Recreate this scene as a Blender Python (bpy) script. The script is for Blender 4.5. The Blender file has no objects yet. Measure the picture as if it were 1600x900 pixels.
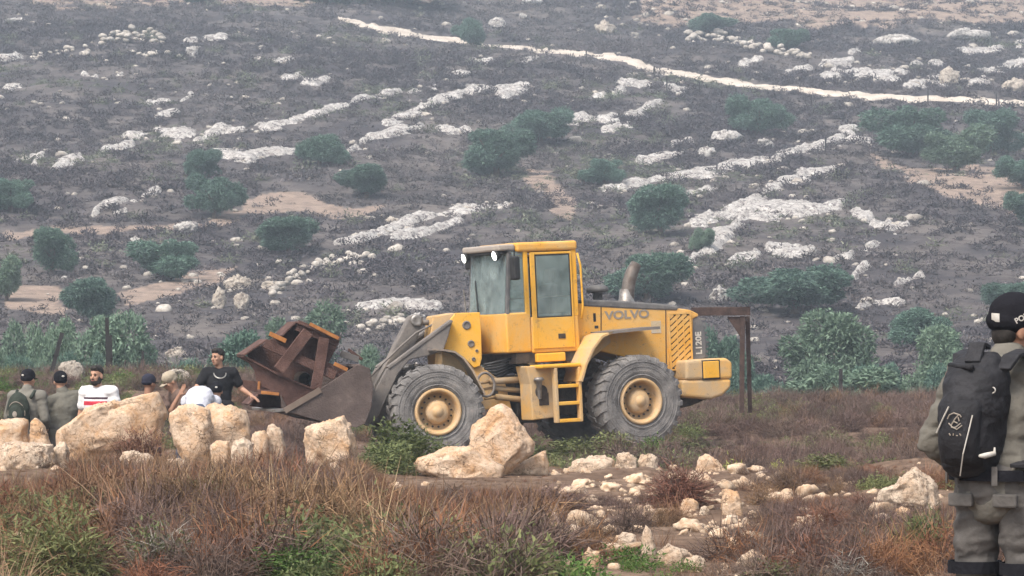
import bpy, bmesh, math, random
import numpy as np
from mathutils import Matrix, Vector, Euler

random.seed(7)
RNG = np.random.default_rng(11)
scene = bpy.context.scene
COL = scene.collection

# ------------------------------------------------------------------ camera, sky, sun, exposure
F = 5820.0            # focal length in pixels of a 1600 px wide frame
H = 2.06              # camera height above the ground under the loader
cam_d = bpy.data.cameras.new('camera')
cam_d.sensor_width = 36.0
cam_d.lens = 36.0 * F / 1600.0
cam_d.shift_y = 50.0 / 1600.0
cam_d.clip_start = 0.5
cam_d.clip_end = 6000
cam = bpy.data.objects.new('camera', cam_d)
cam.location = (0, 0, H)
cam.rotation_euler = (math.radians(90), 0, 0)
COL.objects.link(cam)
scene.camera = cam

SUN_EL, SUN_AZ = math.radians(52), math.radians(215)   # azimuth clockwise from +Y: behind the camera, to the left
w = bpy.data.worlds.new('World')
scene.world = w
w.use_nodes = True
nt = w.node_tree
bg = nt.nodes['Background']
sky = nt.nodes.new('ShaderNodeTexSky')
sky.sky_type = 'NISHITA'
sky.sun_disc = False
sky.sun_elevation = SUN_EL
sky.sun_rotation = SUN_AZ
sky.dust_density = 4.0
sky.air_density = 1.0
hs = nt.nodes.new('ShaderNodeHueSaturation')     # overcast: the cloud cover greys the whole sky evenly
hs.inputs['Saturation'].default_value = 0.42
nt.links.new(sky.outputs[0], hs.inputs['Color'])
nt.links.new(hs.outputs[0], bg.inputs['Color'])
bg.inputs['Strength'].default_value = 0.12

sun_d = bpy.data.lights.new('sun', 'SUN')
sun_d.energy = 1.5
sun_d.angle = math.radians(18)
sun_d.color = (1.0, 0.90, 0.78)
sun = bpy.data.objects.new('sun', sun_d)
sd = Vector((math.sin(SUN_AZ) * math.cos(SUN_EL), math.cos(SUN_AZ) * math.cos(SUN_EL), math.sin(SUN_EL)))
sun.rotation_euler = (-sd).to_track_quat('-Z', 'Y').to_euler()
sun.location = (-20, -20, 60)
COL.objects.link(sun)

vs = scene.view_settings
vs.view_transform = 'Standard'
vs.look = 'None'
vs.gamma = 1.0
vs.use_curve_mapping = False
vs.exposure = 1.12
scene.render.engine = 'CYCLES'
scene.cycles.use_denoising = True
scene.cycles.max_bounces = 6
scene.cycles.diffuse_bounces = 2
scene.cycles.glossy_bounces = 2
scene.cycles.transmission_bounces = 4
scene.cycles.transparent_max_bounces = 12
scene.cycles.volume_bounces = 0

# ------------------------------------------------------------------ noise
def _hash(ix, iy, iz, seed):
    n = (ix.astype(np.int64) * 374761393 + iy.astype(np.int64) * 668265263 + iz.astype(np.int64) * 2147483647 + seed * 974634777) & 0x7fffffff
    n = ((n ^ (n >> 13)) * 1274126177) & 0x7fffffff
    n = n ^ (n >> 16)
    return (n & 0xffff) / 65535.0

def vnoise(x, y, z=0.0, seed=0):
    x, y, z = np.broadcast_arrays(np.asarray(x, float), np.asarray(y, float), np.asarray(z, float))
    ix, iy, iz = np.floor(x), np.floor(y), np.floor(z)
    fx, fy, fz = x - ix, y - iy, z - iz
    fx, fy, fz = [t * t * (3 - 2 * t) for t in (fx, fy, fz)]
    r = 0
    for a in (0, 1):
        for b in (0, 1):
            for c in (0, 1):
                r = r + _hash(ix + a, iy + b, iz + c, seed) * (fx if a else 1 - fx) * (fy if b else 1 - fy) * (fz if c else 1 - fz)
    return r * 2 - 1

def fbm(x, y, z=0.0, seed=0, octv=4, gain=0.5):
    r, a, s = 0, 1.0, 1.0
    for k in range(octv):
        r = r + a * vnoise(np.asarray(x) * s, np.asarray(y) * s, np.asarray(z) * s, seed + k * 13)
        a *= gain
        s *= 2.03
    return r

def sstep(a, b, x):
    t = np.clip((np.asarray(x, float) - a) / (b - a), 0, 1)
    return t * t * (3 - 2 * t)

# ------------------------------------------------------------------ terrain height
def _z(y, py):
    return H - (py - 500.0) / F * y
_KY = [-40, 10, 25, 38, 42.3, 46.5, 52, 60, 72, 84, 92, 104, 120, 140, 160, 182, 230, 300, 380, 480, 620, 1000, 2500]
_KZ = [0.45, 0.38, 0.34, 0.37, 0.38, -0.02, -0.10, -0.08, 0.06, 0.17, 0.05, -1.5, -2.3, _z(140, 606), _z(160, 560),
       _z(182, 503), _z(230, 385), _z(300, 235), _z(380, 105), _z(480, -2), _z(620, -80), _z(1000, -190), _z(2500, -240)]
_ty = np.linspace(-40, 2500, 12701)
_tz = np.interp(_ty, _KY, _KZ)
for _sig, _lo, _hi in ((5, -40, 100), (40, 100, 2500)):
    _k = np.exp(-0.5 * (np.arange(-4 * _sig, 4 * _sig + 1) / _sig) ** 2)
    _k /= _k.sum()
    _sm = np.convolve(np.pad(_tz, 4 * _sig, mode='edge'), _k, mode='valid')
    _wt = sstep(_lo - 6, _lo + 6, _ty) * (1 - sstep(_hi - 6, _hi + 6, _ty)) if _lo > 0 else 1 - sstep(_hi - 6, _hi + 6, _ty)
    _tz = _tz * (1 - _wt) + _sm * _wt

def zt(x, y):
    x = np.asarray(x, float)
    y = np.asarray(y, float)
    ye = y + np.clip(fbm(x * 0.3, y * 0.05, 0, 3, 2), -1, 1) * 1.6 * (1 - sstep(50, 58, y)) * sstep(34, 40, y)
    z = np.interp(ye, _ty, _tz)
    low = sstep(43, 49, y) * (1 - sstep(62, 78, y))
    z = z + low * 0.042 * np.clip(x - 2, -12, 12)
    left = 1 - sstep(-7.5, -3.5, x)
    z = z + left * 0.62 * sstep(62, 78, y) * (1 - sstep(90, 104, y))
    z = z + left * 0.165 * sstep(30, 40, y) * (1 - sstep(43, 46, y))
    z = z + 0.26 * np.exp(-(((x + 4.05) / 0.9) ** 2 + ((y - 51.5) / 0.9) ** 2))
    near = 1 - sstep(85, 100, y)
    z = z + near * (0.05 * fbm(x * 0.7, y * 0.5, 0, 5, 3) * sstep(17, 24, y))
    z = z + 0.085 * fbm(x * 1.3, y * 0.9, 0, 7, 3) * sstep(33, 37, y) * (1 - sstep(43, 46, y)) * sstep(0.2, 1.5, x)
    far = sstep(125, 200, y)
    amp = far * np.clip(y / 300, 0, 2)
    z = z + amp * (0.9 * fbm(x * 0.030 - y * 0.012, y * 0.030, 0, 21, 3) + 0.22 * fbm(x * 0.16 - y * 0.07, y * 0.20, 0, 22, 3))
    z = z + far * (-0.02) * x * np.clip((y - 150) / 150, 0, 1.5)
    return z

def project(x, y, z):
    return 800 + F * x / y, 500 - F * (z - H) / y

_RY = np.concatenate([np.arange(9, 50, 0.08), np.arange(50, 100, 0.2), np.arange(100, 720, 0.8)])
def ground(px, py, lo=9.0):
    """the point of the terrain seen at a pixel of the photograph"""
    ys = _RY[_RY >= lo]
    xs = (px - 800) / F * ys
    rz = H - (py - 500) / F * ys
    hit = np.nonzero(zt(xs[::6], ys[::6]) >= rz[::6])[0]
    k = int(hit[0]) * 6 if len(hit) else len(ys) - 1
    j = max(k - 6, 0)
    hit = np.nonzero(zt(xs[j:k + 1], ys[j:k + 1]) >= rz[j:k + 1])[0]
    k = j + int(hit[0]) if len(hit) else k
    y = float(ys[k])
    x = (px - 800) / F * y
    return x, y, float(zt(x, y))

# ------------------------------------------------------------------ scene helpers
def tag(o, label=None, cat=None, group=None, kind=None):
    if label: o['label'] = label
    if cat: o['category'] = cat
    if group: o['group'] = group
    if kind: o['kind'] = kind
    return o

def empty(name, loc=(0, 0, 0), rz=0.0):
    o = bpy.data.objects.new(name, None)
    o.empty_display_size = 0.3
    o.location = loc
    o.rotation_euler = (0, 0, rz)
    COL.objects.link(o)
    return o

def link(name, mesh, material=None, parent=None, smooth=False):
    o = bpy.data.objects.new(name, mesh)
    COL.objects.link(o)
    if material and not mesh.materials:
        mesh.materials.append(material)
    if smooth:
        mesh.shade_smooth()
    if parent:
        o.parent = parent
    return o

def mesh_from(name, verts, faces):
    me = bpy.data.meshes.new(name)
    if isinstance(verts, np.ndarray) and isinstance(faces, np.ndarray):
        me.vertices.add(len(verts))
        me.vertices.foreach_set('co', verts.astype(np.float32).ravel())
        n = faces.shape[1]
        me.loops.add(faces.size)
        me.loops.foreach_set('vertex_index', faces.astype(np.int32).ravel())
        me.polygons.add(len(faces))
        me.polygons.foreach_set('loop_start', np.arange(0, faces.size, n, dtype=np.int32))
        me.update(calc_edges=True)
    else:
        me.from_pydata([tuple(map(float, v)) for v in verts], [], [tuple(map(int, f)) for f in faces])
        me.update()
    return me

def vattr(me, name, vals):
    a = me.attributes.new(name, 'FLOAT', 'POINT')
    a.data.foreach_set('value', np.asarray(vals, np.float32))

class MB:
    """collects simple solids and links them as one mesh object"""
    def __init__(s):
        s.v, s.f = [], []
    def add(s, vs, fs):
        b = len(s.v)
        s.v += [tuple(v) for v in vs]
        s.f += [tuple(i + b for i in f) for f in fs]
        return s
    def box(s, x0, x1, y0, y1, z0, z1):
        vs = [(x, y, z) for z in (z0, z1) for y in (y0, y1) for x in (x0, x1)]
        return s.add(vs, [(0, 2, 3, 1), (4, 5, 7, 6), (0, 1, 5, 4), (2, 6, 7, 3), (0, 4, 6, 2), (1, 3, 7, 5)])
    def prism(s, pts, v0, v1, axis='y'):
        """polygon of (x, z) swept along y (or (x, y) along z)"""
        n = len(pts)
        if axis == 'y':
            vs = [(p[0], v0, p[1]) for p in pts] + [(p[0], v1, p[1]) for p in pts]
        else:
            vs = [(p[0], p[1], v0) for p in pts] + [(p[0], p[1], v1) for p in pts]
        fs = [tuple(range(n)), tuple(range(2 * n - 1, n - 1, -1))]
        fs += [(i, i + n, (i + 1) % n + n, (i + 1) % n) for i in range(n)]
        return s.add(vs, fs)
    def tube(s, path, r, n=8, cap=True):
        path = [Vector(p) for p in path]
        rr = r if isinstance(r, (list, tuple)) else [r] * len(path)
        rings = []
        up = None
        for i, p in enumerate(path):
            d = (path[min(i + 1, len(path) - 1)] - path[max(i - 1, 0)]).normalized()
            if up is None or abs(up.dot(d)) > 0.98:
                up = Vector((0, 0, 1)) if abs(d.z) < 0.9 else Vector((0, 1, 0))
            a = d.cross(up).normalized()
            b = a.cross(d).normalized()
            up = b
            rings.append([p + (a * math.cos(t) + b * math.sin(t)) * rr[i] for t in [2 * math.pi * k / n for k in range(n)]])
        vs = [v for r_ in rings for v in r_]
        fs = [(i * n + k, i * n + (k + 1) % n, (i + 1) * n + (k + 1) % n, (i + 1) * n + k) for i in range(len(path) - 1) for k in range(n)]
        if cap:
            fs += [tuple(range(n - 1, -1, -1)), tuple(range((len(path) - 1) * n, len(path) * n))]
        return s.add(vs, fs)
    def beam(s, a, b, wd, dp, side=(0, 1, 0)):
        """rectangular bar from a to b; dp measured along side"""
        a, b = Vector(a), Vector(b)
        d = (b - a).normalized()
        sv = Vector(side)
        sv = (sv - d * sv.dot(d)).normalized()
        u = d.cross(sv).normalized()
        vs = []
        for p in (a, b):
            for i, j in ((-1, -1), (1, -1), (1, 1), (-1, 1)):
                vs.append(p + u * (i * wd / 2) + sv * (j * dp / 2))
        return s.add(vs, [(3, 2, 1, 0), (4, 5, 6, 7)] + [(k, (k + 1) % 4, (k + 1) % 4 + 4, k + 4) for k in range(4)])
    def lathe(s, prof, n=32, axis='y', c=(0, 0, 0)):
        """prof: (radius, along)"""
        vs, m = [], len(prof)
        for k in range(n):
            t = 2 * math.pi * k / n
            for r, h in prof:
                if axis == 'y':
                    vs.append((c[0] + r * math.cos(t), c[1] + h, c[2] + r * math.sin(t)))
                else:
                    vs.append((c[0] + r * math.cos(t), c[1] + r * math.sin(t), c[2] + h))
        fs = []
        for k in range(n):
            for j in range(m - 1):
                a, b = k * m + j, ((k + 1) % n) * m + j
                fs.append((a, a + 1, b + 1, b))
        return s.add(vs, fs)
    def ball(s, c, r, n=12, m=8, rot=None):
        r = r if isinstance(r, (list, tuple)) else (r, r, r)
        vs = []
        for i in range(m + 1):
            ph = math.pi * i / m
            for k in range(n):
                t = 2 * math.pi * k / n
                q = Vector((r[0] * math.sin(ph) * math.cos(t), r[1] * math.sin(ph) * math.sin(t), r[2] * math.cos(ph)))
                if rot is not None:
                    q = rot @ q
                vs.append(Vector(c) + q)
        fs = [(i * n + k, (i + 1) * n + k, (i + 1) * n + (k + 1) % n, i * n + (k + 1) % n) for i in range(m) for k in range(n)]
        return s.add(vs, fs)
    def mesh(s, name):
        me = mesh_from(name, s.v, s.f)
        bm = bmesh.new()
        bm.from_mesh(me)
        bmesh.ops.recalc_face_normals(bm, faces=bm.faces)
        bm.to_mesh(me)
        bm.free()
        return me
    def build(s, name, material, parent=None, bevel=0.0, smooth=False, M=None, seg=2):
        me = s.mesh(name)
        o = link(name, me, material, parent, smooth)
        if M is not None:
            o.matrix_local = M
        if bevel:
            b = o.modifiers.new('bevel', 'BEVEL')
            b.width = bevel
            b.segments = seg
            b.limit_method = 'ANGLE'
            b.angle_limit = math.radians(35)
            if smooth:
                o.data.shade_smooth()
        return o

def copy_tree(o, parent=None):
    c = o.copy()
    COL.objects.link(c)
    if parent:
        c.parent = parent
    for ch in list(o.children):
        copy_tree(ch, c)
    return c

# ------------------------------------------------------------------ materials
def nodes(m):
    m.use_nodes = True
    return m.node_tree, m.node_tree.nodes['Principled BSDF']

def mat(name, c1, c2=None, scale=3.0, rough=0.85, bump=0.0, bscale=None, metal=0.0, spec=0.3, c3=None, coord='Object', rnd=0.0, detail=6, stretch=None, low=0.38, high=0.62):
    """two- or three-colour noise material with fine relief; rnd = brightness change from one copy to the next"""
    m = bpy.data.materials.new(name)
    t, p = nodes(m)
    p.inputs['Roughness'].default_value = rough
    p.inputs['Metallic'].default_value = metal
    p.inputs['Specular IOR Level'].default_value = spec
    c2 = c2 or tuple(min(1, v * 0.75) for v in c1)
    tc = t.nodes.new('ShaderNodeTexCoord')
    src = tc.outputs[coord]
    if stretch:
        mp = t.nodes.new('ShaderNodeMapping')
        mp.inputs['Scale'].default_value = stretch
        t.links.new(src, mp.inputs['Vector'])
        src = mp.outputs[0]
    nz = t.nodes.new('ShaderNodeTexNoise')
    nz.inputs['Scale'].default_value = scale
    nz.inputs['Detail'].default_value = detail
    nz.inputs['Roughness'].default_value = 0.62
    t.links.new(src, nz.inputs['Vector'])
    cr = t.nodes.new('ShaderNodeValToRGB')
    e = cr.color_ramp.elements
    e[0].position, e[0].color = low, (*c1, 1)
    e[1].position, e[1].color = high, (*c2, 1)
    if c3:
        k = e.new(min(0.98, high + 0.1))
        k.color = (*c3, 1)
    t.links.new(nz.outputs['Fac'], cr.inputs['Fac'])
    col = cr.outputs['Color']
    if rnd:
        oi = t.nodes.new('ShaderNodeObjectInfo')
        mr = t.nodes.new('ShaderNodeMapRange')
        mr.inputs['To Min'].default_value = 1 - rnd
        mr.inputs['To Max'].default_value = 1 + rnd
        t.links.new(oi.outputs['Random'], mr.inputs['Value'])
        hv = t.nodes.new('ShaderNodeHueSaturation')
        t.links.new(mr.outputs[0], hv.inputs['Value'])
        t.links.new(col, hv.inputs['Color'])
        col = hv.outputs[0]
    t.links.new(col, p.inputs['Base Color'])
    if bump:
        n2 = t.nodes.new('ShaderNodeTexNoise')
        n2.inputs['Scale'].default_value = bscale or scale * 6
        n2.inputs['Detail'].default_value = 6
        t.links.new(src, n2.inputs['Vector'])
        b = t.nodes.new('ShaderNodeBump')
        b.inputs['Strength'].default_value = bump
        b.inputs['Distance'].default_value = 0.05
        t.links.new(n2.outputs['Fac'], b.inputs['Height'])
        t.links.new(b.outputs[0], p.inputs['Normal'])
    return m

def mixrgb(t, fac, a, b, mode='MIX'):
    n = t.nodes.new('ShaderNodeMix')
    n.data_type = 'RGBA'
    n.blend_type = mode
    for sock, v in ((n.inputs['Factor'], fac), (n.inputs['A'], a), (n.inputs['B'], b)):
        if hasattr(v, 'is_linked') or hasattr(v, 'links'):
            t.links.new(v, sock)
        elif isinstance(v, (int, float)):
            sock.default_value = v
        else:
            sock.default_value = (*v, 1)
    for k in n.outputs:
        if k.type == 'RGBA':
            return k

def noise(t, scale, detail=6, rough=0.6, coord=None, dist=0.0):
    if coord is None:
        coord = t.nodes.new('ShaderNodeTexCoord').outputs['Object']
    n = t.nodes.new('ShaderNodeTexNoise')
    n.inputs['Scale'].default_value = scale
    n.inputs['Detail'].default_value = detail
    n.inputs['Roughness'].default_value = rough
    n.inputs['Distortion'].default_value = dist
    t.links.new(coord, n.inputs['Vector'])
    return n.outputs['Fac']

def ramp(t, fac, lo, hi):
    n = t.nodes.new('ShaderNodeMapRange')
    n.inputs['From Min'].default_value = lo
    n.inputs['From Max'].default_value = hi
    t.links.new(fac, n.inputs['Value'])
    return n.outputs[0]

def limestone(name, pale, tint, dark, s=1.0, pit_s=26.0, pit=(0.52, 0.66), pit_amt=0.72, big=(0.42, 0.66)):
    """pale limestone with ochre staining, dark pit specks and cracks"""
    m = bpy.data.materials.new(name)
    t, p = nodes(m)
    p.inputs['Roughness'].default_value = 0.95
    p.inputs['Specular IOR Level'].default_value = 0.1
    oi = t.nodes.new('ShaderNodeObjectInfo')
    tc = t.nodes.new('ShaderNodeTexCoord')
    va = t.nodes.new('ShaderNodeVectorMath')
    va.operation = 'ADD'
    sc_ = t.nodes.new('ShaderNodeVectorMath')
    sc_.operation = 'SCALE'
    sc_.inputs[3].default_value = 37.0
    cx = t.nodes.new('ShaderNodeCombineXYZ')
    for k in range(3):
        t.links.new(oi.outputs['Random'], cx.inputs[k])
    t.links.new(cx.outputs[0], sc_.inputs[0])
    t.links.new(tc.outputs['Object'], va.inputs[0])
    t.links.new(sc_.outputs[0], va.inputs[1])
    co = va.outputs[0]
    big = ramp(t, noise(t, 2.2 * s, 6, 0.68, co, 0.8), *big)
    c = mixrgb(t, big, pale, tint)
    pit = ramp(t, noise(t, pit_s * s, 6, 0.75, co, 0.5), *pit)
    mul = t.nodes.new('ShaderNodeMath')
    mul.operation = 'MULTIPLY'
    mul.inputs[1].default_value = pit_amt
    t.links.new(pit, mul.inputs[0])
    c = mixrgb(t, mul.outputs[0], c, dark)
    vo = t.nodes.new('ShaderNodeTexVoronoi')
    vo.feature = 'DISTANCE_TO_EDGE'
    vo.inputs['Scale'].default_value = 3.2 * s
    dm = t.nodes.new('ShaderNodeVectorMath')
    dm.operation = 'ADD'
    nz3 = t.nodes.new('ShaderNodeTexNoise')
    nz3.inputs['Scale'].default_value = 5.0 * s
    t.links.new(co, nz3.inputs['Vector'])
    sc2 = t.nodes.new('ShaderNodeVectorMath')
    sc2.operation = 'SCALE'
    sc2.inputs[3].default_value = 0.5 / s
    t.links.new(nz3.outputs['Color'], sc2.inputs[0])
    t.links.new(co, dm.inputs[0])
    t.links.new(sc2.outputs[0], dm.inputs[1])
    t.links.new(dm.outputs[0], vo.inputs['Vector'])
    crack = ramp(t, vo.outputs['Distance'], 0.0, 0.03)
    gate = ramp(t, noise(t, 1.7 * s, 3, 0.5, co), 0.48, 0.60)
    inv = t.nodes.new('ShaderNodeMath')
    inv.operation = 'SUBTRACT'
    inv.inputs[0].default_value = 1.0
    t.links.new(crack, inv.inputs[1])
    cg = t.nodes.new('ShaderNodeMath')
    cg.operation = 'MULTIPLY'
    t.links.new(inv.outputs[0], cg.inputs[0])
    t.links.new(gate, cg.inputs[1])
    c = mixrgb(t, cg.outputs[0], c, tuple(v * 0.8 for v in dark))
    t.links.new(c, p.inputs['Base Color'])
    h1 = noise(t, 9 * s, 8, 0.7, co)
    ad = t.nodes.new('ShaderNodeMath')
    ad.operation = 'SUBTRACT'
    t.links.new(h1, ad.inputs[0])
    hm = t.nodes.new('ShaderNodeMath')
    hm.operation = 'MULTIPLY'
    hm.inputs[1].default_value = 0.35
    t.links.new(cg.outputs[0], hm.inputs[0])
    t.links.new(hm.outputs[0], ad.inputs[1])
    b = t.nodes.new('ShaderNodeBump')
    b.inputs['Strength'].default_value = 1.0
    b.inputs['Distance'].default_value = 0.09 / s
    t.links.new(ad.outputs[0], b.inputs['Height'])
    t.links.new(b.outputs[0], p.inputs['Normal'])
    return m

def foliage(name, c1, c2, rough=0.75, trans=0.25, hue=0.0, val=0.3):
    """leaf material: colour varies from leaf to leaf (attribute rnd) and from copy to copy"""
    m = bpy.data.materials.new(name)
    t, p = nodes(m)
    at = t.nodes.new('ShaderNodeAttribute')
    at.attribute_name = 'rnd'
    c = mixrgb(t, at.outputs['Fac'], c1, c2)
    oi = t.nodes.new('ShaderNodeObjectInfo')
    hv = t.nodes.new('ShaderNodeHueSaturation')
    t.links.new(c, hv.inputs['Color'])
    mr = t.nodes.new('ShaderNodeMapRange')
    mr.inputs['To Min'].default_value = 1 - val
    mr.inputs['To Max'].default_value = 1 + val
    t.links.new(oi.outputs['Random'], mr.inputs['Value'])
    t.links.new(mr.outputs[0], hv.inputs['Value'])
    if hue:
        wn = t.nodes.new('ShaderNodeTexWhiteNoise')
        wn.noise_dimensions = '1D'
        t.links.new(oi.outputs['Random'], wn.inputs['W'])
        mh = t.nodes.new('ShaderNodeMapRange')
        mh.inputs['To Min'].default_value = 0.5 - hue
        mh.inputs['To Max'].default_value = 0.5 + hue
        t.links.new(wn.outputs['Value'], mh.inputs['Value'])
        t.links.new(mh.outputs[0], hv.inputs['Hue'])
    p.inputs['Roughness'].default_value = rough
    p.inputs['Specular IOR Level'].default_value = 0.2
    t.links.new(hv.outputs[0], p.inputs['Base Color'])
    if trans:
        tr = t.nodes.new('ShaderNodeBsdfTranslucent')
        t.links.new(hv.outputs[0], tr.inputs['Color'])
        mx = t.nodes.new('ShaderNodeMixShader')
        mx.inputs[0].default_value = trans
        t.links.new(p.outputs[0], mx.inputs[1])
        t.links.new(tr.outputs[0], mx.inputs[2])
        t.links.new(mx.outputs[0], t.nodes['Material Output'].inputs['Surface'])
    return m

# ------------------------------------------------------------------ the ground
SOIL = [  # bare earth on the far slope: outlines in photograph pixels, carried onto the slope below
    [(1335, 240), (1430, 258), (1560, 262), (1605, 290), (1605, 345), (1560, 330), (1490, 305), (1400, 272)],
    [(372, 312), (440, 302), (530, 320), (610, 327), (560, 338), (450, 336), (380, 332)],
    [(0, 358), (100, 347), (230, 347), (300, 342), (385, 322), (380, 340), (300, 356), (100, 360), (0, 368)],
    [(5, 448), (100, 452), (104, 492), (20, 488)],
    [(190, 455), (300, 425), (372, 416), (345, 448), (250, 470), (200, 482)],
    [(1000, -40), (1650, -40), (1650, 30), (1450, 38), (1300, 44), (1180, 30), (1000, 42)],
    [(40, -40), (720, -40), (720, 6), (40, 10)],
    [(820, 262), (860, 262), (905, 320), (900, 345), (860, 330), (840, 300)],
]
def in_poly(px, py, poly):
    inside = np.zeros(px.shape, bool)
    n = len(poly)
    for i in range(n):
        x0, y0 = poly[i]
        x1, y1 = poly[(i + 1) % n]
        c = ((y0 > py) != (y1 > py)) & (px < (x1 - x0) * (py - y0) / (y1 - y0 + 1e-9) + x0)
        inside ^= c
    return inside

def soil_mask(x, y, z):
    px, py = project(x, np.maximum(y, 1), z)
    jx = px + 14 * fbm(x * 0.35, y * 0.12, 0, 31, 3)
    jy = py + 8 * fbm(x * 0.35, y * 0.12, 0, 37, 3)
    m = np.zeros(np.shape(px))
    for poly in SOIL:
        m = np.maximum(m, in_poly(jx, jy, poly).astype(float))
    return m * (np.asarray(y) > 100) * 0.85

TRACK = [(528, 29, 3), (545, 35, 7), (600, 46, 8), (660, 58, 8), (735, 68, 8), (800, 74, 7), (870, 82, 6), (920, 86, 6), (960, 90, 8), (1010, 105, 9),
         (1070, 118, 8), (1150, 132, 8), (1230, 140, 6), (1310, 149, 6), (1400, 155, 6), (1500, 158, 7), (1620, 164, 8), (1800, 170, 8)]

def make_ground():
    us = np.concatenate([-np.geomspace(3.0, 0.17, 26), np.linspace(-0.165, 0.165, 430), np.geomspace(0.17, 3.0, 26)])
    ys = np.concatenate([np.linspace(-40, 8, 20), np.linspace(9, 24, 26), np.arange(24.3, 50, 0.16), np.arange(50, 100, 0.45), np.arange(100, 300, 0.75),
                         np.arange(300, 500, 1.2), np.linspace(503, 720, 40)])
    U, Y = np.meshgrid(us, ys)
    X = np.clip(U * np.maximum(Y, 16), -300 + 40 * U / 3, 300 + 40 * U / 3)
    Z = zt(X, Y)
    nx, ny = len(us), len(ys)
    idx = np.arange(nx * ny).reshape(ny, nx)
    faces = np.stack([idx[:-1, :-1], idx[:-1, 1:], idx[1:, 1:], idx[1:, :-1]], -1).reshape(-1, 4)
    me = mesh_from('ground', np.stack([X, Y, Z], -1).reshape(-1, 3), faces)
    vattr(me, 'soil', soil_mask(X, Y, Z).ravel())
    vattr(me, 'hill', sstep(88, 112, Y).ravel())
    m = bpy.data.materials.new('ground_earth')
    t, p = nodes(m)
    p.inputs['Roughness'].default_value = 1.0
    p.inputs['Specular IOR Level'].default_value = 0.05
    hill = t.nodes.new('ShaderNodeAttribute'); hill.attribute_name = 'hill'
    soil = t.nodes.new('ShaderNodeAttribute'); soil.attribute_name = 'soil'
    n1 = ramp(t, noise(t, 0.9, 6, 0.65), 0.4, 0.62)
    n2 = ramp(t, noise(t, 0.12, 6, 0.65), 0.4, 0.62)
    n3 = ramp(t, noise(t, 7.0, 6, 0.7), 0.35, 0.65)
    near = mixrgb(t, n1, (0.165, 0.110, 0.078), (0.28, 0.20, 0.145))
    near = mixrgb(t, n3, near, (0.105, 0.070, 0.052))
    far = mixrgb(t, n2, (0.060, 0.055, 0.060), (0.150, 0.132, 0.122))
    far = mixrgb(t, ramp(t, noise(t, 1.1, 5, 0.7), 0.5, 0.7), far, (0.050, 0.042, 0.045))
    c = mixrgb(t, hill.outputs['Fac'], near, far)
    sc_ = mixrgb(t, n1, (0.36, 0.275, 0.22), (0.24, 0.185, 0.15))
    sc_ = mixrgb(t, ramp(t, noise(t, 0.5, 6, 0.75), 0.52, 0.68), sc_, (0.16, 0.125, 0.11))
    c = mixrgb(t, soil.outputs['Fac'], c, sc_)
    t.links.new(c, p.inputs['Base Color'])
    b = t.nodes.new('ShaderNodeBump')
    b.inputs['Strength'].default_value = 0.6
    b.inputs['Distance'].default_value = 0.08
    t.links.new(noise(t, 5.0, 8, 0.7), b.inputs['Height'])
    t.links.new(b.outputs[0], p.inputs['Normal'])
    o = link('ground', me, m, smooth=True)
    tag(o, 'rocky earth terrace and the scrub covered slope behind it', kind='structure')

make_ground()

def make_track():
    m = mat('track_dust', (0.58, 0.52, 0.45), (0.44, 0.38, 0.32), scale=0.5, rough=1.0, spec=0.05, c3=(0.40, 0.34, 0.28), bump=0.3, bscale=3)
    pts = []
    for a, b in zip(TRACK[:-1], TRACK[1:]):
        for k in range(14):
            t_ = k / 14
            pts.append([a[i] * (1 - t_) + b[i] * t_ for i in range(3)])
    V, n = [], 7
    for j, (px, py, hw) in enumerate(pts):
        e0 = 0.75 + 0.35 * fbm(j * 0.23, 1.0, 0, 41, 3)
        e1 = 0.75 + 0.35 * fbm(j * 0.23, 9.0, 0, 43, 3)
        g0 = np.array(ground(px, py - hw * float(e0), 120))
        g1 = np.array(ground(px, py + hw * float(e1), 120))
        if g0[1] - g1[1] > 26:
            g0 = g1 + (g0 - g1) * 26 / (g0[1] - g1[1])
        for k in range(n):
            q = g0 + (g1 - g0) * k / (n - 1)
            V.append((q[0], q[1], float(zt(q[0], q[1])) + (0.14 if 0 < k < n - 1 else -0.1)))
    V = np.array(V)
    idx = np.arange(len(V)).reshape(-1, n)
    faces = np.stack([idx[:-1, :-1], idx[1:, :-1], idx[1:, 1:], idx[:-1, 1:]], -1).reshape(-1, 4)
    o = link('dirt_track', mesh_from('dirt_track', V, faces), m, smooth=True)
    tag(o, 'pale dusty track running across the upper slope', kind='structure')
make_track()
# ------------------------------------------------------------------ rocks
def _ico(sub):
    bm = bmesh.new()
    bmesh.ops.create_icosphere(bm, subdivisions=sub, radius=1.0)
    v = np.array([x.co[:] for x in bm.verts])
    f = np.array([[q.index for q in x.verts] for x in bm.faces])
    bm.free()
    return v, f
ICO = {k: _ico(k) for k in (2, 3, 4, 5)}
ROCKS = []      # footprints (x, y, radius), so that plants keep off them

M_PEB = mat('pale_pebble', (0.55, 0.435, 0.325), (0.40, 0.275, 0.18), scale=2.2, rough=1.0, spec=0.05, rnd=0.3, c3=(0.28, 0.19, 0.13))
M_HPEB = mat('grey_white_pebble', (0.47, 0.435, 0.39), (0.27, 0.24, 0.21), scale=1.6, rough=1.0, spec=0.05, rnd=0.2)
M_ROCK = limestone('ochre_limestone', (0.73, 0.56, 0.415), (0.62, 0.375, 0.205), (0.25, 0.155, 0.095), 2.0, 15.0, (0.52, 0.64), 0.62)
M_ROCKP = limestone('pale_limestone', (0.68, 0.555, 0.435), (0.56, 0.395, 0.27), (0.22, 0.155, 0.11), 2.4, 13.0, (0.51, 0.62), 0.72)
M_HILL = limestone('weathered_limestone', (0.60, 0.575, 0.545), (0.42, 0.39, 0.365), (0.13, 0.11, 0.11), 0.45, 6.5, (0.50, 0.58), 0.85)
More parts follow.
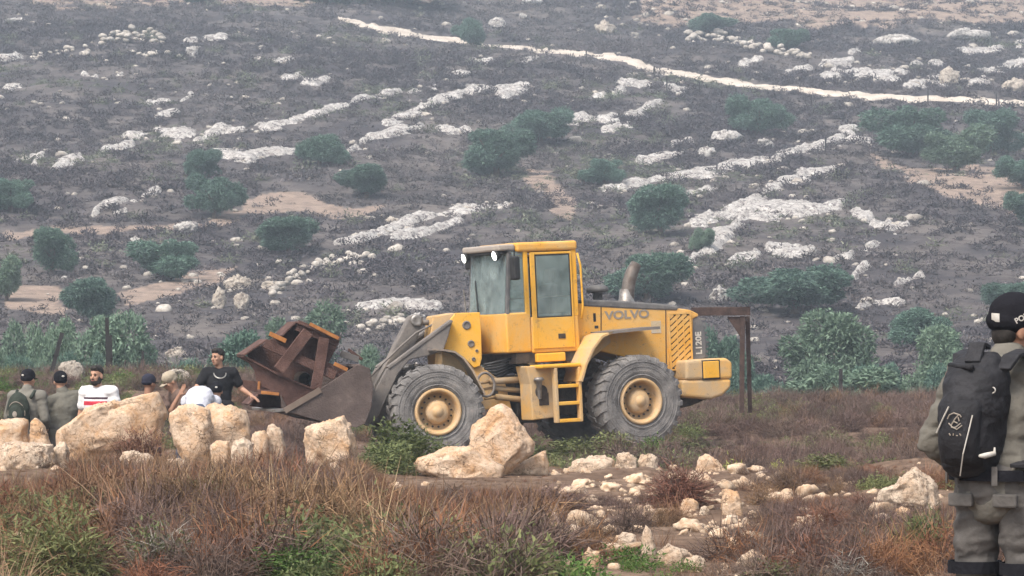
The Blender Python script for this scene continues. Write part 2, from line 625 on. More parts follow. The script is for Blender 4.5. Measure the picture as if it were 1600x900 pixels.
M_HILLW = limestone('warm_boulder_limestone', (0.52, 0.465, 0.40), (0.38, 0.32, 0.265), (0.14, 0.115, 0.10), 0.8, 5.0, (0.50, 0.60), 0.8)

def rock_mesh(name, poly, depth, seed, sub, cuts=16, rough=1.0, angular=0.55):
    """a boulder whose side outline is poly (x, z in metres round its centre); depth = half thickness"""
    P, Fc = ICO[sub]
    r = np.random.default_rng(seed)
    L = np.ones(len(P))
    for _ in range(cuts):
        n = r.normal(size=3)
        n /= np.linalg.norm(n)
        dd = r.uniform(0.66, 0.93)
        pr = P @ n
        L = np.minimum(L, np.where(pr > dd, dd / np.maximum(pr, 1e-6), 1.0))
    rho = np.hypot(P[:, 0], P[:, 2])
    ca, sa = P[:, 0] / np.maximum(rho, 1e-6), P[:, 2] / np.maximum(rho, 1e-6)
    R = np.full(len(P), 1e-3)
    for (x0, z0), (x1, z1) in zip(poly, poly[1:] + poly[:1]):
        ex, ez = x1 - x0, z1 - z0
        den = ca * ez - sa * ex
        den = np.where(np.abs(den) < 1e-9, 1e-9, den)
        t = (x0 * ez - z0 * ex) / den
        u = (x0 * sa - z0 * ca) / den
        ok = (t > 0) & (u >= -1e-6) & (u <= 1 + 1e-6)
        R = np.where(ok, np.maximum(R, t), R)
    Le = 1 - (1 - L) * angular * (1 - 0.75 * rho ** 8)
    q = np.empty_like(P)
    ex_ = 0.55 if sub >= 5 else 0.72
    if cuts >= 18 and sub <= 3:
        Le = L ** 1.1
    q[:, 0] = ca * R * rho ** ex_ * Le
    q[:, 2] = sa * R * rho ** ex_ * Le
    q[:, 1] = np.sign(P[:, 1]) * np.abs(P[:, 1]) ** 0.8 * depth * Le
    mr = R.mean()
    s = seed * 3.7
    dn = (0.075 * fbm(P[:, 0] * 2.3 + s, P[:, 1] * 2.3, P[:, 2] * 2.3, seed, 3) + 0.060 * (np.abs(fbm(P[:, 0] * 5 + s, P[:, 1] * 5, P[:, 2] * 5, seed + 5, 3)) - 0.4)
          + 0.022 * fbm(P[:, 0] * 15 + s, P[:, 1] * 15, P[:, 2] * 15, seed + 9, 2)) * rough
    q += P * (dn * min(mr, depth * 1.3))[:, None]
    return mesh_from(name, q, Fc)

def rock(name, label, outline, d=None, depth=0.75, material=None, seed=1, sub=4, group=None, cat='rock', bury=0.10, cuts=16, rough=1.0, angular=0.55, yoff=0.25):
    pxs = [p[0] for p in outline]
    pys = [p[1] for p in outline]
    cx, bot = (min(pxs) + max(pxs)) / 2, max(pys)
    if d is None:
        gx, gy, gz = ground(cx, bot - 1)
        d = gy
    cy = (min(pys) + max(pys)) / 2
    k = d / F
    poly = [((x - cx) * k, -(y - cy) * k) for x, y in outline]
    half = (max(pxs) - min(pxs)) / 2 * k
    dep = depth * half
    yc = d + dep * yoff
    gz = float(zt((cx - 800) * k, yc))
    zc = H - (cy - 500) * k
    low = min(z for _, z in poly)
    extra = max(0.0, (zc + low) - (gz - bury))
    hgt = -low
    poly = [(x, z * (1 + extra / hgt) if z < -0.15 * hgt else z) for x, z in poly]
    area = sum(a[0] * b[1] - b[0] * a[1] for a, b in zip(poly, poly[1:] + poly[:1]))
    if area < 0:
        poly = poly[::-1]
    me = rock_mesh(name, poly, dep, seed, sub, cuts, rough, angular)
    o = link(name, me, material or M_ROCK)
    o.location = ((cx - 800) * k, yc, zc)
    tag(o, label, cat, group)
    ROCKS.append((o.location.x, yc, max(half * 0.85, 0.05), dep))
    return o

def oval(x0, x1, y0, y1, seed=0, n=11):
    r = np.random.default_rng(seed + 500)
    cx, cy, a, b = (x0 + x1) / 2, (y0 + y1) / 2, (x1 - x0) / 2, (y1 - y0) / 2
    out = []
    for k in range(n):
        t = 2 * math.pi * (k + r.uniform(-0.25, 0.25)) / n
        c, s_ = math.cos(t), math.sin(t)
        q = r.uniform(0.76, 1.10)
        out.append((cx + a * q * c, cy + b * q * s_))
    return out

BIG = [
    ('long ochre slab rising to a blunt peak, in front of the striped shirt man', [(85, 660), (130, 638), (180, 626), (215, 618), (247, 611), (252, 620), (263, 646), (250, 668), (180, 684), (110, 690), (88, 676)], 43.6, 0.5, M_ROCK),
    ('broad ochre rock with a dark cleft at the left edge of the photo', [(-22, 668), (0, 656), (30, 653), (47, 655), (46, 690), (0, 700), (-22, 695)], 42.6, 0.8, M_ROCK),
    ('ochre triangular rock just right of the cleft at the left edge', [(44, 690), (46, 660), (56, 651), (68, 664), (83, 688), (78, 706), (50, 706)], 42.5, 0.9, M_ROCK),
    ('low lumpy pale rock under the cleft rocks at the left edge', [(-12, 700), (20, 690), (55, 692), (84, 694), (86, 722), (40, 738), (-12, 736)], 41.6, 0.6, M_ROCKP),
    ('rounded pale boulder at the right end of the lumpy rocks on the left', [(80, 706), (92, 689), (103, 690), (109, 708), (106, 724), (84, 726)], 41.8, 0.9, M_ROCKP),
    ('tall rounded ochre boulder, left half of the pair below the bent man', [(264, 648), (280, 634), (305, 630), (326, 638), (334, 662), (331, 706), (305, 716), (285, 704), (270, 680)], 42.8, 0.8, M_ROCK),
    ('rounded ochre boulder with an orange hollow, right half of the pair below the bent man', [(312, 640), (330, 631), (362, 632), (384, 641), (393, 660), (388, 682), (360, 693), (335, 692), (318, 676)], 43.3, 0.8, M_ROCK),
    ('squat ochre stone wedged beneath the pair of big boulders', [(328, 696), (338, 688), (358, 690), (362, 704), (352, 714), (330, 714)], 42.4, 0.9, M_ROCK),
    ('small pale rounded stone right of the pair of big boulders', [(359, 703), (366, 688), (382, 684), (396, 694), (400, 708), (380, 716), (362, 714)], 42.3, 0.9, M_ROCKP),
    ('small pale boulder with an upright back, left of the bucket', [(412, 684), (418, 666), (427, 662), (440, 672), (448, 686), (440, 698), (418, 698)], 43.0, 0.9, M_ROCKP),
    ('low ochre stone beside the small upright boulder left of the bucket', [(392, 684), (398, 674), (414, 672), (420, 684), (416, 697), (396, 697)], 42.8, 0.9, M_ROCK),
    ('ochre boulder with an orange top below the loader bucket', [(471, 684), (478, 668), (505, 658), (538, 649), (546, 660), (562, 688), (556, 704), (520, 708), (478, 704)], 42.6, 0.8, M_ROCK),
    ('tall pointed pale rock standing in front of the loader between its wheels', [(729, 682), (736, 664), (754, 654), (768, 638), (784, 631), (800, 640), (811, 660), (840, 692), (836, 704), (800, 724), (772, 738), (748, 722), (732, 702)], 40.6, 0.5, M_ROCK),
    ('wide flat pale slab leaning at the foot of the tall pointed rock', [(640, 722), (646, 714), (668, 708), (695, 701), (734, 696), (752, 712), (790, 730), (782, 750), (755, 762), (722, 762), (690, 754), (655, 742), (643, 734)], 40.2, 0.42, M_ROCK),
    ('ochre wedge of rock at the right foot of the tall pointed rock', [(782, 748), (800, 731), (830, 714), (856, 700), (860, 722), (859, 744), (825, 754), (795, 756)], 40.9, 0.6, M_ROCK),
    ('long low pale rock at the left end of the stony bank', [(884, 736), (892, 720), (915, 714), (945, 711), (962, 718), (960, 740), (925, 748), (890, 750)], 42.0, 0.6, M_ROCKP),
    ('round pale stone on the stony bank below the ladder', [(959, 730), (964, 709), (980, 706), (996, 715), (994, 734), (975, 740)], 42.0, 0.9, M_ROCKP),
    ('pale flat topped stone left of the round brown bush', [(996, 724), (1000, 710), (1015, 708), (1028, 714), (1026, 730), (1004, 734)], 42.1, 0.8, M_ROCKP),
    ('ochre rock sloping to the right behind the round brown bush', [(1086, 736), (1092, 714), (1108, 710), (1124, 722), (1140, 742), (1128, 752), (1094, 752)], 41.6, 0.7, M_ROCK),
    ('long flat stone right of the yellow green weed', [(1175, 748), (1184, 738), (1200, 736), (1221, 748), (1214, 756), (1182, 757)], 40.6, 0.6, M_ROCKP),
    ('tall block of stone with a reddish side right of the round brown bush', [(1127, 796), (1128, 766), (1136, 762), (1152, 768), (1158, 782), (1163, 800), (1146, 806), (1130, 804)], None, 0.9, M_ROCK),
    ('pale rock with a grey lichen flank and a peaked top, left of the standing officer', [(1369, 780), (1376, 764), (1398, 756), (1418, 740), (1432, 732), (1450, 742), (1466, 762), (1474, 790), (1462, 806), (1420, 802), (1380, 796)], 33.6, 0.7, M_ROCKP),
    ('pale oval stone lying right of the round brown bush', oval(1060, 1096, 778, 801, 3), None, 0.8, M_ROCK),
    ('white oval stone directly below the tall reddish block', oval(1133, 1157, 803, 818, 4), None, 0.8, M_ROCKP),
    ('small white stone right of the white oval stone', oval(1158, 1172, 809, 822, 5), None, 0.9, M_ROCKP),
    ('cracked upright stone in the middle of the right hand stony ground', oval(1217, 1243, 762, 794, 6), None, 0.8, M_ROCK),
    ('upright tooth shaped stone near the bottom of the photo', [(1001, 862), (1004, 832), (1009, 820), (1017, 828), (1024, 850), (1027, 864), (1012, 868)], None, 0.8, M_ROCKP),
    ('pitted low stone left of the tooth shaped stone', oval(962, 998, 832, 858, 8), None, 0.7, M_ROCKP),
    ('pitted pale rock at the bottom right of the tooth shaped stone', oval(1026, 1076, 851, 884, 9), None, 0.7, M_ROCKP),
    ('round pitted stone at the right end of the bottom row of stones', oval(1077, 1104, 867, 887, 10), None, 0.8, M_ROCKP),
    ('ochre knob of stone standing alone on bare soil', oval(1136, 1158, 837, 865, 11), None, 0.9, M_ROCK),
    ('pale round rock below the dark brush, topmost of the column of stones', oval(869, 910, 819, 860, 12), None, 0.8, M_ROCKP),
    ('squarish ochre stone under the pale round rock', oval(908, 939, 855, 894, 13), None, 0.8, M_ROCK),
    ('pale broken stone above left of the pale round rock', oval(847, 876, 799, 820, 14), None, 0.8, M_ROCKP),
    ('pale stone half sunk in dry grass below the front wheel', oval(601, 633, 754, 778, 15), None, 0.8, M_ROCK),
    ('flat pale stone in dry grass left of the pointed rock', oval(623, 661, 797, 818, 16), None, 0.7, M_ROCKP),
    ('round pebble sized stone below the pointed rock', oval(761, 777, 793, 807, 17), None, 0.9, M_ROCKP),
    ('pale stone at the bottom edge beside the bright green plant', oval(572, 596, 874, 899, 18), None, 0.9, M_ROCKP),
    ('narrow white stone right of the orange topped boulder', [(512, 742), (516, 724), (526, 720), (538, 738), (541, 752), (526, 758), (514, 754)], 40.0, 0.7, M_ROCKP),
    ('small round stone in brown brush below the pair of big boulders', oval(255, 291, 715, 738, 20), 40.6, 0.8, M_ROCKP),
    ('low ragged stone in brown brush below the long sloping slab', oval(182, 245, 704, 730, 21), 41.0, 0.6, M_ROCKP),
    ('small ochre stone alone in the dry brush at lower left', oval(404, 423, 833, 849, 22), None, 0.9, M_ROCK),
    ('lumpy pale stone below the long low rock of the stony bank', oval(928, 966, 742, 770, 23), 40.6, 0.7, M_ROCKP),
    ('lumpy pale stone under the round stone of the bank', oval(962, 1002, 744, 778, 24), 40.2, 0.7, M_ROCKP),
    ('small stone between the pointed rock and the stony bank', oval(860, 883, 739, 752, 25), 41.0, 0.8, M_ROCKP),
    ('pale stone at the foot of the peaked rock, on its left', oval(1366, 1396, 802, 822, 26), None, 0.7, M_ROCKP),
    ('ochre stone in front of the peaked rock beside the green bush', oval(1396, 1424, 790, 812, 27), None, 0.8, M_ROCK),
    ('small stone at the right edge by the officer\'s leg', oval(1583, 1612, 868, 900, 28), 24.6, 0.8, M_ROCK),
    ('pale angular stone left of the tall reddish block', oval(1092, 1110, 790, 806, 29), None, 0.8, M_ROCKP),
    ('stone lying low at the right of the yellow green weed', oval(1138, 1164, 735, 747, 30), 41.4, 0.7, M_ROCKP),
]
_names = {}
for i, (lab, outl, d, dep, m_) in enumerate(BIG):
    wpx = max(p[0] for p in outl) - min(p[0] for p in outl)
    nm = 'boulder' if wpx > 45 else 'stone'
    rock(nm, lab, outl, d, dep, m_, seed=31 + i * 7, sub=5 if wpx > 90 else 4, cat='boulder' if wpx > 45 else 'stone', rough=1.35 if m_ is M_ROCKP else 1.0,
         angular=0.8 if i in (0, 2, 11, 12, 13, 14, 18, 20, 21) else 0.6, group='rocks along the near bank')

# boulders on the far slope and on the edge of the plateau
FARB = [
    ('large flat topped grey boulder on the slope above the men', (345, 405, 430, 456)), ('warm boulder at the lower left of the large flat topped grey one', (331, 354, 448, 484)),
    ('boulder under the large flat topped grey one', (362, 392, 456, 486)), ('grey boulder right of the large flat topped one', (404, 440, 436, 456)),
    ('white mottled boulder right of the loader engine hood', (1107, 1141, 447, 477)), ('white boulder among scrub left of the upright bushes at upper right', (1104, 1161, 203, 224)),
    ('small white boulder below the one among scrub', (1091, 1120, 227, 246)), ('white boulder between scrub and the upper right olive trees', (1182, 1210, 214, 234)),
    ('big block of pale rock at the upper right above the track', (1362, 1441, 52, 76)), ('long pale rock right of the big block at the upper right', (1470, 1556, 44, 66)),
    ('warm boulder at the right edge just above the track', (1560, 1612, 122, 146)), ('warm upright boulder above the track at right', (1464, 1502, 104, 138)),
    ('slanted white boulder right of the little tree by the track', (763, 793, 27, 46)), ('small white boulder in the grass above the track', (810, 824, 20, 32)),
    ('warm rock heap boulder above the middle of the track', (928, 962, 32, 56)), ('white boulder at the top edge above the track', (816, 852, -6, 10)),
    ('oval tan boulder beside the long white ledge left of the cab', (600, 625, 338, 352)), ('single boulder right of the stone pile at upper left', (288, 312, 70, 92)),
    ('pale boulder at the left beside olive trees', (200, 222, 368, 388)), ('pale round stone behind the mirror left of the cab', (640, 664, 488, 500)),
    ('white stone on the slope left of the dark scrub', (92, 106, 430, 440)), ('pale boulder above the lower left olive trees', (270, 312, 344, 364)),
]
for i, (lab, (x0, x1, y0, y1)) in enumerate(FARB):
    rock('hill_boulder', lab, oval(x0, x1, y0, y1, 60 + i), None, 0.7, M_HILLW if 'warm' in lab or 'tan' in lab or 'grey' in lab else M_HILL, seed=300 + i * 5, sub=4, cat='boulder', group='boulders on the far slope', bury=0.3, rough=2.0, angular=0.9, cuts=24)
for lab, (x0, x1, y0, y1), d in [('big white boulder on the bank behind the officers at left', (88, 134, 565, 584), 79), ('white boulder behind the men, below the olive trees', (250, 300, 578, 592), 78),
                                 ('pale rock half hidden in bushes above the bent man', (256, 296, 544, 562), None)]:
    rock('bank_boulder', lab, oval(x0, x1, y0, y1, 91), d, 0.7, M_HILLW, seed=int(x0) + 5, sub=4, cat='boulder', group='boulders behind the men', bury=0.3, rough=2.0, angular=0.9)

# stone heaps and a tumbled dry stone wall on the slope: each stone a part
def heap(name, label, poly_line, n, size, hw, rows, cat='stone pile'):
    g0 = ground(*poly_line[len(poly_line) // 2])
    root = empty(name, g0)
    tag(root, label, cat)
    variants = [rock_mesh('stone', [(math.cos(t) * q, math.sin(t) * q * 0.75) for t, q in [(2 * math.pi * k / 9, random.uniform(0.8, 1.15)) for k in range(9)]], 0.8, 900 + s, 2) for s in range(5)]
    for v in variants:
        v.materials.append(M_HPEB)
    for k in range(n):
        u = random.random() * (len(poly_line) - 1)
        i = min(int(u), len(poly_line) - 2)
        a, b = poly_line[i], poly_line[i + 1]
        px = a[0] + (b[0] - a[0]) * (u - i)
        py = a[1] + (b[1] - a[1]) * (u - i) + random.uniform(-hw, hw)
        g = ground(px, py)
        o = bpy.data.objects.new('stone', variants[k % 5])
        COL.objects.link(o)
        o.parent = root
        s = size * random.uniform(0.6, 1.35)
        o.location = (g[0] - g0[0], g[1] - g0[1], g[2] - g0[2] + s * random.uniform(0.1, rows))
        o.scale = (s, s, s * 0.8)
        o.rotation_euler = (random.uniform(-.4, .4), random.uniform(-.4, .4), random.uniform(0, 6))
heap('stone_heap', 'long heap of pale field stones at the upper left of the slope', [(158, 68), (205, 62), (255, 66)], 46, 0.42, 7, 1.6)
heap('stone_heap', 'scattered heap of stones left of and below the long heap', [(52, 92), (90, 88), (140, 84)], 26, 0.42, 7, 0.8)
heap('stone_heap', 'thin row of stones just below the long heap at upper left', [(205, 90), (245, 86), (290, 92)], 16, 0.35, 3, 0.8)
heap('tumbled_stone_wall', 'tumbled dry stone wall climbing behind the loader arms', [(425, 468), (460, 432), (500, 420), (540, 412), (585, 410)], 70, 0.28, 7, 1.2, 'stone wall')
heap('tumbled_stone_wall', 'ruined terrace wall of pale stones at the top right of the slope', [(1075, 62), (1110, 60), (1140, 68), (1180, 78), (1225, 84), (1262, 88)], 80, 0.5, 6, 1.3, 'stone wall')
heap('stone_heap', 'grey rubble heap left of the loader arms behind the bushes', [(560, 522), (595, 512), (630, 505)], 30, 0.22, 7, 1.0)

# white limestone ledges breaking through the scrub
LEDGES = [
    ('long white ledge curving up to the right across the upper left slope', [[(310, 222, 5), (345, 206, 8), (400, 202, 7), (440, 196, 6), (485, 180, 6), (520, 169, 6), (545, 165, 4)]]),
    ('short white ledge right of the tall double bush at left', [[(335, 240, 5), (375, 246, 7), (420, 239, 6), (460, 239, 5)]]),
    ('pitted white ledge left of the long curving one', [[(200, 213, 6), (240, 204, 7), (275, 211, 8), (302, 208, 5)], [(160, 236, 3), (205, 226, 4)]]),
    ('small white ledge at the left, third from the edge', [[(84, 264, 4), (100, 254, 6), (124, 247, 5)]]),
    ('small forked white ledge nearest the left edge', [[(28, 254, 4), (45, 247, 6), (64, 244, 5), (54, 256, 4)]]),
    ('largest white ledge in the upper middle, widening to the right', [[(605, 192, 5), (650, 176, 9), (690, 156, 7), (730, 143, 6), (800, 137, 7), (825, 136, 4)], [(780, 148, 6), (820, 143, 4)]]),
    ('pale ledge just below the largest one in the upper middle', [[(548, 236, 4), (575, 216, 6), (620, 206, 7), (660, 197, 6), (715, 205, 6), (735, 200, 4)]]),
    ('thin white ledge above and left of the largest one', [[(550, 159, 3), (585, 149, 5), (625, 144, 4)], [(640, 144, 4), (680, 140, 4)]]),
    ('white ledge right of the twin bushes in the middle', [[(888, 190, 8), (940, 186, 7), (985, 181, 6), (1030, 160, 5)], [(940, 203, 4), (985, 196, 7)]]),
    ('long white ledge on the right climbing toward the olive trees', [[(945, 298, 4), (1000, 287, 6), (1060, 277, 5), (1100, 270, 7), (1140, 262, 9), (1200, 249, 9), (1250, 235, 9), (1290, 226, 8), (1330, 206, 6)]]),
    ('white ledge just below the long right hand one', [[(1190, 303, 5), (1225, 286, 7), (1262, 272, 9), (1302, 266, 6)]]),
    ('broad field of white rock in the middle of the right slope', [[(1085, 346, 10), (1150, 331, 14), (1200, 326, 12), (1250, 328, 15), (1308, 322, 8)], [(1120, 372, 9), (1150, 352, 9), (1185, 305, 8)]]),
    ('diagonal white ledge running down from the broad rock field toward the hood', [[(1042, 424, 6), (1080, 408, 9), (1110, 388, 9), (1135, 374, 6)]]),
    ('short white ledge below the broad rock field', [[(1140, 412, 4), (1180, 396, 6)], [(1205, 388, 8), (1235, 392, 11), (1266, 396, 7)]]),
    ('white patch of rock right of the broad rock field', [[(1338, 334, 6), (1355, 342, 6)], [(1366, 352, 5), (1395, 358, 7), (1418, 352, 4)]]),
    ('small lone white rock patch right of the short ledge', [[(1354, 388, 5), (1370, 383, 4)], [(1302, 408, 4), (1330, 402, 4)]]),
    ('pale rock patch low on the right slope above the bushes', [[(1338, 482, 6), (1375, 472, 8), (1412, 476, 6)]]),
    ('faint warm rock band right of the low pale patch', [[(1335, 432, 6), (1350, 418, 6)], [(1395, 447, 3), (1440, 432, 4)]]),
    ('long white ledge pitted with scrub left of the cab', [[(527, 381, 4), (560, 375, 6), (610, 358, 7), (660, 342, 8), (720, 329, 7), (792, 320, 5)], [(615, 372, 5), (670, 362, 5), (720, 345, 5)]]),
    ('low white ledge directly left of the cab', [[(558, 482, 4), (620, 476, 6), (682, 479, 5)]]),
    ('ragged white ledge above the left olive trees', [[(145, 336, 4), (155, 322, 5), (185, 317, 6), (215, 312, 5), (246, 298, 4)], [(178, 334, 3), (196, 330, 4)]]),
    ('white ledge above the right hand end of the track', [[(1290, 120, 6), (1330, 112, 8), (1395, 122, 9), (1408, 114, 6)]]),
    ('white ledge left of the upright warm boulder above the track', [[(1425, 134, 6), (1458, 126, 8), (1475, 130, 5)], [(1430, 101, 4), (1466, 99, 6)]]),
    ('white ledge at the right edge above the track', [[(1540, 114, 6), (1575, 102, 8), (1610, 95, 8)], [(1515, 132, 5), (1552, 128, 5)]]),
    ('row of white ledge pieces between the ruined wall and the track', [[(1160, 100, 5), (1185, 92, 6)], [(1220, 115, 4), (1262, 108, 5)], [(1290, 100, 5), (1330, 96, 5)]]),
    ('thin white streaks at the left edge of the upper slope', [[(0, 92, 4), (30, 88, 4)], [(10, 34, 4), (34, 30, 4)], [(12, 138, 4), (30, 136, 4)]]),
    ('short white streaks right of the long stone heap', [[(320, 62, 3), (350, 58, 4)], [(290, 66, 3), (305, 63, 3)], [(432, 98, 3), (455, 95, 4)]]),
    ('pair of thin white streaks above the long curving ledge', [[(232, 162, 3), (262, 160, 4)], [(284, 158, 3), (298, 150, 4)], [(246, 184, 3), (275, 177, 4)]]),
    ('white streaks in scrub right of the little tree by the track', [[(705, 118, 3), (735, 115, 4)], [(730, 98, 3), (768, 96, 4)], [(818, 97, 3), (840, 92, 3)]]),
    ('cluster of small ledges below the track in the upper middle', [[(970, 128, 5), (1010, 132, 6)], [(962, 144, 4), (972, 142, 4)], [(1040, 135, 5), (1060, 140, 6)], [(930, 152, 4), (942, 150, 4)]]),
    ('white ledge patches beside the lone bush on the right slope', [[(1000, 252, 5), (1030, 246, 7), (1065, 240, 5)], [(1052, 226, 4), (1080, 222, 4)], [(1072, 303, 5), (1108, 297, 6)]]),
    ('bits of white rock above the big block at the upper right', [[(1330, 82, 4), (1350, 78, 4)], [(1500, 82, 4), (1560, 78, 5)], [(1590, 70, 6), (1610, 66, 6)]]),
    ('white rock patch under the trees at the upper right', [[(1318, 205, 6), (1335, 218, 6), (1358, 222, 4)]]),
    ('thin ledges between the two left ledges and the heap', [[(445, 122, 4), (475, 118, 4)], [(480, 128, 5), (510, 124, 5)], [(130, 118, 3), (150, 120, 3)], [(185, 119, 3), (192, 117, 3)]]),
]
def seg_dist(px, py, pl):
    best = np.full(np.shape(px), 1e9)
    for a, b in zip(pl[:-1], pl[1:]):
        dx, dy = b[0] - a[0], (b[1] - a[1]) * 1.5
        t = np.clip(((px - a[0]) * dx + (py - a[1]) * 1.5 * dy) / (dx * dx + dy * dy + 1e-9), 0, 1)
        q = np.hypot(px - a[0] - t * dx, (py - a[1]) * 1.5 - t * dy)
        best = np.minimum(best, q / (a[2] * (1 - t) + b[2] * t))
    return best

LEDGE_LINES = [pl for _, ls in LEDGES for pl in ls]
def ledge_value(x, y, z, lines):
    px, py = project(x, y, z)
    v = np.full(np.shape(px), -9.0)
    for pl in lines:
        v = np.maximum(v, 1.0 - seg_dist(px, py, pl) * 0.76)
    n = 0.62 * fbm(x * 0.5 - 0.10 * y, y * 0.22 + 0.15 * x, 0, 51, 3, 0.6) + 0.50 * fbm(x * 1.5 - 0.3 * y, y * 0.75, 0, 55, 3, 0.6) - 0.06
    return v + n

def ledge_mesh(lines, i):
    g = [ground(p[0] + sx * 10, p[1] + sy * (p[2] + 3), 120) for l in lines for p in l for sx in (-1, 1) for sy in (-1, 1)]
    x0, x1 = min(p[0] for p in g), max(p[0] for p in g)
    y0, y1 = min(p[1] for p in g), max(p[1] for p in g)
    dx = (y0 + y1) / 2 / F * 2.6
    xs = np.arange(x0, x1 + dx, dx)
    ys = np.arange(y0, y1 + dx, max(dx * 1.5, (y1 - y0) / 280))
    X, Y = np.meshgrid(xs, ys)
    Zt = zt(X, Y)
    v = ledge_value(X, Y, Zt, lines)
    hh = 0.20 * sstep(0.0, 0.10, v) + 0.13 * sstep(0.35, 0.45, v) + 0.12 * sstep(0.75, 0.85, v) + 0.05 * fbm(X * 2.2, Y * 1.1, 0, 57 + i, 3) * sstep(0, 0.2, v) - 0.13
    Z = Zt + hh * (0.75 + Y / 900)
    idx = np.arange(X.size).reshape(X.shape)
    fc = np.stack([idx[:-1, :-1], idx[:-1, 1:], idx[1:, 1:], idx[1:, :-1]], -1).reshape(-1, 4)
    fc = fc[(v.ravel()[fc] > -0.10).any(1)]
    if not len(fc):
        return None, None
    used, inv = np.unique(fc, return_inverse=True)
    V = np.stack([X, Y, Z], -1).reshape(-1, 3)[used]
    c = np.array([V[:, 0].mean(), V[:, 1].mean(), V[:, 2].min()])
    return mesh_from('rock_ledge', V - c, inv.reshape(fc.shape)), c

for i, (lab, lines) in enumerate(LEDGES):
    if len(lines) == 1:
        me, c = ledge_mesh(lines, i)
        o = link('rock_ledge', me, M_HILL)
        o.location = c
    else:
        o = None
        for ln_ in lines:
            me, c = ledge_mesh([ln_], i)
            if me is None:
                continue
            if o is None:
                o = empty('rock_ledge', c)
                c0 = c
            q = link('ledge_piece', me, M_HILL, o)
            q.location = c - c0
    tag(o, lab, 'rock ledge', 'limestone ledges on the far slope')

# ------------------------------------------------------------------ plants
def blade_mesh(name, base, dirs, length, width, droop, seed, levels=2, rnd=None):
    """many thin curved blades; base, dirs: (n,3)"""
    r = np.random.default_rng(seed)
    n = len(base)
    dirs = dirs / np.linalg.norm(dirs, axis=1)[:, None]
    side = np.cross(dirs, r.normal(size=(n, 3)))
    side /= np.linalg.norm(side, axis=1)[:, None] + 1e-9
    L = np.broadcast_to(length, (n,))[:, None]
    W = np.broadcast_to(width, (n,))[:, None]
    V = []
    for k in range(levels + 1):
        t = k / levels
        p = base + dirs * L * t
        p = p + np.array([0, 0, -1.0]) * (np.broadcast_to(droop, (n,))[:, None] * L * t * t)
        ww = W * (1 - 0.85 * t) / 2
        V += [p - side * ww, p + side * ww]
    V = np.stack(V, 1)
    m = 2 * (levels + 1)
    b = (np.arange(n) * m)[:, None]
    fc = np.concatenate([b + np.array([[2 * k, 2 * k + 1, 2 * k + 3, 2 * k + 2]]) for k in range(levels)], 0)
    me = mesh_from(name, V.reshape(-1, 3), fc)
    q = r.uniform(0, 1, n) if rnd is None else rnd
    vattr(me, 'rnd', np.repeat(q, m))
    return me

def dome_points(r, n, rx, rz, shell=0.35):
    d = r.normal(size=(n, 3))
    d /= np.linalg.norm(d, axis=1)[:, None]
    d[:, 2] = np.abs(d[:, 2])
    rad = (shell + (1 - shell) * r.uniform(0, 1, n)) ** 0.7
    lump = 1 + 0.28 * fbm(d[:, 0] * 2.2 + 7, d[:, 1] * 2.2, d[:, 2] * 2.2, int(r.integers(1, 999)), 2)
    return d * (rad * lump)[:, None] * np.array([rx, rx, rz]), d

def twig_clump(name, seed, n=420, rx=0.32, rz=0.34, ln=(0.07, 0.24), wd=0.006, m=None):
    r = np.random.default_rng(seed)
    p, d = dome_points(r, n, rx, rz, 0.12)
    dirs = d * 0.6 + r.normal(size=(n, 3)) * 0.8 + np.array([0, 0, 0.15])
    me = blade_mesh(name, p * 0.92, dirs, r.uniform(*ln, n), wd, 0.1, seed)
    me.materials.append(m)
    return me

def stalk_clump(name, seed, n=60, rb=0.16, ln=(0.35, 0.8), wd=0.008, lean=0.6, droop=0.35, m=None):
    r = np.random.default_rng(seed)
    a = r.uniform(0, 6.28, n)
    q = np.sqrt(r.uniform(0, 1, n)) * rb
    base = np.stack([np.cos(a) * q, np.sin(a) * q, np.zeros(n) - 0.02], 1)
    b = a + r.normal(size=n) * 0.7
    l = np.abs(r.normal(size=n)) * lean
    dirs = np.stack([np.cos(b) * l, np.sin(b) * l, np.ones(n)], 1)
    me = blade_mesh(name, base, dirs, r.uniform(*ln, n), wd, droop * r.uniform(0.2, 1.4, n), seed, 4)
    me.materials.append(m)
    return me

def leaf_clump(name, seed, n=500, rx=0.35, rz=0.36, ln=(0.03, 0.06), wd=0.02, up=0.4, m=None, shell=0.3):
    r = np.random.default_rng(seed)
    p, d = dome_points(r, n, rx, rz, shell)
    dirs = d * 0.6 + r.normal(size=(n, 3)) * 0.7 + np.array([0, 0, up])
    me = blade_mesh(name, p, dirs, r.uniform(*ln, n), wd, 0.2, seed, 2, rnd=r.uniform(0, 1, n))
    me.materials.append(m)
    return me

F_BROWN = foliage('dry_brown_twigs', (0.058, 0.034, 0.022), (0.225, 0.130, 0.074), trans=0, hue=0.012, val=0.35)
F_RUST = foliage('dry_rust_twigs', (0.070, 0.032, 0.020), (0.235, 0.108, 0.056), trans=0, hue=0.01, val=0.25)
F_DARK = foliage('dark_dry_twigs', (0.055, 0.037, 0.032), (0.150, 0.102, 0.084), trans=0, hue=0.015, val=0.3)
F_STRAW = foliage('straw_stalks', (0.19, 0.12, 0.07), (0.38, 0.27, 0.165), trans=0, hue=0.01, val=0.2)
F_GREEN = foliage('fresh_green_leaves', (0.055, 0.105, 0.026), (0.15, 0.24, 0.065), hue=0.01, val=0.2)
F_OLIVE = foliage('olive_green_leaves', (0.085, 0.105, 0.042), (0.20, 0.22, 0.095), hue=0.015, val=0.25)
F_YEL = foliage('yellow_green_leaves', (0.16, 0.18, 0.045), (0.36, 0.37, 0.12), hue=0.01, val=0.15)
F_GREY = foliage('grey_thorn_twigs', (0.11, 0.10, 0.09), (0.31, 0.29, 0.25), trans=0, val=0.2)
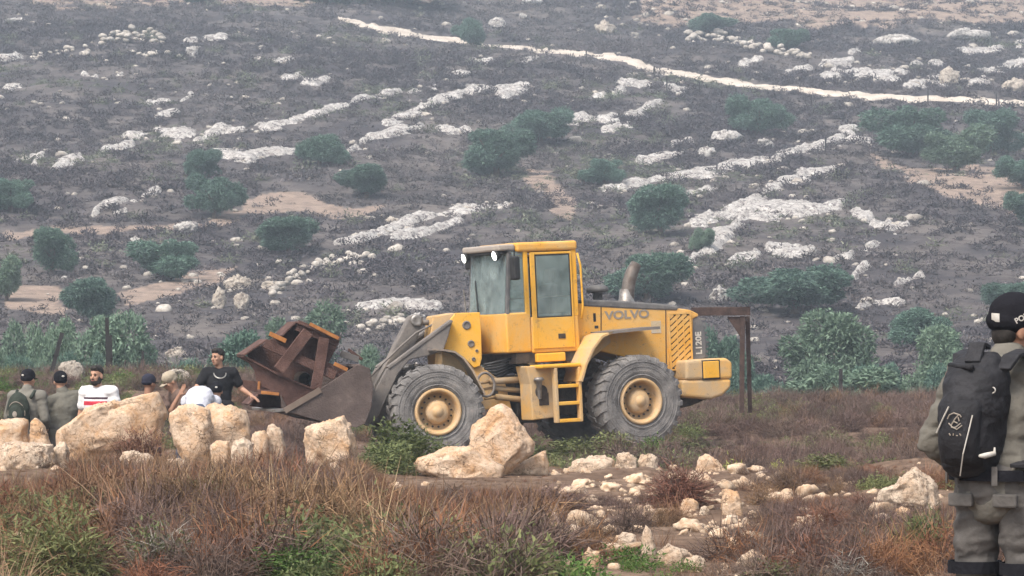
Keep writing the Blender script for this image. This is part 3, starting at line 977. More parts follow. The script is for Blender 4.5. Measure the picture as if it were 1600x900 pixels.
F_SCRUB = foliage('burnt_grey_scrub', (0.050, 0.046, 0.052), (0.140, 0.122, 0.120), trans=0, hue=0.02, val=0.5)
F_SCRUBD = foliage('blackened_scrub', (0.036, 0.032, 0.040), (0.095, 0.082, 0.088), trans=0, hue=0.02, val=0.35)
F_SCRUBG = foliage('grey_green_scrub', (0.075, 0.088, 0.064), (0.17, 0.18, 0.125), trans=0, hue=0.02, val=0.3)
F_TREE = foliage('olive_tree_leaves', (0.048, 0.098, 0.076), (0.155, 0.245, 0.188), trans=0.15, val=0.14, hue=0.008)
F_TREE2 = foliage('light_olive_tree_leaves', (0.078, 0.132, 0.092), (0.215, 0.300, 0.212), trans=0.15, val=0.12, hue=0.008)
F_RDK = foliage('dark_rust_twigs', (0.070, 0.034, 0.026), (0.19, 0.095, 0.066), trans=0, hue=0.01, val=0.15)
M_BARK = mat('grey_bark', (0.13, 0.10, 0.08), (0.07, 0.055, 0.045), scale=8, bump=0.6)

def variants(meshes):
    c = bpy.data.collections.new('plant_kinds_%d' % len(bpy.data.collections))
    for k, me in enumerate(meshes):
        c.objects.link(bpy.data.objects.new('%03d_%s' % (k, me.name), me))
    return c

def scatter(name, label, pts, scl, idx, coll, tilt=0.15, cat='scrub', seed=1, sz=None):
    n = len(pts)
    if not n:
        return
    r = np.random.default_rng(seed)
    me = bpy.data.meshes.new(name)
    me.vertices.add(n)
    me.vertices.foreach_set('co', np.asarray(pts, np.float32).ravel())
    me.update()
    rot = np.stack([r.normal(size=n) * tilt, r.normal(size=n) * tilt, r.uniform(0, 6.283, n)], 1)
    a = me.attributes.new('rot', 'FLOAT_VECTOR', 'POINT')
    a.data.foreach_set('vector', rot.astype(np.float32).ravel())
    s3 = np.stack([scl, scl, scl if sz is None else sz], 1)
    a = me.attributes.new('scl', 'FLOAT_VECTOR', 'POINT')
    a.data.foreach_set('vector', s3.astype(np.float32).ravel())
    a = me.attributes.new('pick', 'INT', 'POINT')
    a.data.foreach_set('value', np.asarray(idx, np.int32))
    o = bpy.data.objects.new(name, me)
    COL.objects.link(o)
    g = bpy.data.node_groups.new(name + '_nodes', 'GeometryNodeTree')
    g.interface.new_socket('Geometry', in_out='INPUT', socket_type='NodeSocketGeometry')
    g.interface.new_socket('Geometry', in_out='OUTPUT', socket_type='NodeSocketGeometry')
    N = g.nodes
    gi, go = N.new('NodeGroupInput'), N.new('NodeGroupOutput')
    ci = N.new('GeometryNodeCollectionInfo')
    ci.inputs['Collection'].default_value = coll
    ci.inputs['Separate Children'].default_value = True
    ci.inputs['Reset Children'].default_value = True
    ip = N.new('GeometryNodeInstanceOnPoints')
    ip.inputs['Pick Instance'].default_value = True
    def named(nm, ty):
        q = N.new('GeometryNodeInputNamedAttribute')
        q.data_type = ty
        q.inputs['Name'].default_value = nm
        return q.outputs['Attribute']
    g.links.new(gi.outputs[0], ip.inputs['Points'])
    g.links.new(ci.outputs[0], ip.inputs['Instance'])
    g.links.new(named('pick', 'INT'), ip.inputs['Instance Index'])
    e2r = N.new('FunctionNodeEulerToRotation')
    g.links.new(named('rot', 'FLOAT_VECTOR'), e2r.inputs[0])
    g.links.new(e2r.outputs[0], ip.inputs['Rotation'])
    g.links.new(named('scl', 'FLOAT_VECTOR'), ip.inputs['Scale'])
    g.links.new(ip.outputs[0], go.inputs[0])
    md = o.modifiers.new('scatter', 'NODES')
    md.node_group = g
    tag(o, label, cat, kind='stuff')
    return o

# far slope: burnt low scrub
def far_scrub():
    N = 140000
    r = np.random.default_rng(5)
    u = r.uniform(-0.175, 0.175, N)
    # even cover in the picture: distances drawn so that each metre of slope gets its share
    y = np.interp(r.uniform(0, 1, N), np.linspace(0, 1, 200), np.linspace(104, 620, 200) ** 1.0)
    w_ = y / 620
    keep = r.uniform(0, 1, N) < w_ * 1.0 + 0.12
    u, y = u[keep], y[keep]
    x = u * y
    z = zt(x, y)
    px, py = project(x, y, z)
    led = ledge_value(x, y, z, LEDGE_LINES)
    soil = soil_mask(x, y, z)
    tr = seg_dist(px, py, [(a, b, c) for a, b, c in TRACK])
    patch = fbm(x * 0.08, y * 0.03, 0, 61, 3)
    ok = ((led < 0.05) | (r.uniform(0, 1, len(x)) < 0.10)) & (tr > 0.9) & (r.uniform(0, 1, len(x)) > soil * np.where(py < 60, 0.78, 0.92)) & (r.uniform(-1.3, 0.6, len(x)) < patch + 0.35)
    x, y, z, patch, soil = x[ok], y[ok], z[ok], patch[ok], soil[ok]
    n = len(x)
    ks = [leaf_clump('scrub', 700 + k, 46, 0.5, 0.42, (0.12, 0.3), 0.07, 0.3, F_SCRUB, 0.2) for k in range(5)] + \
         [leaf_clump('scrub', 720 + k, 46, 0.5, 0.42, (0.12, 0.3), 0.07, 0.3, F_SCRUBG, 0.2) for k in range(2)]
    ks += [leaf_clump('scrub', 730 + k, 60, 0.5, 0.5, (0.12, 0.3), 0.08, 0.3, F_SCRUBD, 0.2) for k in range(3)]
    g = fbm(x * 0.1 + 50, y * 0.05, 0, 63, 3) + r.normal(size=n) * 0.25
    idx = np.where(g > 0.62, 5 + r.integers(0, 2, n), r.integers(0, 5, n))
    dk = fbm(x * 0.07 + 0.03 * y, y * 0.035, 0, 67, 4) + r.normal(size=n) * 0.12
    idx = np.where(dk > 0.04, 7 + r.integers(0, 3, n), idx)
    s = (0.40 + 0.95 * r.uniform(0, 1, n) ** 2.2) * (0.8 + y / 650)
    scatter('hillside_scrub', 'dark burnt looking low scrub covering the far slope', np.stack([x, y, z - 0.05], 1), s, idx, variants(ks), 0.1, seed=8, sz=s * r.uniform(0.55, 1.0, n))
    # taller dark thorn bushes standing out of the scrub
    m = 2600
    u, y = r.uniform(-0.165, 0.165, m), r.uniform(112, 520, m)
    x = u * y
    z = zt(x, y)
    px, py = project(x, y, z)
    ok = (ledge_value(x, y, z, LEDGE_LINES) < 0.0) & (soil_mask(x, y, z) < 0.1) & (seg_dist(px, py, [(a, b, c) for a, b, c in TRACK]) > 1.4) & (r.uniform(-0.8, 0.8, m) < fbm(x * 0.06 + 4, y * 0.03, 0, 69, 3))
    x, y, z = x[ok], y[ok], z[ok]
    n = len(x)
    kb = [leaf_clump('thorn_bush', 760 + k, 150, 0.5, 0.5, (0.08, 0.2), 0.05, 0.3, F_SCRUBD if k < 3 else F_SCRUBG, 0.2) for k in range(5)]
    s = r.uniform(0.9, 2.0, n) * (0.7 + y / 700)
    scatter('hillside_thorn_bushes', 'taller dark thorn bushes dotted through the far scrub', np.stack([x, y, z - 0.08], 1), s, r.integers(0, 5, n), variants(kb), 0.1, 'scrub', 10, sz=s * r.uniform(0.6, 0.95, n))
    # loose white stones
    m = 5200
    u, y = r.uniform(-0.16, 0.16, m), r.uniform(115, 520, m)
    x = u * y
    z = zt(x, y)
    led = ledge_value(x, y, z, LEDGE_LINES)
    px, py = project(x, y, z)
    st = fbm(x * 0.06 + 9, y * 0.04, 0, 71, 3)
    ok = ((led > -1.0) & (r.uniform(0, 1, m) < 0.5)) | (r.uniform(0, 1, m) < 0.14 + 0.22 * (st > 0.3) + 0.5 * ((py < 60) & (px > 980)))
    x, y, z = x[ok], y[ok], z[ok]
    n = len(x)
    st_m = []
    for k in range(5):
        me = rock_mesh('loose_stone', [(math.cos(t) * q, math.sin(t) * q * 0.5) for t, q in [(2 * math.pi * j / 9, random.uniform(0.75, 1.2)) for j in range(9)]], 0.8, 950 + k, 2)
        me.materials.append(M_HPEB)
        st_m.append(me)
    s = r.uniform(0.10, 0.34, n) * (0.6 + y / 500) * np.where(r.uniform(0, 1, n) < 0.12, 1.9, 1.0)
    scatter('hillside_stones', 'loose pale stones strewn over the far slope', np.stack([x, y, z + 0.03], 1), s, r.integers(0, 5, n), variants(st_m), 0.15, 'stones', 9)
far_scrub()

def off_rocks(x, y, pad=0.0):
    ok = np.ones(len(x), bool)
    for rx, ry, rr, dep in ROCKS:
        if ry > 100:
            continue
        ok &= ((x - rx) / (rr + pad)) ** 2 + ((y - ry) / (dep * 0.9 + pad)) ** 2 > 1
    return ok

def near_brush():
    r = np.random.default_rng(15)
    ks = [twig_clump('dry_brush', 10 + k, 620, 0.34, 0.34, m=F_BROWN) for k in range(3)] + [twig_clump('dry_brush', 20 + k, 620, 0.34, 0.32, m=F_RUST) for k in range(3)] + \
         [twig_clump('dry_brush', 30 + k, 560, 0.36, 0.28, m=F_DARK) for k in range(3)] + [stalk_clump('dry_stalks', 40 + k, 70, m=F_STRAW) for k in range(2)] + \
         [leaf_clump('weed', 50 + k, 520, 0.32, 0.24, m=F_OLIVE) for k in range(2)] + [leaf_clump('weed', 60 + k, 520, 0.32, 0.22, m=F_GREEN) for k in range(2)] + \
         [stalk_clump('dry_stalks', 44 + k, 60, 0.2, (0.2, 0.42), 0.006, 0.8, 0.3, m=F_BROWN) for k in range(2)]
    coll = variants(ks)
    BR, RU, DK, SK, OL, GR, SB = (0, 3), (3, 3), (6, 3), (9, 2), (11, 2), (13, 2), (15, 2)
    # upper terrace in front
    N = 9000
    u = r.uniform(-0.165, 0.165, N)
    y = r.uniform(23.6, 46.5, N)
    x = u * y
    z = zt(x, y)
    px, py = project(x, y, z)
    dens = np.where(px < 560, 0.44, np.where(px < 830, 0.45, 0.30))
    dens = dens + 0.45 * (fbm(x * 0.9, y * 0.5, 0, 81, 3) > 0.2) * (px > 560)
    dens = np.where((px > 830) & (y > 41.5), 0.6, dens)
    dens = np.where((px > 1200) & (px < 1500) & (py < 830), 0.9, dens)
    dens = np.where((px > 560) & (px < 700) & (y > 35), 0.9, dens)
    dens = np.where(((px < 165) & (py > 835)) | ((px > 160) & (px < 320) & (py > 850)) | ((px > 355) & (px < 570) & (py > 868)), 0.12, dens)
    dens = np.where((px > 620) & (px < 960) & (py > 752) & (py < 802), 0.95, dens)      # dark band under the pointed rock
    dens = np.where((px > 1000) & (px < 1180) & (py > 800) & (py < 880), 0.15, dens)    # bare soil
    dens = np.where((px > 840) & (px < 1000) & (py > 800), 0.22, dens)
    ok = (r.uniform(0, 1, N) < dens) & off_rocks(x, y, 0.10)
    ok &= ~((px > 870) & (px < 1180) & (py > 745) & (r.uniform(0, 1, N) < 0.45))
    x, y, z, px, py = x[ok], y[ok], z[ok], px[ok], py[ok]
    n = len(x)
    q = r.uniform(0, 1, n)
    zone = fbm(x * 0.6, y * 0.35, 0, 83, 3)
    kind = np.empty((n, 2), int)
    kind[:] = BR
    kind[(zone > 0.15)] = RU
    kind[q < 0.20] = DK
    z2 = fbm(x * 0.45 + 30, y * 0.25, 0, 84, 3)
    kind[(z2 > 0.2) & (q < 0.7)] = DK
    kind[(z2 < -0.35) & (q < 0.35)] = OL
    kind[(q > 0.965)] = SK
    kind[(q > 0.84) & (q < 0.965)] = SB
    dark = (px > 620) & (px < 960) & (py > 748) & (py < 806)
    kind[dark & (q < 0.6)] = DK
    gl = (px < 175) & (py > 790)
    kind[gl & (q < 0.55)] = OL
    g2 = (px > 330) & (px < 900) & (py > 862)
    kind[g2 & (q < 0.35)] = OL
    g3 = (px > 860) & (px < 1100) & (py > 880)
    kind[g3 & (q < 0.6)] = GR
    rz_ = (px > 830) & (q > 0.35) & ~dark
    kind[rz_ & (zone < 0.1)] = SB
    ridge = (y > 39.5)
    idx = kind[:, 0] + (r.uniform(0, 1, n) * kind[:, 1]).astype(int)
    s = 0.36 + 1.15 * r.uniform(0, 1, n) ** 2.0
    s = np.where(px > 830, s * 0.68, s)
    s = np.where(dark, s * 0.9, s)
    s = np.where(ridge, s * 0.55, s)
    s = np.where((px < 480) & (py > 690) & (py < 745), s * 0.8, s)
    lim = np.interp(px, [0, 105, 115, 260, 270, 395, 405, 465, 475, 560, 600, 640, 865, 880, 1000, 1030, 1110, 1130, 1360, 1390, 1600], [738, 738, 704, 704, 716, 708, 692, 694, 716, 712, 745, 757, 757, 764, 766, 740, 740, 768, 768, 778, 790])
    lim = np.where((px > 1150) & (y > 36.5), 722, lim)
    s = np.minimum(s, np.maximum((py - lim) * y / F, 0.045) / 0.40)
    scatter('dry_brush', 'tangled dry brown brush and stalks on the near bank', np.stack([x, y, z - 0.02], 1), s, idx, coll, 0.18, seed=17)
    # lower terrace behind the bank
    N = 15000
    u = r.uniform(-0.17, 0.17, N)
    y = r.uniform(46, 97, N)
    x = u * y
    z = zt(x, y)
    px, py = project(x, y, z)
    ok = off_rocks(x, y, 0.1) & (r.uniform(0, 1, N) < np.clip(0.62 + 0.5 * fbm(x * 0.5, y * 0.2, 0, 88, 3), 0.15, 1) - 0.55 * ((px > 1180) & (px < 1400) & (py > 655) & (py < 672)))
    x, y, z, px, py = x[ok], y[ok], z[ok], px[ok], py[ok]
    n = len(x)
    q = r.uniform(0, 1, n)
    zone = fbm(x * 0.4, y * 0.12, 0, 87, 3)
    kind = np.empty((n, 2), int)
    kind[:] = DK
    kind[q < 0.08] = BR
    kind[(q > 0.9)] = SB
    kind[(zone > 0.2) & (q < 0.5)] = OL
    lf = (px < 360) & (y > 66)
    kind[lf & (q < 0.45)] = OL
    kind[lf & (q < 0.15)] = GR
    fr = (px > 560) & (px < 720) & (y < 60)
    kind[fr & (q < 0.7)] = OL
    kind[fr & (q < 0.35)] = GR
    un = (px > 820) & (px < 1060) & (y < 62)
    kind[un & (q < 0.7)] = OL
    idx = kind[:, 0] + (r.uniform(0, 1, n) * kind[:, 1]).astype(int)
    s = 0.32 + 0.95 * r.uniform(0, 1, n) ** 2.0
    s = np.where((x > -3.4) & (x < 4.2) & (y > 57.3) & (y < 64), s * 0.5, s)
    s = np.where((px > 570) & (px < 1090) & (y > 50) & (y < 57.3), s * 1.25, s)
    s = np.where((x < -2.6) & (y > 45) & (y < 66), s * 0.7, s)
    scatter('terrace_scrub', 'low dark scrub on the terrace around and behind the loader', np.stack([x, y, z - 0.03], 1), s, idx, coll, 0.12, seed=19)
    # gravel on the stony right hand side
    m = 6500
    u, y = r.uniform(-0.14, 0.15, m), r.uniform(22, 44.5, m)
    x = u * y
    z = zt(x, y)
    px, py = project(x, y, z)
    pr = np.where((px > 830) & (y > 37), 1.0, 0.8) * np.where(px > 830, 1.0, 0) + np.where(px > 830, 0, np.where(px > 560, 0.30, 0.05))
    cl = fbm(x * 1.1, y * 0.6, 0, 91, 3)
    ok = (r.uniform(0, 1, m) < pr * np.clip(0.45 + cl, 0.08, 1))
    x, y, z = x[ok], y[ok], z[ok]
    n = len(x)
    gm = []
    for k in range(6):
        me = rock_mesh('pebble', [(math.cos(t) * q2, math.sin(t) * q2 * 0.7) for t, q2 in [(2 * math.pi * j / 9, random.uniform(0.75, 1.2)) for j in range(9)]], 0.85, 980 + k, 2, 18, 1.0, 1.0)
        me.materials.append(M_PEB)
        gm.append(me)
    s = 0.010 + 0.070 * r.uniform(0, 1, n) ** 3.0
    scatter('loose_gravel', 'loose ochre pebbles and small stones on the near bank', np.stack([x, y, z], 1), s, r.integers(0, 6, n), variants(gm), 0.3, 'stones', 21)
near_brush()

# small stones one can count on the stony right hand side
STV = []
for k in range(7):
    me = rock_mesh('stone', [(math.cos(t) * q2, math.sin(t) * q2 * 0.72) for t, q2 in [(2 * math.pi * j / 9, random.uniform(0.7, 1.2)) for j in range(9)]], 0.85, 1200 + k, 3, 22, 1.3, 1.0)
    me.materials.append(M_PEB)
    STV.append(me)
_r = random.Random(77)
for zone, lab, n_, (x0, x1, y0, y1) in (('bank', 'small pale stone lying among others on the stony bank right of the pointed rock', 44, (880, 1270, 728, 790)),
                                        ('soil', 'small pale stone lying among others on the bare soil at lower right', 46, (860, 1390, 792, 895)),
                                        ('brush', 'small pale stone half hidden in dry brush below the pointed rock', 12, (600, 860, 775, 880)),
                                        ('left', 'small pale stone half hidden in the dry brush at lower left', 14, (20, 560, 735, 880))):
    for k in range(n_):
        g = ground(_r.uniform(x0, x1), _r.uniform(y0, y1))
        if g[1] > 45:
            continue
        o = bpy.data.objects.new('stone', STV[k % 7])
        COL.objects.link(o)
        s_ = _r.uniform(0.04, 0.07) if _r.random() < 0.5 else _r.uniform(0.07, 0.17)
        o.location = (g[0], g[1], g[2] + s_ * 0.25)
        o.scale = (s_ * _r.uniform(0.9, 1.4), s_, s_ * _r.uniform(0.7, 1.1))
        o.rotation_euler = (_r.uniform(-.3, .3), _r.uniform(-.3, .3), _r.uniform(0, 6))
        tag(o, lab, 'stone', {'bank': 'small stones on the stony bank', 'soil': 'small stones on the bare soil', 'brush': 'small stones below the pointed rock', 'left': 'small stones in the left brush'}[zone])

# single plants one can pick out
def bush(name, label, meshes, px, py, wpx, hpx, d=None, cat='bush', group=None):
    g = ground(px, py) if d is None else None
    if d is not None:
        x = (px - 800) / F * d
        g = (x, d, float(zt(x, d)))
    k = g[1] / F
    root = empty(name, (g[0], g[1], g[2] - 0.03), random.uniform(0, 6))
    tag(root, label, cat, group)
    for pn, me in meshes:
        o = bpy.data.objects.new(pn, me)
        COL.objects.link(o)
        o.parent = root
    root.scale = (wpx * k, wpx * k, hpx * k)
    return root

def twigs(m, seed, n=1100, wd=0.011):
    return ('twigs', twig_clump('twigs', seed, n, 0.44, 0.85, (0.10, 0.30), wd, m))
def leaves(m, seed, n=1500, ln=(0.05, 0.11), wd=0.035):
    return ('leaves', leaf_clump('leaves', seed, n, 0.46, 0.88, ln, wd, 0.4, m, 0.25))
def stalks(m, seed, n=60):
    return ('stalks', stalk_clump('stalks', seed, n, 0.25, (0.5, 1.15), 0.012, 0.5, 0.2, m))

bush('round_brown_bush', 'round reddish brown dry bush on the stony bank right of the ladder', [twigs(F_RDK, 101, 2600), stalks(F_DARK, 102, 40)], 1062, 790, 124, 90)
bush('round_brown_bush', 'rust brown dry bush growing against the long sloping slab', [twigs(F_RDK, 103, 2400), stalks(F_BROWN, 104, 40)], 222, 716, 122, 84, d=41.6)
bush('dry_bush', 'low rust dry bush between the officer and the cracked upright stone', [twigs(F_RDK, 105, 1500)], 1345, 806, 80, 52)
bush('dry_bush', 'wide dark brown bush in the middle of the right hand stony ground', [twigs(F_RDK, 106, 1800), stalks(F_BROWN, 107, 30)], 1285, 832, 130, 62)
bush('dry_bush', 'low brown bush above the cracked upright stone', [twigs(F_BROWN, 108)], 1190, 790, 80, 52)
bush('dry_bush', 'dark dry bush at the foot of the orange topped boulder', [twigs(F_DARK, 109)], 545, 742, 62, 50, d=41)
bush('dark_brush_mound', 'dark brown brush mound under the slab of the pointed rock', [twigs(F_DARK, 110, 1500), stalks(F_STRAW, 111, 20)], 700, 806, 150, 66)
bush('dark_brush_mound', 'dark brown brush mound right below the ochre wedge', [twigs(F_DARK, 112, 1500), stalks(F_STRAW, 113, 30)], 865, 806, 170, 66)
bush('green_bush', 'leafy green bush in front of the loader front wheel', [leaves(F_OLIVE, 114, 2600), ('twigs', twig_clump('twigs', 124, 300, 0.44, 0.8, (0.1, 0.25), 0.01, F_GREEN))], 628, 735, 150, 92, d=41.9)
bush('green_bush', 'dark green bush left of the flat slab, below the other leafy green one', [leaves(F_OLIVE, 115, 1800)], 610, 770, 100, 62, d=40.4)
bush('green_bush', 'small dark green bush at the foot of the rear wheel', [leaves(F_GREEN, 116, 1300)], 1020, 710, 54, 52, d=57.4)
bush('green_bush', 'low green growth below the ladder', [leaves(F_OLIVE, 117, 1800)], 890, 712, 120, 44, d=57.6)
bush('green_bush', 'dark green growth left of the rear wheel', [leaves(F_OLIVE, 150, 1500), twigs(F_DARK, 151, 400)], 955, 712, 110, 52, d=57.8)
bush('green_bush', 'low dark scrub at the right of the rear wheel', [twigs(F_DARK, 152, 900), leaves(F_OLIVE, 153, 500)], 1075, 706, 100, 42, d=58.2)
bush('green_bush', 'dark green growth between the wheels behind the pointed rock', [leaves(F_OLIVE, 154, 1300), twigs(F_DARK, 155, 400)], 835, 714, 90, 46, d=57.6)
bush('green_bush', 'bushy growth hiding the foot of the front wheel', [leaves(F_OLIVE, 156, 1700), twigs(F_RDK, 157, 400)], 690, 722, 110, 52, d=56.8)
bush('green_bush', 'low growth under the bucket corner', [leaves(F_OLIVE, 158, 1400), twigs(F_DARK, 159, 400)], 590, 724, 110, 50, d=56.6)
bush('bright_green_plant', 'bright green leafy plant at the bottom edge left of the middle', [leaves(F_GREEN, 118, 3200, (0.04, 0.08), 0.03)], 458, 925, 200, 78, d=24.4)
bush('olive_green_bush', 'olive green bush filling the lower left corner', [leaves(F_OLIVE, 119, 2200, (0.06, 0.14), 0.02), twigs(F_BROWN, 120, 500)], 95, 925, 210, 130, d=24.6)
bush('grey_thorn_bush', 'grey thorny bush with bare pale branches at lower left', [twigs(F_GREY, 121, 900, 0.009), stalks(F_GREY, 122, 50), ('leaves', leaf_clump('leaves', 123, 900, 0.4, 0.8, (0.05, 0.1), 0.03, 0.4, F_OLIVE, 0.4))], 250, 918, 160, 118, d=24.8)
bush('yellow_green_weed', 'bright yellow green weed standing beyond the stony bank', [leaves(F_YEL, 125, 700, (0.08, 0.16), 0.05), stalks(F_YEL, 126, 24)], 1144, 742, 50, 58, d=44)
bush('yellow_green_weed', 'thin yellow green weed right of the brighter one', [leaves(F_YEL, 127, 260, (0.08, 0.16), 0.05), stalks(F_YEL, 128, 14)], 1214, 745, 36, 52, d=44)
bush('green_bush', 'low dark green bush beyond the stones right of the yellow weeds', [leaves(F_OLIVE, 129, 2000)], 1292, 762, 120, 42, d=42)
bush('grassy_green_bush', 'yellowish green grassy bush beside the officer\'s legs', [leaves(F_OLIVE, 130, 1600, (0.08, 0.2), 0.025), stalks(F_YEL, 131, 160)], 1440, 882, 96, 100)
bush('grassy_green_bush', 'small olive tuft left of the grassy bush by the officer', [leaves(F_OLIVE, 132, 900, (0.08, 0.2), 0.03), twigs(F_BROWN, 133, 300)], 1350, 868, 62, 50)
bush('grey_dry_bush', 'grey brown dry bush at the bottom edge right of the middle', [twigs(F_GREY, 134, 1000), twigs(F_DARK, 135, 500)], 1330, 922, 150, 60, d=24.4)
bush('grey_dry_bush', 'dark leafy dry bush at the bottom edge left of the grey brown one', [leaves(F_OLIVE, 136, 1200), twigs(F_DARK, 137, 800)], 1215, 925, 120, 54, d=24.3)
bush('dry_grass_tuft', 'tuft of long straw stalks leaning right in the left brush', [stalks(F_STRAW, 138, 36)], 300, 815, 150, 105)
bush('dry_grass_tuft', 'tuft of long straw stalks below the orange topped boulder', [stalks(F_STRAW, 139, 40)], 470, 800, 170, 110)
bush('dry_grass_tuft', 'straw stalks arching at the left edge', [stalks(F_STRAW, 140, 36)], 45, 800, 160, 110)
bush('dry_grass_tuft', 'straw stalks right of the grey thorny bush', [stalks(F_STRAW, 141, 34)], 400, 870, 180, 110)

# ------------------------------------------------------------------ trees
def crown_mesh(seed, n=17000, m=None):
    r = np.random.default_rng(seed)
    k = 13
    cen = np.stack([r.uniform(-0.33, 0.33, k), r.uniform(-0.33, 0.33, k), r.uniform(0.20, 0.70, k)], 1)
    cen[0] = (0, 0, 0.40)
    rad = r.uniform(0.10, 0.21, k)
    rad[0] = 0.31
    pick = r.choice(k, n, p=rad ** 2 / (rad ** 2).sum())
    d = r.normal(size=(n, 3))
    d /= np.linalg.norm(d, axis=1)[:, None]
    lump = 1 + 0.22 * fbm(d[:, 0] * 3 + pick, d[:, 1] * 3, d[:, 2] * 3, seed, 2)
    p = cen[pick] + d * (rad[pick] * lump * r.uniform(0.35, 1.0, n) ** 0.45)[:, None] * np.array([1, 1, 0.9])
    p[:, 2] = np.maximum(p[:, 2], 0.02 + 0.1 * r.uniform(0, 1, n))
    dirs = d * 0.7 + r.normal(size=(n, 3)) * 0.6 + np.array([0, 0, 0.35])
    me = blade_mesh('crown', p, dirs, r.uniform(0.026, 0.056, n), r.uniform(0.014, 0.024, n), 0.25, seed, 1)
    me.materials.append(m)
    return me

def trunk_mesh(seed):
    r = random.Random(seed)
    b = MB()
    top = Vector((r.uniform(-.04, .04), r.uniform(-.04, .04), 0.30))
    b.tube([(0, 0, -0.08), (0.01, 0, 0.1), tuple(top)], [0.05, 0.04, 0.032], 8)
    for k in range(5):
        a = k * 1.26 + r.uniform(-.3, .3)
        e = Vector((0.26 * math.cos(a), 0.26 * math.sin(a), r.uniform(0.48, 0.66)))
        b.tube([tuple(top - Vector((0, 0, .04))), tuple(top.lerp(e, 0.5) + Vector((0, 0, -0.02))), tuple(e)], [0.024, 0.016, 0.006], 6)
    me = b.mesh('trunk')
    me.materials.append(M_BARK)
    return me
CROWNS = [crown_mesh(210 + k, m=F_TREE) for k in range(6)] + [crown_mesh(230 + k, m=F_TREE2) for k in range(3)]
TRUNKS = [trunk_mesh(k) for k in range(3)]

TREES = [  # label, crown box in photograph pixels, distance (None: read from the slope), light foliage
    ('round olive tree cut by the left edge of the photo, upper one', (-18, 55, 270, 338), None, 0),
    ('dark olive tree left of the bare earth terrace at far left', (42, 120, 350, 434), None, 0),
    ('light olive tree cut by the left edge, lower one', (-22, 42, 396, 474), None, 1),
    ('olive tree right of the bare patch at lower left', (98, 196, 422, 514), None, 0),
    ('small top part of the tall double bush at left', (280, 345, 228, 286), None, 0),
    ('wide lower part of the tall double bush at left', (294, 376, 262, 346), None, 0),
    ('wide low olive tree with a pale boulder at its left', (208, 312, 364, 442), None, 0),
    ('round olive tree above the flat topped grey boulder', (400, 501, 335, 402), None, 0),
    ('olive tree below the long curving white ledge', (460, 537, 198, 264), None, 0),
    ('round olive tree between earth strip and the middle trees', (530, 616, 248, 314), None, 0),
    ('large dark olive tree left of the pair above the cab', (720, 831, 192, 280), None, 0),
    ('olive tree right of the pair above the cab', (797, 892, 160, 229), None, 0),
    ('small round olive tree right above the cab', (912, 976, 241, 295), None, 0),
    ('round olive tree above the engine hood', (980, 1082, 283, 372), None, 0),
    ('little tree standing on the edge of the track at the top', (710, 762, 16, 78), None, 0),
    ('low wide bush at the top above the ruined wall', (1063, 1147, 18, 58), None, 0),
    ('small round bush at the right end of the ruined wall', (1196, 1261, 40, 84), None, 0),
    ('ragged olive tree just below the track at right', (1138, 1227, 140, 218), None, 0),
    ('largest olive tree of the clump at upper right', (1362, 1490, 154, 248), None, 0),
    ('rear right olive tree of the clump at upper right', (1505, 1592, 166, 248), None, 0),
    ('front olive tree of the clump at upper right, beside the bare earth', (1437, 1552, 192, 274), None, 1),
    ('olive tree cut by the right edge below the clump', (1560, 1640, 236, 300), None, 0),
    ('lowest olive tree cut by the right edge', (1574, 1650, 292, 358), None, 0),
    ('wide dark olive tree right of the rusty post frame', (1164, 1322, 404, 494), None, 0),
    ('big light olive tree standing low right of the rusty post frame', (1208, 1362, 480, 590), 132, 1),
    ('low spreading bush at the foot of the big light olive tree', (1188, 1392, 556, 640), 112, 1),
    ('olive tree left of the officer, the upper of two', (1384, 1482, 466, 546), None, 0),
    ('light olive tree left of the officer, the lower of two', (1418, 1536, 504, 612), 130, 1),
    ('olive tree behind the exhaust pipe', (948, 1072, 386, 476), None, 0),
    ('olive tree seen under the beam of the rusty post frame', (1090, 1176, 492, 625), 125, 0),
    ('bush behind the tall pair of fence posts', (122, 262, 482, 592), 118, 1),
    ('bush behind the leaning fence post', (38, 124, 476, 590), 122, 1),
    ('leafy bush on the slope above the rusty scrap', (412, 540, 466, 545), 135, 1),
    ('dark green bush right behind the man in the black shirt', (328, 442, 494, 590), 100, 0),
    ('olive tree partly behind the officer\'s cap at the right edge', (1524, 1625, 436, 496), None, 0),
    ('bush cut by the left edge above the officers', (-30, 46, 494, 592), 118, 1),
    ('small bush seen between scrap and loader arms', (536, 606, 536, 612), 110, 1),
    ('pale small shrub right of the tree above the hood', (1076, 1118, 352, 396), None, 1),
    ('hedge like tree at the top edge left of the track', (455, 560, -30, 12), None, 0),
    ('hedge like tree at the top edge where the track begins', (545, 705, -34, 12), None, 0),
    ('small tree at the top edge above the left slope', (284, 348, -24, 9), None, 0),
    ('grey green bush low between the rusty post frame and the big light olive', (1140, 1230, 560, 640), 116, 0),
    ('small bush low at the right of the thin fence post', (1330, 1420, 548, 640), 120, 0),
    ('bush directly left of the officer\'s elbow', (1462, 1560, 560, 640), 118, 0),
    ('bush between the tall fence posts and the flat topped boulder slope', (232, 330, 530, 598), 112, 0),
    ('small bush left of the tall pair of fence posts', (92, 160, 528, 595), 116, 0),
    ('shrub between the leaning post and the left edge', (10, 70, 540, 598), 112, 0),
    ('low grass green bush by the plateau edge left of the officer', (1380, 1470, 590, 640), 112, 1),
]
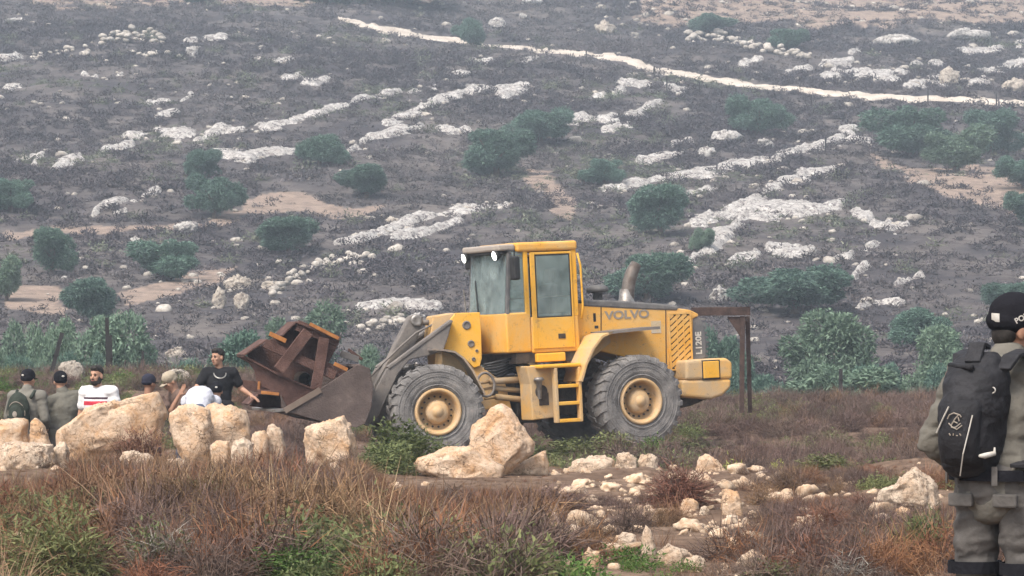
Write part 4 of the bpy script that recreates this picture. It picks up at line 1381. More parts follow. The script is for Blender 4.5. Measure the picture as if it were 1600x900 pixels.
for i, (lab, (x0, x1, y0, y1), d, li) in enumerate(TREES):
    cx = (x0 + x1) / 2
    if d is None:
        g = ground(cx, min(y1 - 3, 640), 104)
    else:
        x = (cx - 800) / F * d
        g = (x, d, float(zt(x, d)))
    k = g[1] / F
    zb = g[2]
    top = H - (y0 - 500) * k
    Wd = (x1 - x0) * k
    root = empty('olive_tree' if Wd > 2.6 else 'shrub', (g[0], g[1], zb), random.uniform(0, 6))
    tag(root, lab, 'tree' if Wd > 2.6 else 'shrub', 'olive trees and bushes on the slope')
    sc_ = Wd * 1.15
    root.scale = (sc_, sc_, max((top - zb) * 1.12, 0.4))
    me = CROWNS[6 + i % 3] if li else CROWNS[i % 6]
    for pn, q in (('crown', me), ('trunk', TRUNKS[i % 3])):
        o = bpy.data.objects.new(pn, q)
        COL.objects.link(o)
        o.parent = root

# ------------------------------------------------------------------ fence posts
M_POST = mat('weathered_post_steel', (0.028, 0.026, 0.027), (0.016, 0.015, 0.015), scale=12, rough=0.7)
def post(label, top, bot, d, wd=0.05, group='fence posts'):
    x = (bot[0] - 800) / F * d
    z0 = min(H - (bot[1] - 500) / F * d, float(zt(x, d)))
    a = Vector((x, d, z0 - 0.2))
    b = Vector(((top[0] - 800) / F * d, d, H - (top[1] - 500) / F * d))
    root = empty('fence_post', (x, d, float(zt(x, d))))
    tag(root, label, 'fence post', group)
    o_ = Vector(root.location)
    m = MB()
    # angle iron: two thin legs
    dz = b - o_ 
    m.beam(a - o_, dz, wd, 0.008)
    m.beam((a - o_) + Vector((-wd / 2 + 0.004, wd / 2 + 0.003, 0)), dz + Vector((-wd / 2 + 0.004, wd / 2 + 0.003, 0)), 0.008, wd)
    m.build('shaft', M_POST, root)
    c = MB()
    for t in (0.3, 0.55, 0.8):
        p = (a - o_).lerp(dz, t)
        c.box(p.x - wd * 0.7, p.x + wd * 0.7, p.y - 0.02, p.y - 0.005, p.z, p.z + 0.02)
    c.build('wire_clip', M_POST, root)
post('leaning dark fence post behind the officers at left', (97, 520), (76, 578), 88, 0.10)
post('left post of the tall dark pair behind the striped shirt man', (167, 496), (169, 580), 86, 0.085)
post('right post of the tall dark pair behind the striped shirt man', (172, 524), (174, 580), 87, 0.085)
post('short dark fence post right of the tall pair', (223, 548), (223, 574), 88, 0.06)
post('thin fence post standing before the bushes left of the officer', (1314, 576), (1313, 622), 96, 0.09)
PL = ['dark fence post below the middle of the track, tallest there', 'dark fence post just left of the ragged olive tree by the track', 'dark fence post at the top left of the ragged olive tree', 'dark fence post between the ragged tree and the upper right clump',
      'dark fence post behind the largest tree of the upper right clump', 'rightmost dark fence post on the track', 'dark fence post on the long right hand white ledge', 'leftmost dark fence post, where the track narrows', 'dark fence post on the lower edge of the track, second from left']
for k, (px, py, h_) in enumerate([(1042, 148, 30), (1093, 150, 22), (1150, 160, 22), (1268, 170, 22), (1450, 160, 22), (1557, 170, 24), (1290, 240, 26), (916, 95, 16), (1022, 122, 18)]):
    g = ground(px, py, 120)
    post(PL[k], (px, py - h_), (px, py + 1), g[1], 0.12, 'fence posts along the track')
# ------------------------------------------------------------------ wheel loader
def paint(name, base, dust, dirt, amt=(0.46, 0.66), rough=0.45):
    """weathered machine paint: dust film, scratches and mud splashes"""
    m = bpy.data.materials.new(name)
    t, p = nodes(m)
    p.inputs['Roughness'].default_value = rough
    p.inputs['Specular IOR Level'].default_value = 0.35
    co = t.nodes.new('ShaderNodeTexCoord').outputs['Object']
    c = mixrgb(t, ramp(t, noise(t, 1.6, 6, 0.7, co, 0.4), *amt), base, dust)
    mp = t.nodes.new('ShaderNodeMapping')
    mp.inputs['Scale'].default_value = (9, 9, 1.2)
    t.links.new(co, mp.inputs['Vector'])
    c = mixrgb(t, ramp(t, noise(t, 1.0, 5, 0.7, mp.outputs[0]), 0.58, 0.85), c, dust)
    c = mixrgb(t, ramp(t, noise(t, 7, 7, 0.78, co), 0.57, 0.71), c, dirt)
    c = mixrgb(t, ramp(t, noise(t, 34, 4, 0.7, co), 0.66, 0.70), c, tuple(v * 0.6 for v in dirt))
    t.links.new(c, p.inputs['Base Color'])
    r_ = t.nodes.new('ShaderNodeMapRange')
    r_.inputs['To Min'].default_value = rough
    r_.inputs['To Max'].default_value = 0.85
    t.links.new(noise(t, 3, 5, 0.6, co), r_.inputs['Value'])
    t.links.new(r_.outputs[0], p.inputs['Roughness'])
    b = t.nodes.new('ShaderNodeBump')
    b.inputs['Strength'].default_value = 0.15
    b.inputs['Distance'].default_value = 0.01
    t.links.new(noise(t, 20, 4, 0.6, co), b.inputs['Height'])
    t.links.new(b.outputs[0], p.inputs['Normal'])
    return m

YEL = paint('loader_yellow_paint', (0.73, 0.362, 0.050), (0.65, 0.41, 0.155), (0.26, 0.16, 0.085), (0.40, 0.66))
YELB = paint('fresh_yellow_paint', (0.75, 0.385, 0.032), (0.67, 0.41, 0.11), (0.28, 0.17, 0.075), (0.46, 0.72))
YELD = paint('dusty_yellow_paint', (0.66, 0.38, 0.115), (0.50, 0.36, 0.21), (0.22, 0.15, 0.10), (0.38, 0.58))
RIM = paint('muddy_rim_paint', (0.56, 0.35, 0.15), (0.50, 0.37, 0.24), (0.20, 0.125, 0.075), (0.40, 0.62))
GREYP = paint('dusty_grey_arm_paint', (0.125, 0.115, 0.11), (0.23, 0.20, 0.175), (0.075, 0.066, 0.06), (0.40, 0.62), 0.7)
DGREY = paint('dark_grey_hood_paint', (0.085, 0.085, 0.09), (0.20, 0.19, 0.18), (0.05, 0.05, 0.05), (0.42, 0.66))
GRILLE = paint('grey_grille_paint', (0.13, 0.13, 0.135), (0.24, 0.22, 0.205), (0.05, 0.05, 0.05), (0.42, 0.66))
BLACK = mat('black_rubber_trim', (0.018, 0.018, 0.02), (0.03, 0.03, 0.03), scale=10, rough=0.5)
DARKM = mat('greasy_dark_steel', (0.035, 0.030, 0.027), (0.085, 0.065, 0.05), scale=9, rough=0.65, metal=0.2, bump=0.3)
STEEL = mat('bare_steel', (0.33, 0.31, 0.29), (0.20, 0.18, 0.165), scale=14, rough=0.45, metal=0.6)
EXH = mat('exhaust_heat_steel', (0.20, 0.18, 0.165), (0.12, 0.095, 0.08), scale=7, rough=0.6, metal=0.5)
RUST = mat('brown_rust', (0.080, 0.042, 0.034), (0.135, 0.074, 0.060), scale=5, rough=0.95, bump=0.4, bscale=40, c3=(0.19, 0.115, 0.09))
RUSTB = mat('bucket_rust', (0.080, 0.060, 0.054), (0.125, 0.094, 0.084), scale=4, rough=0.9, bump=0.35, bscale=35, c3=(0.165, 0.13, 0.115))
RUSTO = mat('bright_orange_cut_steel', (0.40, 0.165, 0.045), (0.30, 0.12, 0.035), scale=8, rough=0.8)
WHITE = mat('white_lettering', (0.62, 0.60, 0.56), (0.48, 0.45, 0.40), scale=20, rough=0.6)
GREYT = mat('grey_lettering', (0.30, 0.27, 0.23), (0.24, 0.20, 0.16), scale=20, rough=0.6)
TYRE = mat('dusty_tyre_rubber', (0.125, 0.118, 0.115), (0.235, 0.222, 0.212), scale=4, rough=0.95, bump=0.35, bscale=40, c3=(0.28, 0.25, 0.225))
SEATM = mat('seat_fabric', (0.05, 0.055, 0.06), (0.03, 0.033, 0.036), scale=20)
INTER = mat('cab_lining', (0.30, 0.30, 0.29), (0.22, 0.22, 0.21), scale=6)

def glass(name, tint, film_amt):
    m = bpy.data.materials.new(name)
    m.use_nodes = True
    t = m.node_tree
    t.nodes.remove(t.nodes['Principled BSDF'])
    tr = t.nodes.new('ShaderNodeBsdfTransparent')
    tr.inputs[0].default_value = (*tint, 1)
    gl = t.nodes.new('ShaderNodeBsdfGlossy')
    gl.inputs['Roughness'].default_value = 0.04
    df = t.nodes.new('ShaderNodeBsdfDiffuse')     # dust film, tinted teal to paint in reflected light
    df.inputs[0].default_value = (0.58, 0.70, 0.69, 1)
    fr = t.nodes.new('ShaderNodeFresnel')
    fr.inputs[0].default_value = 1.5
    a = t.nodes.new('ShaderNodeMixShader')
    t.links.new(fr.outputs[0], a.inputs[0])
    t.links.new(tr.outputs[0], a.inputs[1])
    t.links.new(gl.outputs[0], a.inputs[2])
    b = t.nodes.new('ShaderNodeMixShader')
    mr = t.nodes.new('ShaderNodeMapRange')
    mr.inputs['From Min'].default_value = 0.35
    mr.inputs['From Max'].default_value = 0.7
    mr.inputs['To Min'].default_value = film_amt * 0.55
    mr.inputs['To Max'].default_value = film_amt * 1.5
    t.links.new(noise(t, 4.0, 5, 0.65), mr.inputs['Value'])
    t.links.new(mr.outputs[0], b.inputs[0])
    t.links.new(a.outputs[0], b.inputs[1])
    t.links.new(df.outputs[0], b.inputs[2])
    t.links.new(b.outputs[0], t.nodes['Material Output'].inputs['Surface'])
    return m
GLASS = glass('dust_and_painted_sheen_glass', (0.88, 0.96, 0.94), 0.20)
GLASSW = glass('dust_and_painted_sheen_windscreen', (0.88, 0.97, 0.98), 0.22)

def emit(name, col, st):
    m = bpy.data.materials.new(name)
    t, p = nodes(m)
    p.inputs['Emission Color'].default_value = (*col, 1)
    p.inputs['Emission Strength'].default_value = st
    return m
LAMP = emit('lit_work_lamp', (1.0, 0.97, 0.90), 6.0)

TILT = Matrix.Rotation(math.radians(-2.7), 3, 'Y')
ROT_R = TILT @ Matrix.Rotation(math.radians(25), 3, 'Z')
ROT_F = TILT @ Matrix.Rotation(math.radians(11), 3, 'Z')
# hinge point on the ground, set so that the near rear hub stands at its measured place
_hub = ROT_R @ Vector((1.60, -1.08, 0.79))
HY = 60.4
_d = HY + _hub.y
HINGE = Vector(((991 - 800) / F * _d - _hub.x, HY, H - (627 - 500) / F * _d - _hub.z))

def loc(rot, px, py, v):
    """x, z in a frame of the loader for a measured image position and a lateral offset v"""
    a, b = (px - 800) / F, (py - 500) / F
    base = HINGE + rot @ Vector((0, v, 0))
    ex, ez = rot @ Vector((1, 0, 0)), rot @ Vector((0, 0, 1))
    m = np.array([[ex.x - a * ex.y, ez.x - a * ez.y], [ex.z + b * ex.y, ez.z + b * ez.y]])
    rhs = np.array([a * base.y - base.x, H - base.z - b * base.y])
    s_ = np.linalg.solve(m, rhs)
    return float(s_[0]), float(s_[1])
def RR(px, py, v=-0.75): return loc(ROT_R, px, py, v)
def FF(px, py, v=-0.5): return loc(ROT_F, px, py, v)
MR, MF = ROT_R.to_4x4(), ROT_F.to_4x4()
HZ0 = Vector(HINGE)
LOADER = empty('wheel_loader', HINGE)
tag(LOADER, 'dusty yellow articulated wheel loader with its work lamps lit, carrying rusty scrap', 'wheel loader')

def part(mb, name, material, M=MR, bevel=0.0, smooth=False, parent=None, seg=2):
    if parent is None:
        return mb.build(name, material, LOADER, bevel, smooth, M, seg)
    o = mb.build(name, material, parent, bevel, smooth, None, seg)     # sub-part shares its part's frame
    return o

def text_mesh(name, s, size, extrude, material, M, parent, xs=1.0, bold=0.0):
    cu = bpy.data.curves.new(name, 'FONT')
    cu.body = s
    cu.size = size
    cu.extrude = extrude
    cu.offset = bold
    cu.align_x = 'CENTER'
    cu.align_y = 'CENTER'
    tmp = bpy.data.objects.new('tmp_text', cu)
    COL.objects.link(tmp)
    bpy.context.view_layer.update()
    me = bpy.data.meshes.new_from_object(tmp.evaluated_get(bpy.context.evaluated_depsgraph_get()))
    bpy.data.objects.remove(tmp)
    me.name = name
    me.materials.clear()
    o = link(name, me, material, parent)
    o.matrix_local = M @ Matrix.Diagonal((xs, 1, 1, 1))
    return o

# --- wheels
def wheel(frame_rot, cx, cz, side, rot0):
    M = frame_rot.to_4x4() @ Matrix.Translation((cx, side * 1.06, cz)) @ Matrix.Rotation(rot0, 4, 'Y') @ Matrix.Diagonal((0.965, 1, 0.965, 1))
    if side > 0:
        M = M @ Matrix.Rotation(math.pi, 4, 'Z')
    R0 = 0.79
    m = MB()
    prof = [(0.36, -0.22), (0.40, -0.27), (0.50, -0.305), (0.62, -0.31), (0.70, -0.295), (0.735, -0.27), (0.752, -0.20), (0.756, 0), (0.752, 0.20), (0.735, 0.27), (0.70, 0.295),
            (0.62, 0.31), (0.50, 0.305), (0.40, 0.27), (0.36, 0.22)]
    m.lathe(prof, 56)
    n = 26
    for k in range(n):          # tread lugs, swept back on each half
        for s_ in (-1, 1):
            t0 = 2 * math.pi * (k + (0.5 if s_ > 0 else 0)) / n
            vs = []
            for (v_, dt, r1) in ((0.02, 0.075, 0), (0.16, 0.03, 0), (0.275, -0.03, 0), (0.308, -0.05, -0.07)):
                for e in (-0.058, 0.058):
                    for top in (0, 1):
                        rr = (0.778 + r1 if top else 0.70 + r1) - 0.004 * abs(v_)
                        tt = t0 + dt + e * (0.85 if top else 1.0)
                        vs.append((rr * math.cos(tt), s_ * v_, rr * math.sin(tt)))
            fs = []
            for q in range(3):
                b = q * 4
                fs += [(b + 1, b + 5, b + 7, b + 3), (b, b + 4, b + 5, b + 1), (b + 2, b + 3, b + 7, b + 6)]
            fs += [(0, 1, 3, 2), (12, 14, 15, 13)]
            m.add(vs, fs)
    ty = m.build('wheel', TYRE, LOADER, M=M, smooth=False)
    ring = MB()
    for rr in (0.44, 0.58, 0.66):
        ring.lathe([(rr - 0.012, -0.304), (rr, -0.318), (rr + 0.012, -0.304)], 56)
    ring.build('sidewall_rib', TYRE, ty, smooth=True)
    r = MB()
    r.lathe([(0.385, -0.20), (0.392, -0.285), (0.375, -0.305), (0.345, -0.305), (0.325, -0.27), (0.31, -0.20), (0.30, -0.10), (0.16, -0.10), (0.10, -0.10)], 48)
    r.build('rim', RIM, ty, smooth=True)
    h = MB()
    h.lathe([(0.205, -0.10), (0.205, -0.17), (0.19, -0.20), (0.175, -0.235), (0.12, -0.255), (0.085, -0.262), (0.08, -0.29), (0.0, -0.295)], 36)
    h.build('hub', RIM, ty, smooth=True)
    b = MB()
    for k in range(16):
        t0 = 2 * math.pi * k / 16
        x, z = 0.25 * math.cos(t0), 0.25 * math.sin(t0)
        b.lathe([(0.018, -0.10), (0.018, -0.135), (0.0, -0.137)], 6, 'y', (x, 0, z))
    bo = b.build('wheel_nuts', DARKM, ty)
    bo['kind'] = 'stuff'
    return ty
wheel(ROT_R, 1.60, 0.79, -1, 0.3)
wheel(ROT_R, 1.60, 0.79, 1, 0.1)
_fx, _fz = FF(680, 643, -1.06)
wheel(ROT_F, _fx, _fz, -1, 0.7)
wheel(ROT_F, _fx, _fz, 1, 0.2)
for M_, x_, z_ in ((MR, 1.60, 0.79), (MF, _fx, _fz)):
    a = MB()
    a.lathe([(0.0, -0.9), (0.16, -0.9), (0.16, -0.5), (0.21, -0.3), (0.27, -0.12), (0.27, 0.12), (0.21, 0.3), (0.16, 0.5), (0.16, 0.9), (0.0, 0.9)], 20, 'y', (x_, 0, z_))
    part(a, 'axle', DARKM, M_, smooth=True)

# --- rear frame, hood and counterweight
m = MB()
x0, _ = RR(836, 600, -0.5)
m.box(x0, 2.6, -0.42, 0.42, 0.62, 1.18)
m.box(x0 - 0.25, x0 + 0.2, -0.30, 0.30, 0.52, 1.30)
part(m, 'rear_frame', DARKM, bevel=0.02)

VH = -0.60
hp = [RR(*p, VH) for p in [(903, 474), (960, 474), (1010, 478), (1055, 481), (1078, 484), (1091, 490), (1092, 494), (1083, 498), (1083, 540), (1081, 579), (1040, 578), (985, 560), (935, 548), (903, 548)]]
m = MB()
m.prism(hp, VH, -VH)
hood = part(m, 'hood', YEL, bevel=0.035, seg=3)
m = MB()
tp = [RR(*p, -0.5) for p in [(905, 468), (960, 470), (1020, 474), (1056, 478), (1054, 486), (1000, 484), (905, 479)]]
m.prism(tp, -0.615, 0.615)
part(m, 'hood_top', DGREY, bevel=0.03)
# seams, latch and holes of the hood side
m = MB()
for (a, b) in (((939, 473), (939, 520)), ((1040, 484), (1041, 577))):
    pa, pb = RR(*a, VH), RR(*b, VH)
    m.beam((pa[0], VH - 0.002, pa[1]), (pb[0], VH - 0.002, pb[1]), 0.014, 0.01)
part(m, 'hood_seam', DARKM)
m = MB()
for (px, py, w_, h_) in ((929, 496, .05, .14), (932, 511, .07, .05)):
    x_, z_ = RR(px, py, VH)
    m.box(x_ - w_ / 2, x_ + w_ / 2, VH - 0.006, VH + 0.01, z_ - h_ / 2, z_ + h_ / 2)
part(m, 'hood_latch', BLACK, bevel=0.008)
# vent panel with slanted slats over a black plate painting the shade between
vx0, vz1 = RR(1045, 492, VH)
vx1, vz0 = RR(1080, 576, VH)
_, vz1 = RR(1062, 491, VH)
_, vz0 = RR(1062, 576, VH)
m = MB()
m.box(vx0, vx1, VH - 0.006, VH + 0.02, vz0, vz1)
vent = part(m, 'vent_shade_plate', BLACK)
fm = MB()
t_ = 0.026
fm.box(vx0 - t_, vx1 + t_, VH - 0.034, VH - 0.007, vz1, vz1 + t_)
fm.box(vx0 - t_, vx1 + t_, VH - 0.034, VH - 0.007, vz0 - t_, vz0)
fm.box(vx0 - t_, vx0, VH - 0.034, VH - 0.007, vz0, vz1)
fm.box(vx1, vx1 + t_, VH - 0.034, VH - 0.007, vz0, vz1)
for q in (0.36, 0.68):
    xm = vx0 + (vx1 - vx0) * q
    fm.box(xm - 0.008, xm + 0.008, VH - 0.032, VH - 0.0075, vz0, vz1)
part(fm, 'vent_frame', YEL, parent=vent)
n = 12
for k in range(n):
    sl = 0.30
    zc = vz0 - sl + (vz1 - vz0 + sl) * (k + 0.5) / n
    xa, xb, za, zb_ = vx0, vx1, zc, zc + sl
    if za < vz0:
        xa = vx0 + (vz0 - za) / sl * (vx1 - vx0); za = vz0
    if zb_ > vz1:
        xb = vx0 + (vz1 - zc) / sl * (vx1 - vx0); zb_ = vz1
    if xb - xa < 0.03:
        continue
    s_ = MB()
    s_.beam((xa, VH - 0.018, za), (xb, VH - 0.018, zb_), 0.056, 0.02)
    part(s_, 'slat', YEL, parent=vent)
# rear grille
VG = -0.575
gp = [RR(*p, VG) for p in [(1080, 496), (1094, 495), (1101, 508), (1105, 535), (1104, 560), (1080, 566)]]
m = MB()
m.prism(gp, VG, -VG)
gr = part(m, 'rear_grille', GRILLE, bevel=0.03)
for k in range(9):
    z_ = gp[4][1] + (gp[1][1] - gp[4][1]) * (k + 0.5) / 9
    x_ = max(p[0] for p in gp) - 0.05 - 0.05 * abs(k - 3) / 6
    s_ = MB()
    s_.box(x_, x_ + 0.085, VG + 0.02, -VG - 0.02, z_ - 0.018, z_ + 0.018)
    part(s_, 'slat', GRILLE, parent=gr)
side_basis = Matrix(((1, 0, 0, 0), (0, 0, -1, 0), (0, 1, 0, 0), (0, 0, 0, 1)))     # text plane facing the near side
def side_text(s, px, py, v, size, mtl, parent_name, rot=0.0, xs=1.0, bold=0.0):
    x_, z_ = RR(px, py, v)
    M = MR @ Matrix.Translation((x_, v, z_)) @ side_basis @ Matrix.Rotation(rot, 4, 'Z')
    o = text_mesh(parent_name, s, size, 0.003, mtl, M, LOADER, xs, bold)
    return o
side_text('VOLVO', 980, 492, VH - 0.006, 0.185, GREYT, 'maker_lettering', 0.0, 1.30, 0.006)
side_text('L120E', 1092, 536, VG - 0.006, 0.15, WHITE, 'model_lettering', math.pi / 2, 1.0, 0.004)
x_, z_ = RR(1025, 511, VH)
m = MB()
m.box(x_ - 0.09, x_ + 0.09, VH - 0.006, VH + 0.01, z_ - 0.10, z_ + 0.10)
dec = part(m, 'decal', paint('faded_decal', (0.50, 0.46, 0.40), (0.52, 0.38, 0.20), (0.20, 0.17, 0.14)))
# counterweight
VC = -0.98
m = MB()
m.prism([RR(*p, VC) for p in [(1072, 563), (1098, 561), (1136, 559), (1145, 566), (1145, 592), (1072, 594)]], VC, -VC)
part(m, 'counterweight', YELD, bevel=0.05, seg=3)
m = MB()
m.prism([RR(*p, VC) for p in [(1066, 594), (1144, 592), (1143, 606), (1130, 618), (1112, 624), (1066, 620)]], VC + 0.01, -VC - 0.01)
part(m, 'counterweight_base', YELD, bevel=0.05, seg=3)
m = MB()
m.prism([RR(*p, -0.7) for p in [(1060, 612), (1108, 624), (1085, 634), (1060, 640)]], -0.6, 0.6)
part(m, 'tow_frame', DARKM, bevel=0.02)
x0, z1 = RR(1098, 565, VC)
x1, z0 = RR(1124, 590, VC)
m = MB()
m.box(x0, x1, VC - 0.018, VC + 0.02, z0, z1)
lp = part(m, 'lamp_cover', YELB, bevel=0.012)
m = MB()
m.box(x0 - 0.02, x1 + 0.02, VC - 0.004, VC + 0.01, z0 - 0.02, z1 + 0.02)
part(m, 'seal', BLACK, parent=lp)
# exhaust and air intake
m = MB()
pts = [RR(*p, 0.0) for p in [(979, 478), (981, 455), (983, 440), (987, 426), (994, 412)]]
m.tube([(p[0], 0, p[1]) for p in pts], [0.115, 0.11, 0.11, 0.105, 0.09], 16)
ex = part(m, 'exhaust_pipe', EXH, smooth=True)
m = MB()
b0 = RR(979, 480, 0.0)
m.lathe([(0.0, 0.30), (0.10, 0.30), (0.13, 0.10), (0.19, 0.0), (0.19, -0.1)], 18, 'z', (b0[0], 0, b0[1]))
part(m, 'exhaust_collar', STEEL, smooth=True)
m = MB()
b0 = RR(934, 468, -0.15)
c0 = RR(934, 450, -0.15)
m.lathe([(0.0, c0[1] + 0.055), (0.10, c0[1] + 0.05), (0.18, c0[1] + 0.01), (0.185, c0[1] - 0.05), (0.15, c0[1] - 0.07), (0.08, c0[1] - 0.08), (0.08, b0[1] - 0.1)], 22, 'z', (b0[0], -0.15, 0))
part(m, 'air_intake', DGREY, smooth=True)

# --- cab
VN = -0.74
xf, _ = RR(797, 445, VN)
xr, _ = RR(902, 440, VN)
_, zb = RR(850, 551, VN)
_, zbelt = RR(815, 493, VN)
_, zbelt2 = RR(797, 489, VN)
_, zrf = RR(860, 392, VN)
_, ztop = RR(860, 377, VN)
xd0, _ = RR(829, 450, VN)
xd1, _ = RR(894, 450, VN)
lean = 0.10        # windscreen foot further forward
m = MB()
m.box(xf - lean, xd0 - 0.02, VN, -VN, zb + 0.02, zbelt2)
m.box(xd0 - 0.02, xr, VN, -VN, zb, zbelt - 0.03)
cabb = part(m, 'cab_body', YEL, bevel=0.03, seg=3)
m = MB()
m.box(xd0 - 0.3, xr - 0.03, VN + 0.03, -VN - 0.03, zb - 0.16, zb + 0.01)
part(m, 'cab_floor', DARKM, bevel=0.01)
def pillar(xb, xt, v, wd, mtl, nm, z0=None, dp=0.07):
    q = MB()
    q.beam((xb, v, z0 if z0 else zbelt - 0.04), (xt, v, zrf + 0.02), wd, dp)
    part(q, nm, mtl, bevel=0.01)
for s_ in (-1, 1):
    v_ = s_ * (-VN - 0.036)
    pillar(xf - lean + 0.04, xf + 0.02, v_, 0.055, DGREY, 'front_pillar', zbelt2 - 0.02)
    pillar(xd0 - 0.065, xd0 - 0.065, v_, 0.075, YELB, 'door_pillar')
    pillar(xr - 0.045, xr - 0.045, v_, 0.09, YELB, 'rear_pillar')
q = MB()
rx0, _ = RR(806, 385, VN)
q.box(rx0, xr + 0.02, VN - 0.03, -VN + 0.03, zrf, ztop)
roof = part(q, 'cab_roof', YEL, bevel=0.045, seg=3)
q = MB()
q.box(xf - 0.16, rx0 - 0.004, VN + 0.02, -VN - 0.02, zrf + 0.03, ztop - 0.02)
part(q, 'roof_visor', paint('dusty_visor', (0.34, 0.30, 0.27), (0.42, 0.36, 0.30), (0.2, 0.17, 0.14)), bevel=0.03)
q = MB()
q.box(xf - 0.12, rx0 + 0.05, VN + 0.05, -VN - 0.05, zrf - 0.01, zrf + 0.028)
part(q, 'visor_lining', BLACK)
# work lamps on the roof front
for v_ in (VN + 0.17, -VN - 0.12):
    q = MB()
    q.lathe([(0.0, -0.05), (0.055, -0.05), (0.078, 0.0), (0.082, 0.05), (0.07, 0.05)], 18, 'z')
    lm = q.build('work_lamp', BLACK, LOADER, smooth=True, M=MR @ Matrix.Translation((xf - 0.13, v_, zrf - 0.035)) @ Matrix.Rotation(math.radians(-102), 4, 'Y'))
    q = MB()
    q.lathe([(0.0, 0.07), (0.045, 0.065), (0.072, 0.05)], 18, 'z')
    q.build('lens', LAMP, lm, smooth=True)
# panes
def pane(nm, quad, mtl):
    q = MB()
    n_ = (Vector(quad[1]) - Vector(quad[0])).cross(Vector(quad[3]) - Vector(quad[0])).normalized() * 0.004
    vs = [Vector(p) - n_ for p in quad] + [Vector(p) + n_ for p in quad]
    q.add(vs, [(0, 1, 2, 3), (7, 6, 5, 4), (0, 4, 5, 1), (1, 5, 6, 2), (2, 6, 7, 3), (3, 7, 4, 0)])
    return part(q, nm, mtl)
pane('windscreen', [(xf - lean + 0.01, VN + 0.07, zbelt2 - 0.01), (xf - lean + 0.01, -VN - 0.07, zbelt2 - 0.01), (xf - 0.01, -VN - 0.07, zrf + 0.02), (xf - 0.01, VN + 0.07, zrf + 0.02)], GLASSW)
for s_ in (-1, 1):
    v_ = s_ * (-VN - 0.03)
    pane('side_window', [(xf - lean + 0.08, v_, zbelt2 - 0.02), (xd0 - 0.10, v_, zbelt - 0.035), (xd0 - 0.10, v_, zrf + 0.01), (xf + 0.06, v_, zrf + 0.01)], GLASS)
pane('rear_window', [(xr - 0.05, VN + 0.08, zbelt), (xr - 0.05, -VN - 0.08, zbelt), (xr - 0.05, -VN - 0.08, zrf), (xr - 0.05, VN + 0.08, zrf)], GLASS)
# doors: frame, panel, window, handle
wx0, wz1 = RR(834, 398, VN)
wx1, _ = RR(889, 398, VN)
_, wz0 = RR(860, 496, VN)
_, dz0 = RR(860, 544, VN)
for s_ in (-1, 1):
    v0, v1 = s_ * (-VN + 0.002), s_ * (-VN + 0.022)
    lo_, hi_ = min(v0, v1), max(v0, v1)
    q = MB()
    q.box(xd0, wx0, lo_, hi_, dz0, zrf - 0.015)
    q.box(wx1, xd1, lo_, hi_, dz0, zrf - 0.015)
    q.box(wx0, wx1, lo_, hi_, wz1, zrf - 0.015)
    q.box(wx0, wx1, lo_, hi_, dz0, wz0)
    door = part(q, 'door', YELB, bevel=0.008)
    q = MB()
    for a in ((wx0, wx0 + 0.02, wz0, wz1), (wx1 - 0.02, wx1, wz0, wz1), (wx0 + 0.02, wx1 - 0.02, wz1 - 0.02, wz1), (wx0 + 0.02, wx1 - 0.02, wz0, wz0 + 0.02)):
        q.box(a[0], a[1], lo_ + 0.004, hi_ - 0.003, a[2], a[3])
    part(q, 'window_seal', BLACK, parent=door)
    q = MB()
    q.box(wx0 + 0.01, wx1 - 0.01, (lo_ + hi_) / 2 - 0.003, (lo_ + hi_) / 2 + 0.003, wz0 + 0.01, wz1 - 0.01)
    part(q, 'window_pane', GLASS, parent=door)
    hx, hz = RR(877, 525, VN)
    q = MB()
    q.box(hx - 0.065, hx + 0.065, min(v1, v1 + s_ * 0.012), max(v1, v1 + s_ * 0.012), hz - 0.04, hz + 0.04)
    part(q, 'door_handle', DARKM, parent=door, bevel=0.01)
    q = MB()
    zrail = wz0 + 0.33 * (wz1 - wz0)
    q.tube([(wx0, s_ * (-VN - 0.06), zrail), (wx1, s_ * (-VN - 0.06), zrail)], 0.012, 6)
    part(q, 'inner_rail', STEEL, parent=door)
# inside
q = MB()
sx = xd0 + 0.32
q.box(sx - 0.22, sx + 0.28, -0.26, 0.26, zb + 0.30, zb + 0.46)
q.beam((sx + 0.24, 0, zb + 0.40), (sx + 0.36, 0, zb + 1.10), 0.13, 0.50)
q.beam((sx + 0.36, 0, zb + 1.12), (sx + 0.40, 0, zb + 1.36), 0.10, 0.28)
q.box(sx - 0.15, sx + 0.2, -0.2, 0.2, zb, zb + 0.32)
part(q, 'operator_seat', SEATM, bevel=0.04)
q = MB()
q.tube([(xf + 0.10, 0, zb + 0.1), (xf + 0.30, 0, zb + 0.68)], 0.05, 8)
q.lathe([(0.185, 0), (0.20, 0.012), (0.215, 0), (0.20, -0.012), (0.185, 0)], 24, 'z', (xf + 0.30, 0, zb + 0.70))
q.beam((xf + 0.12, 0, zb + 0.70), (xf + 0.48, 0, zb + 0.70), 0.02, 0.03)
part(q, 'steering_wheel', BLACK)
q = MB()
q.box(sx - 0.2, sx + 0.3, -0.66, -0.36, zb, zb + 0.62)
q.box(xf - 0.05, xf + 0.14, -0.5, 0.5, zb, zb + 0.52)
part(q, 'console', INTER, bevel=0.03)
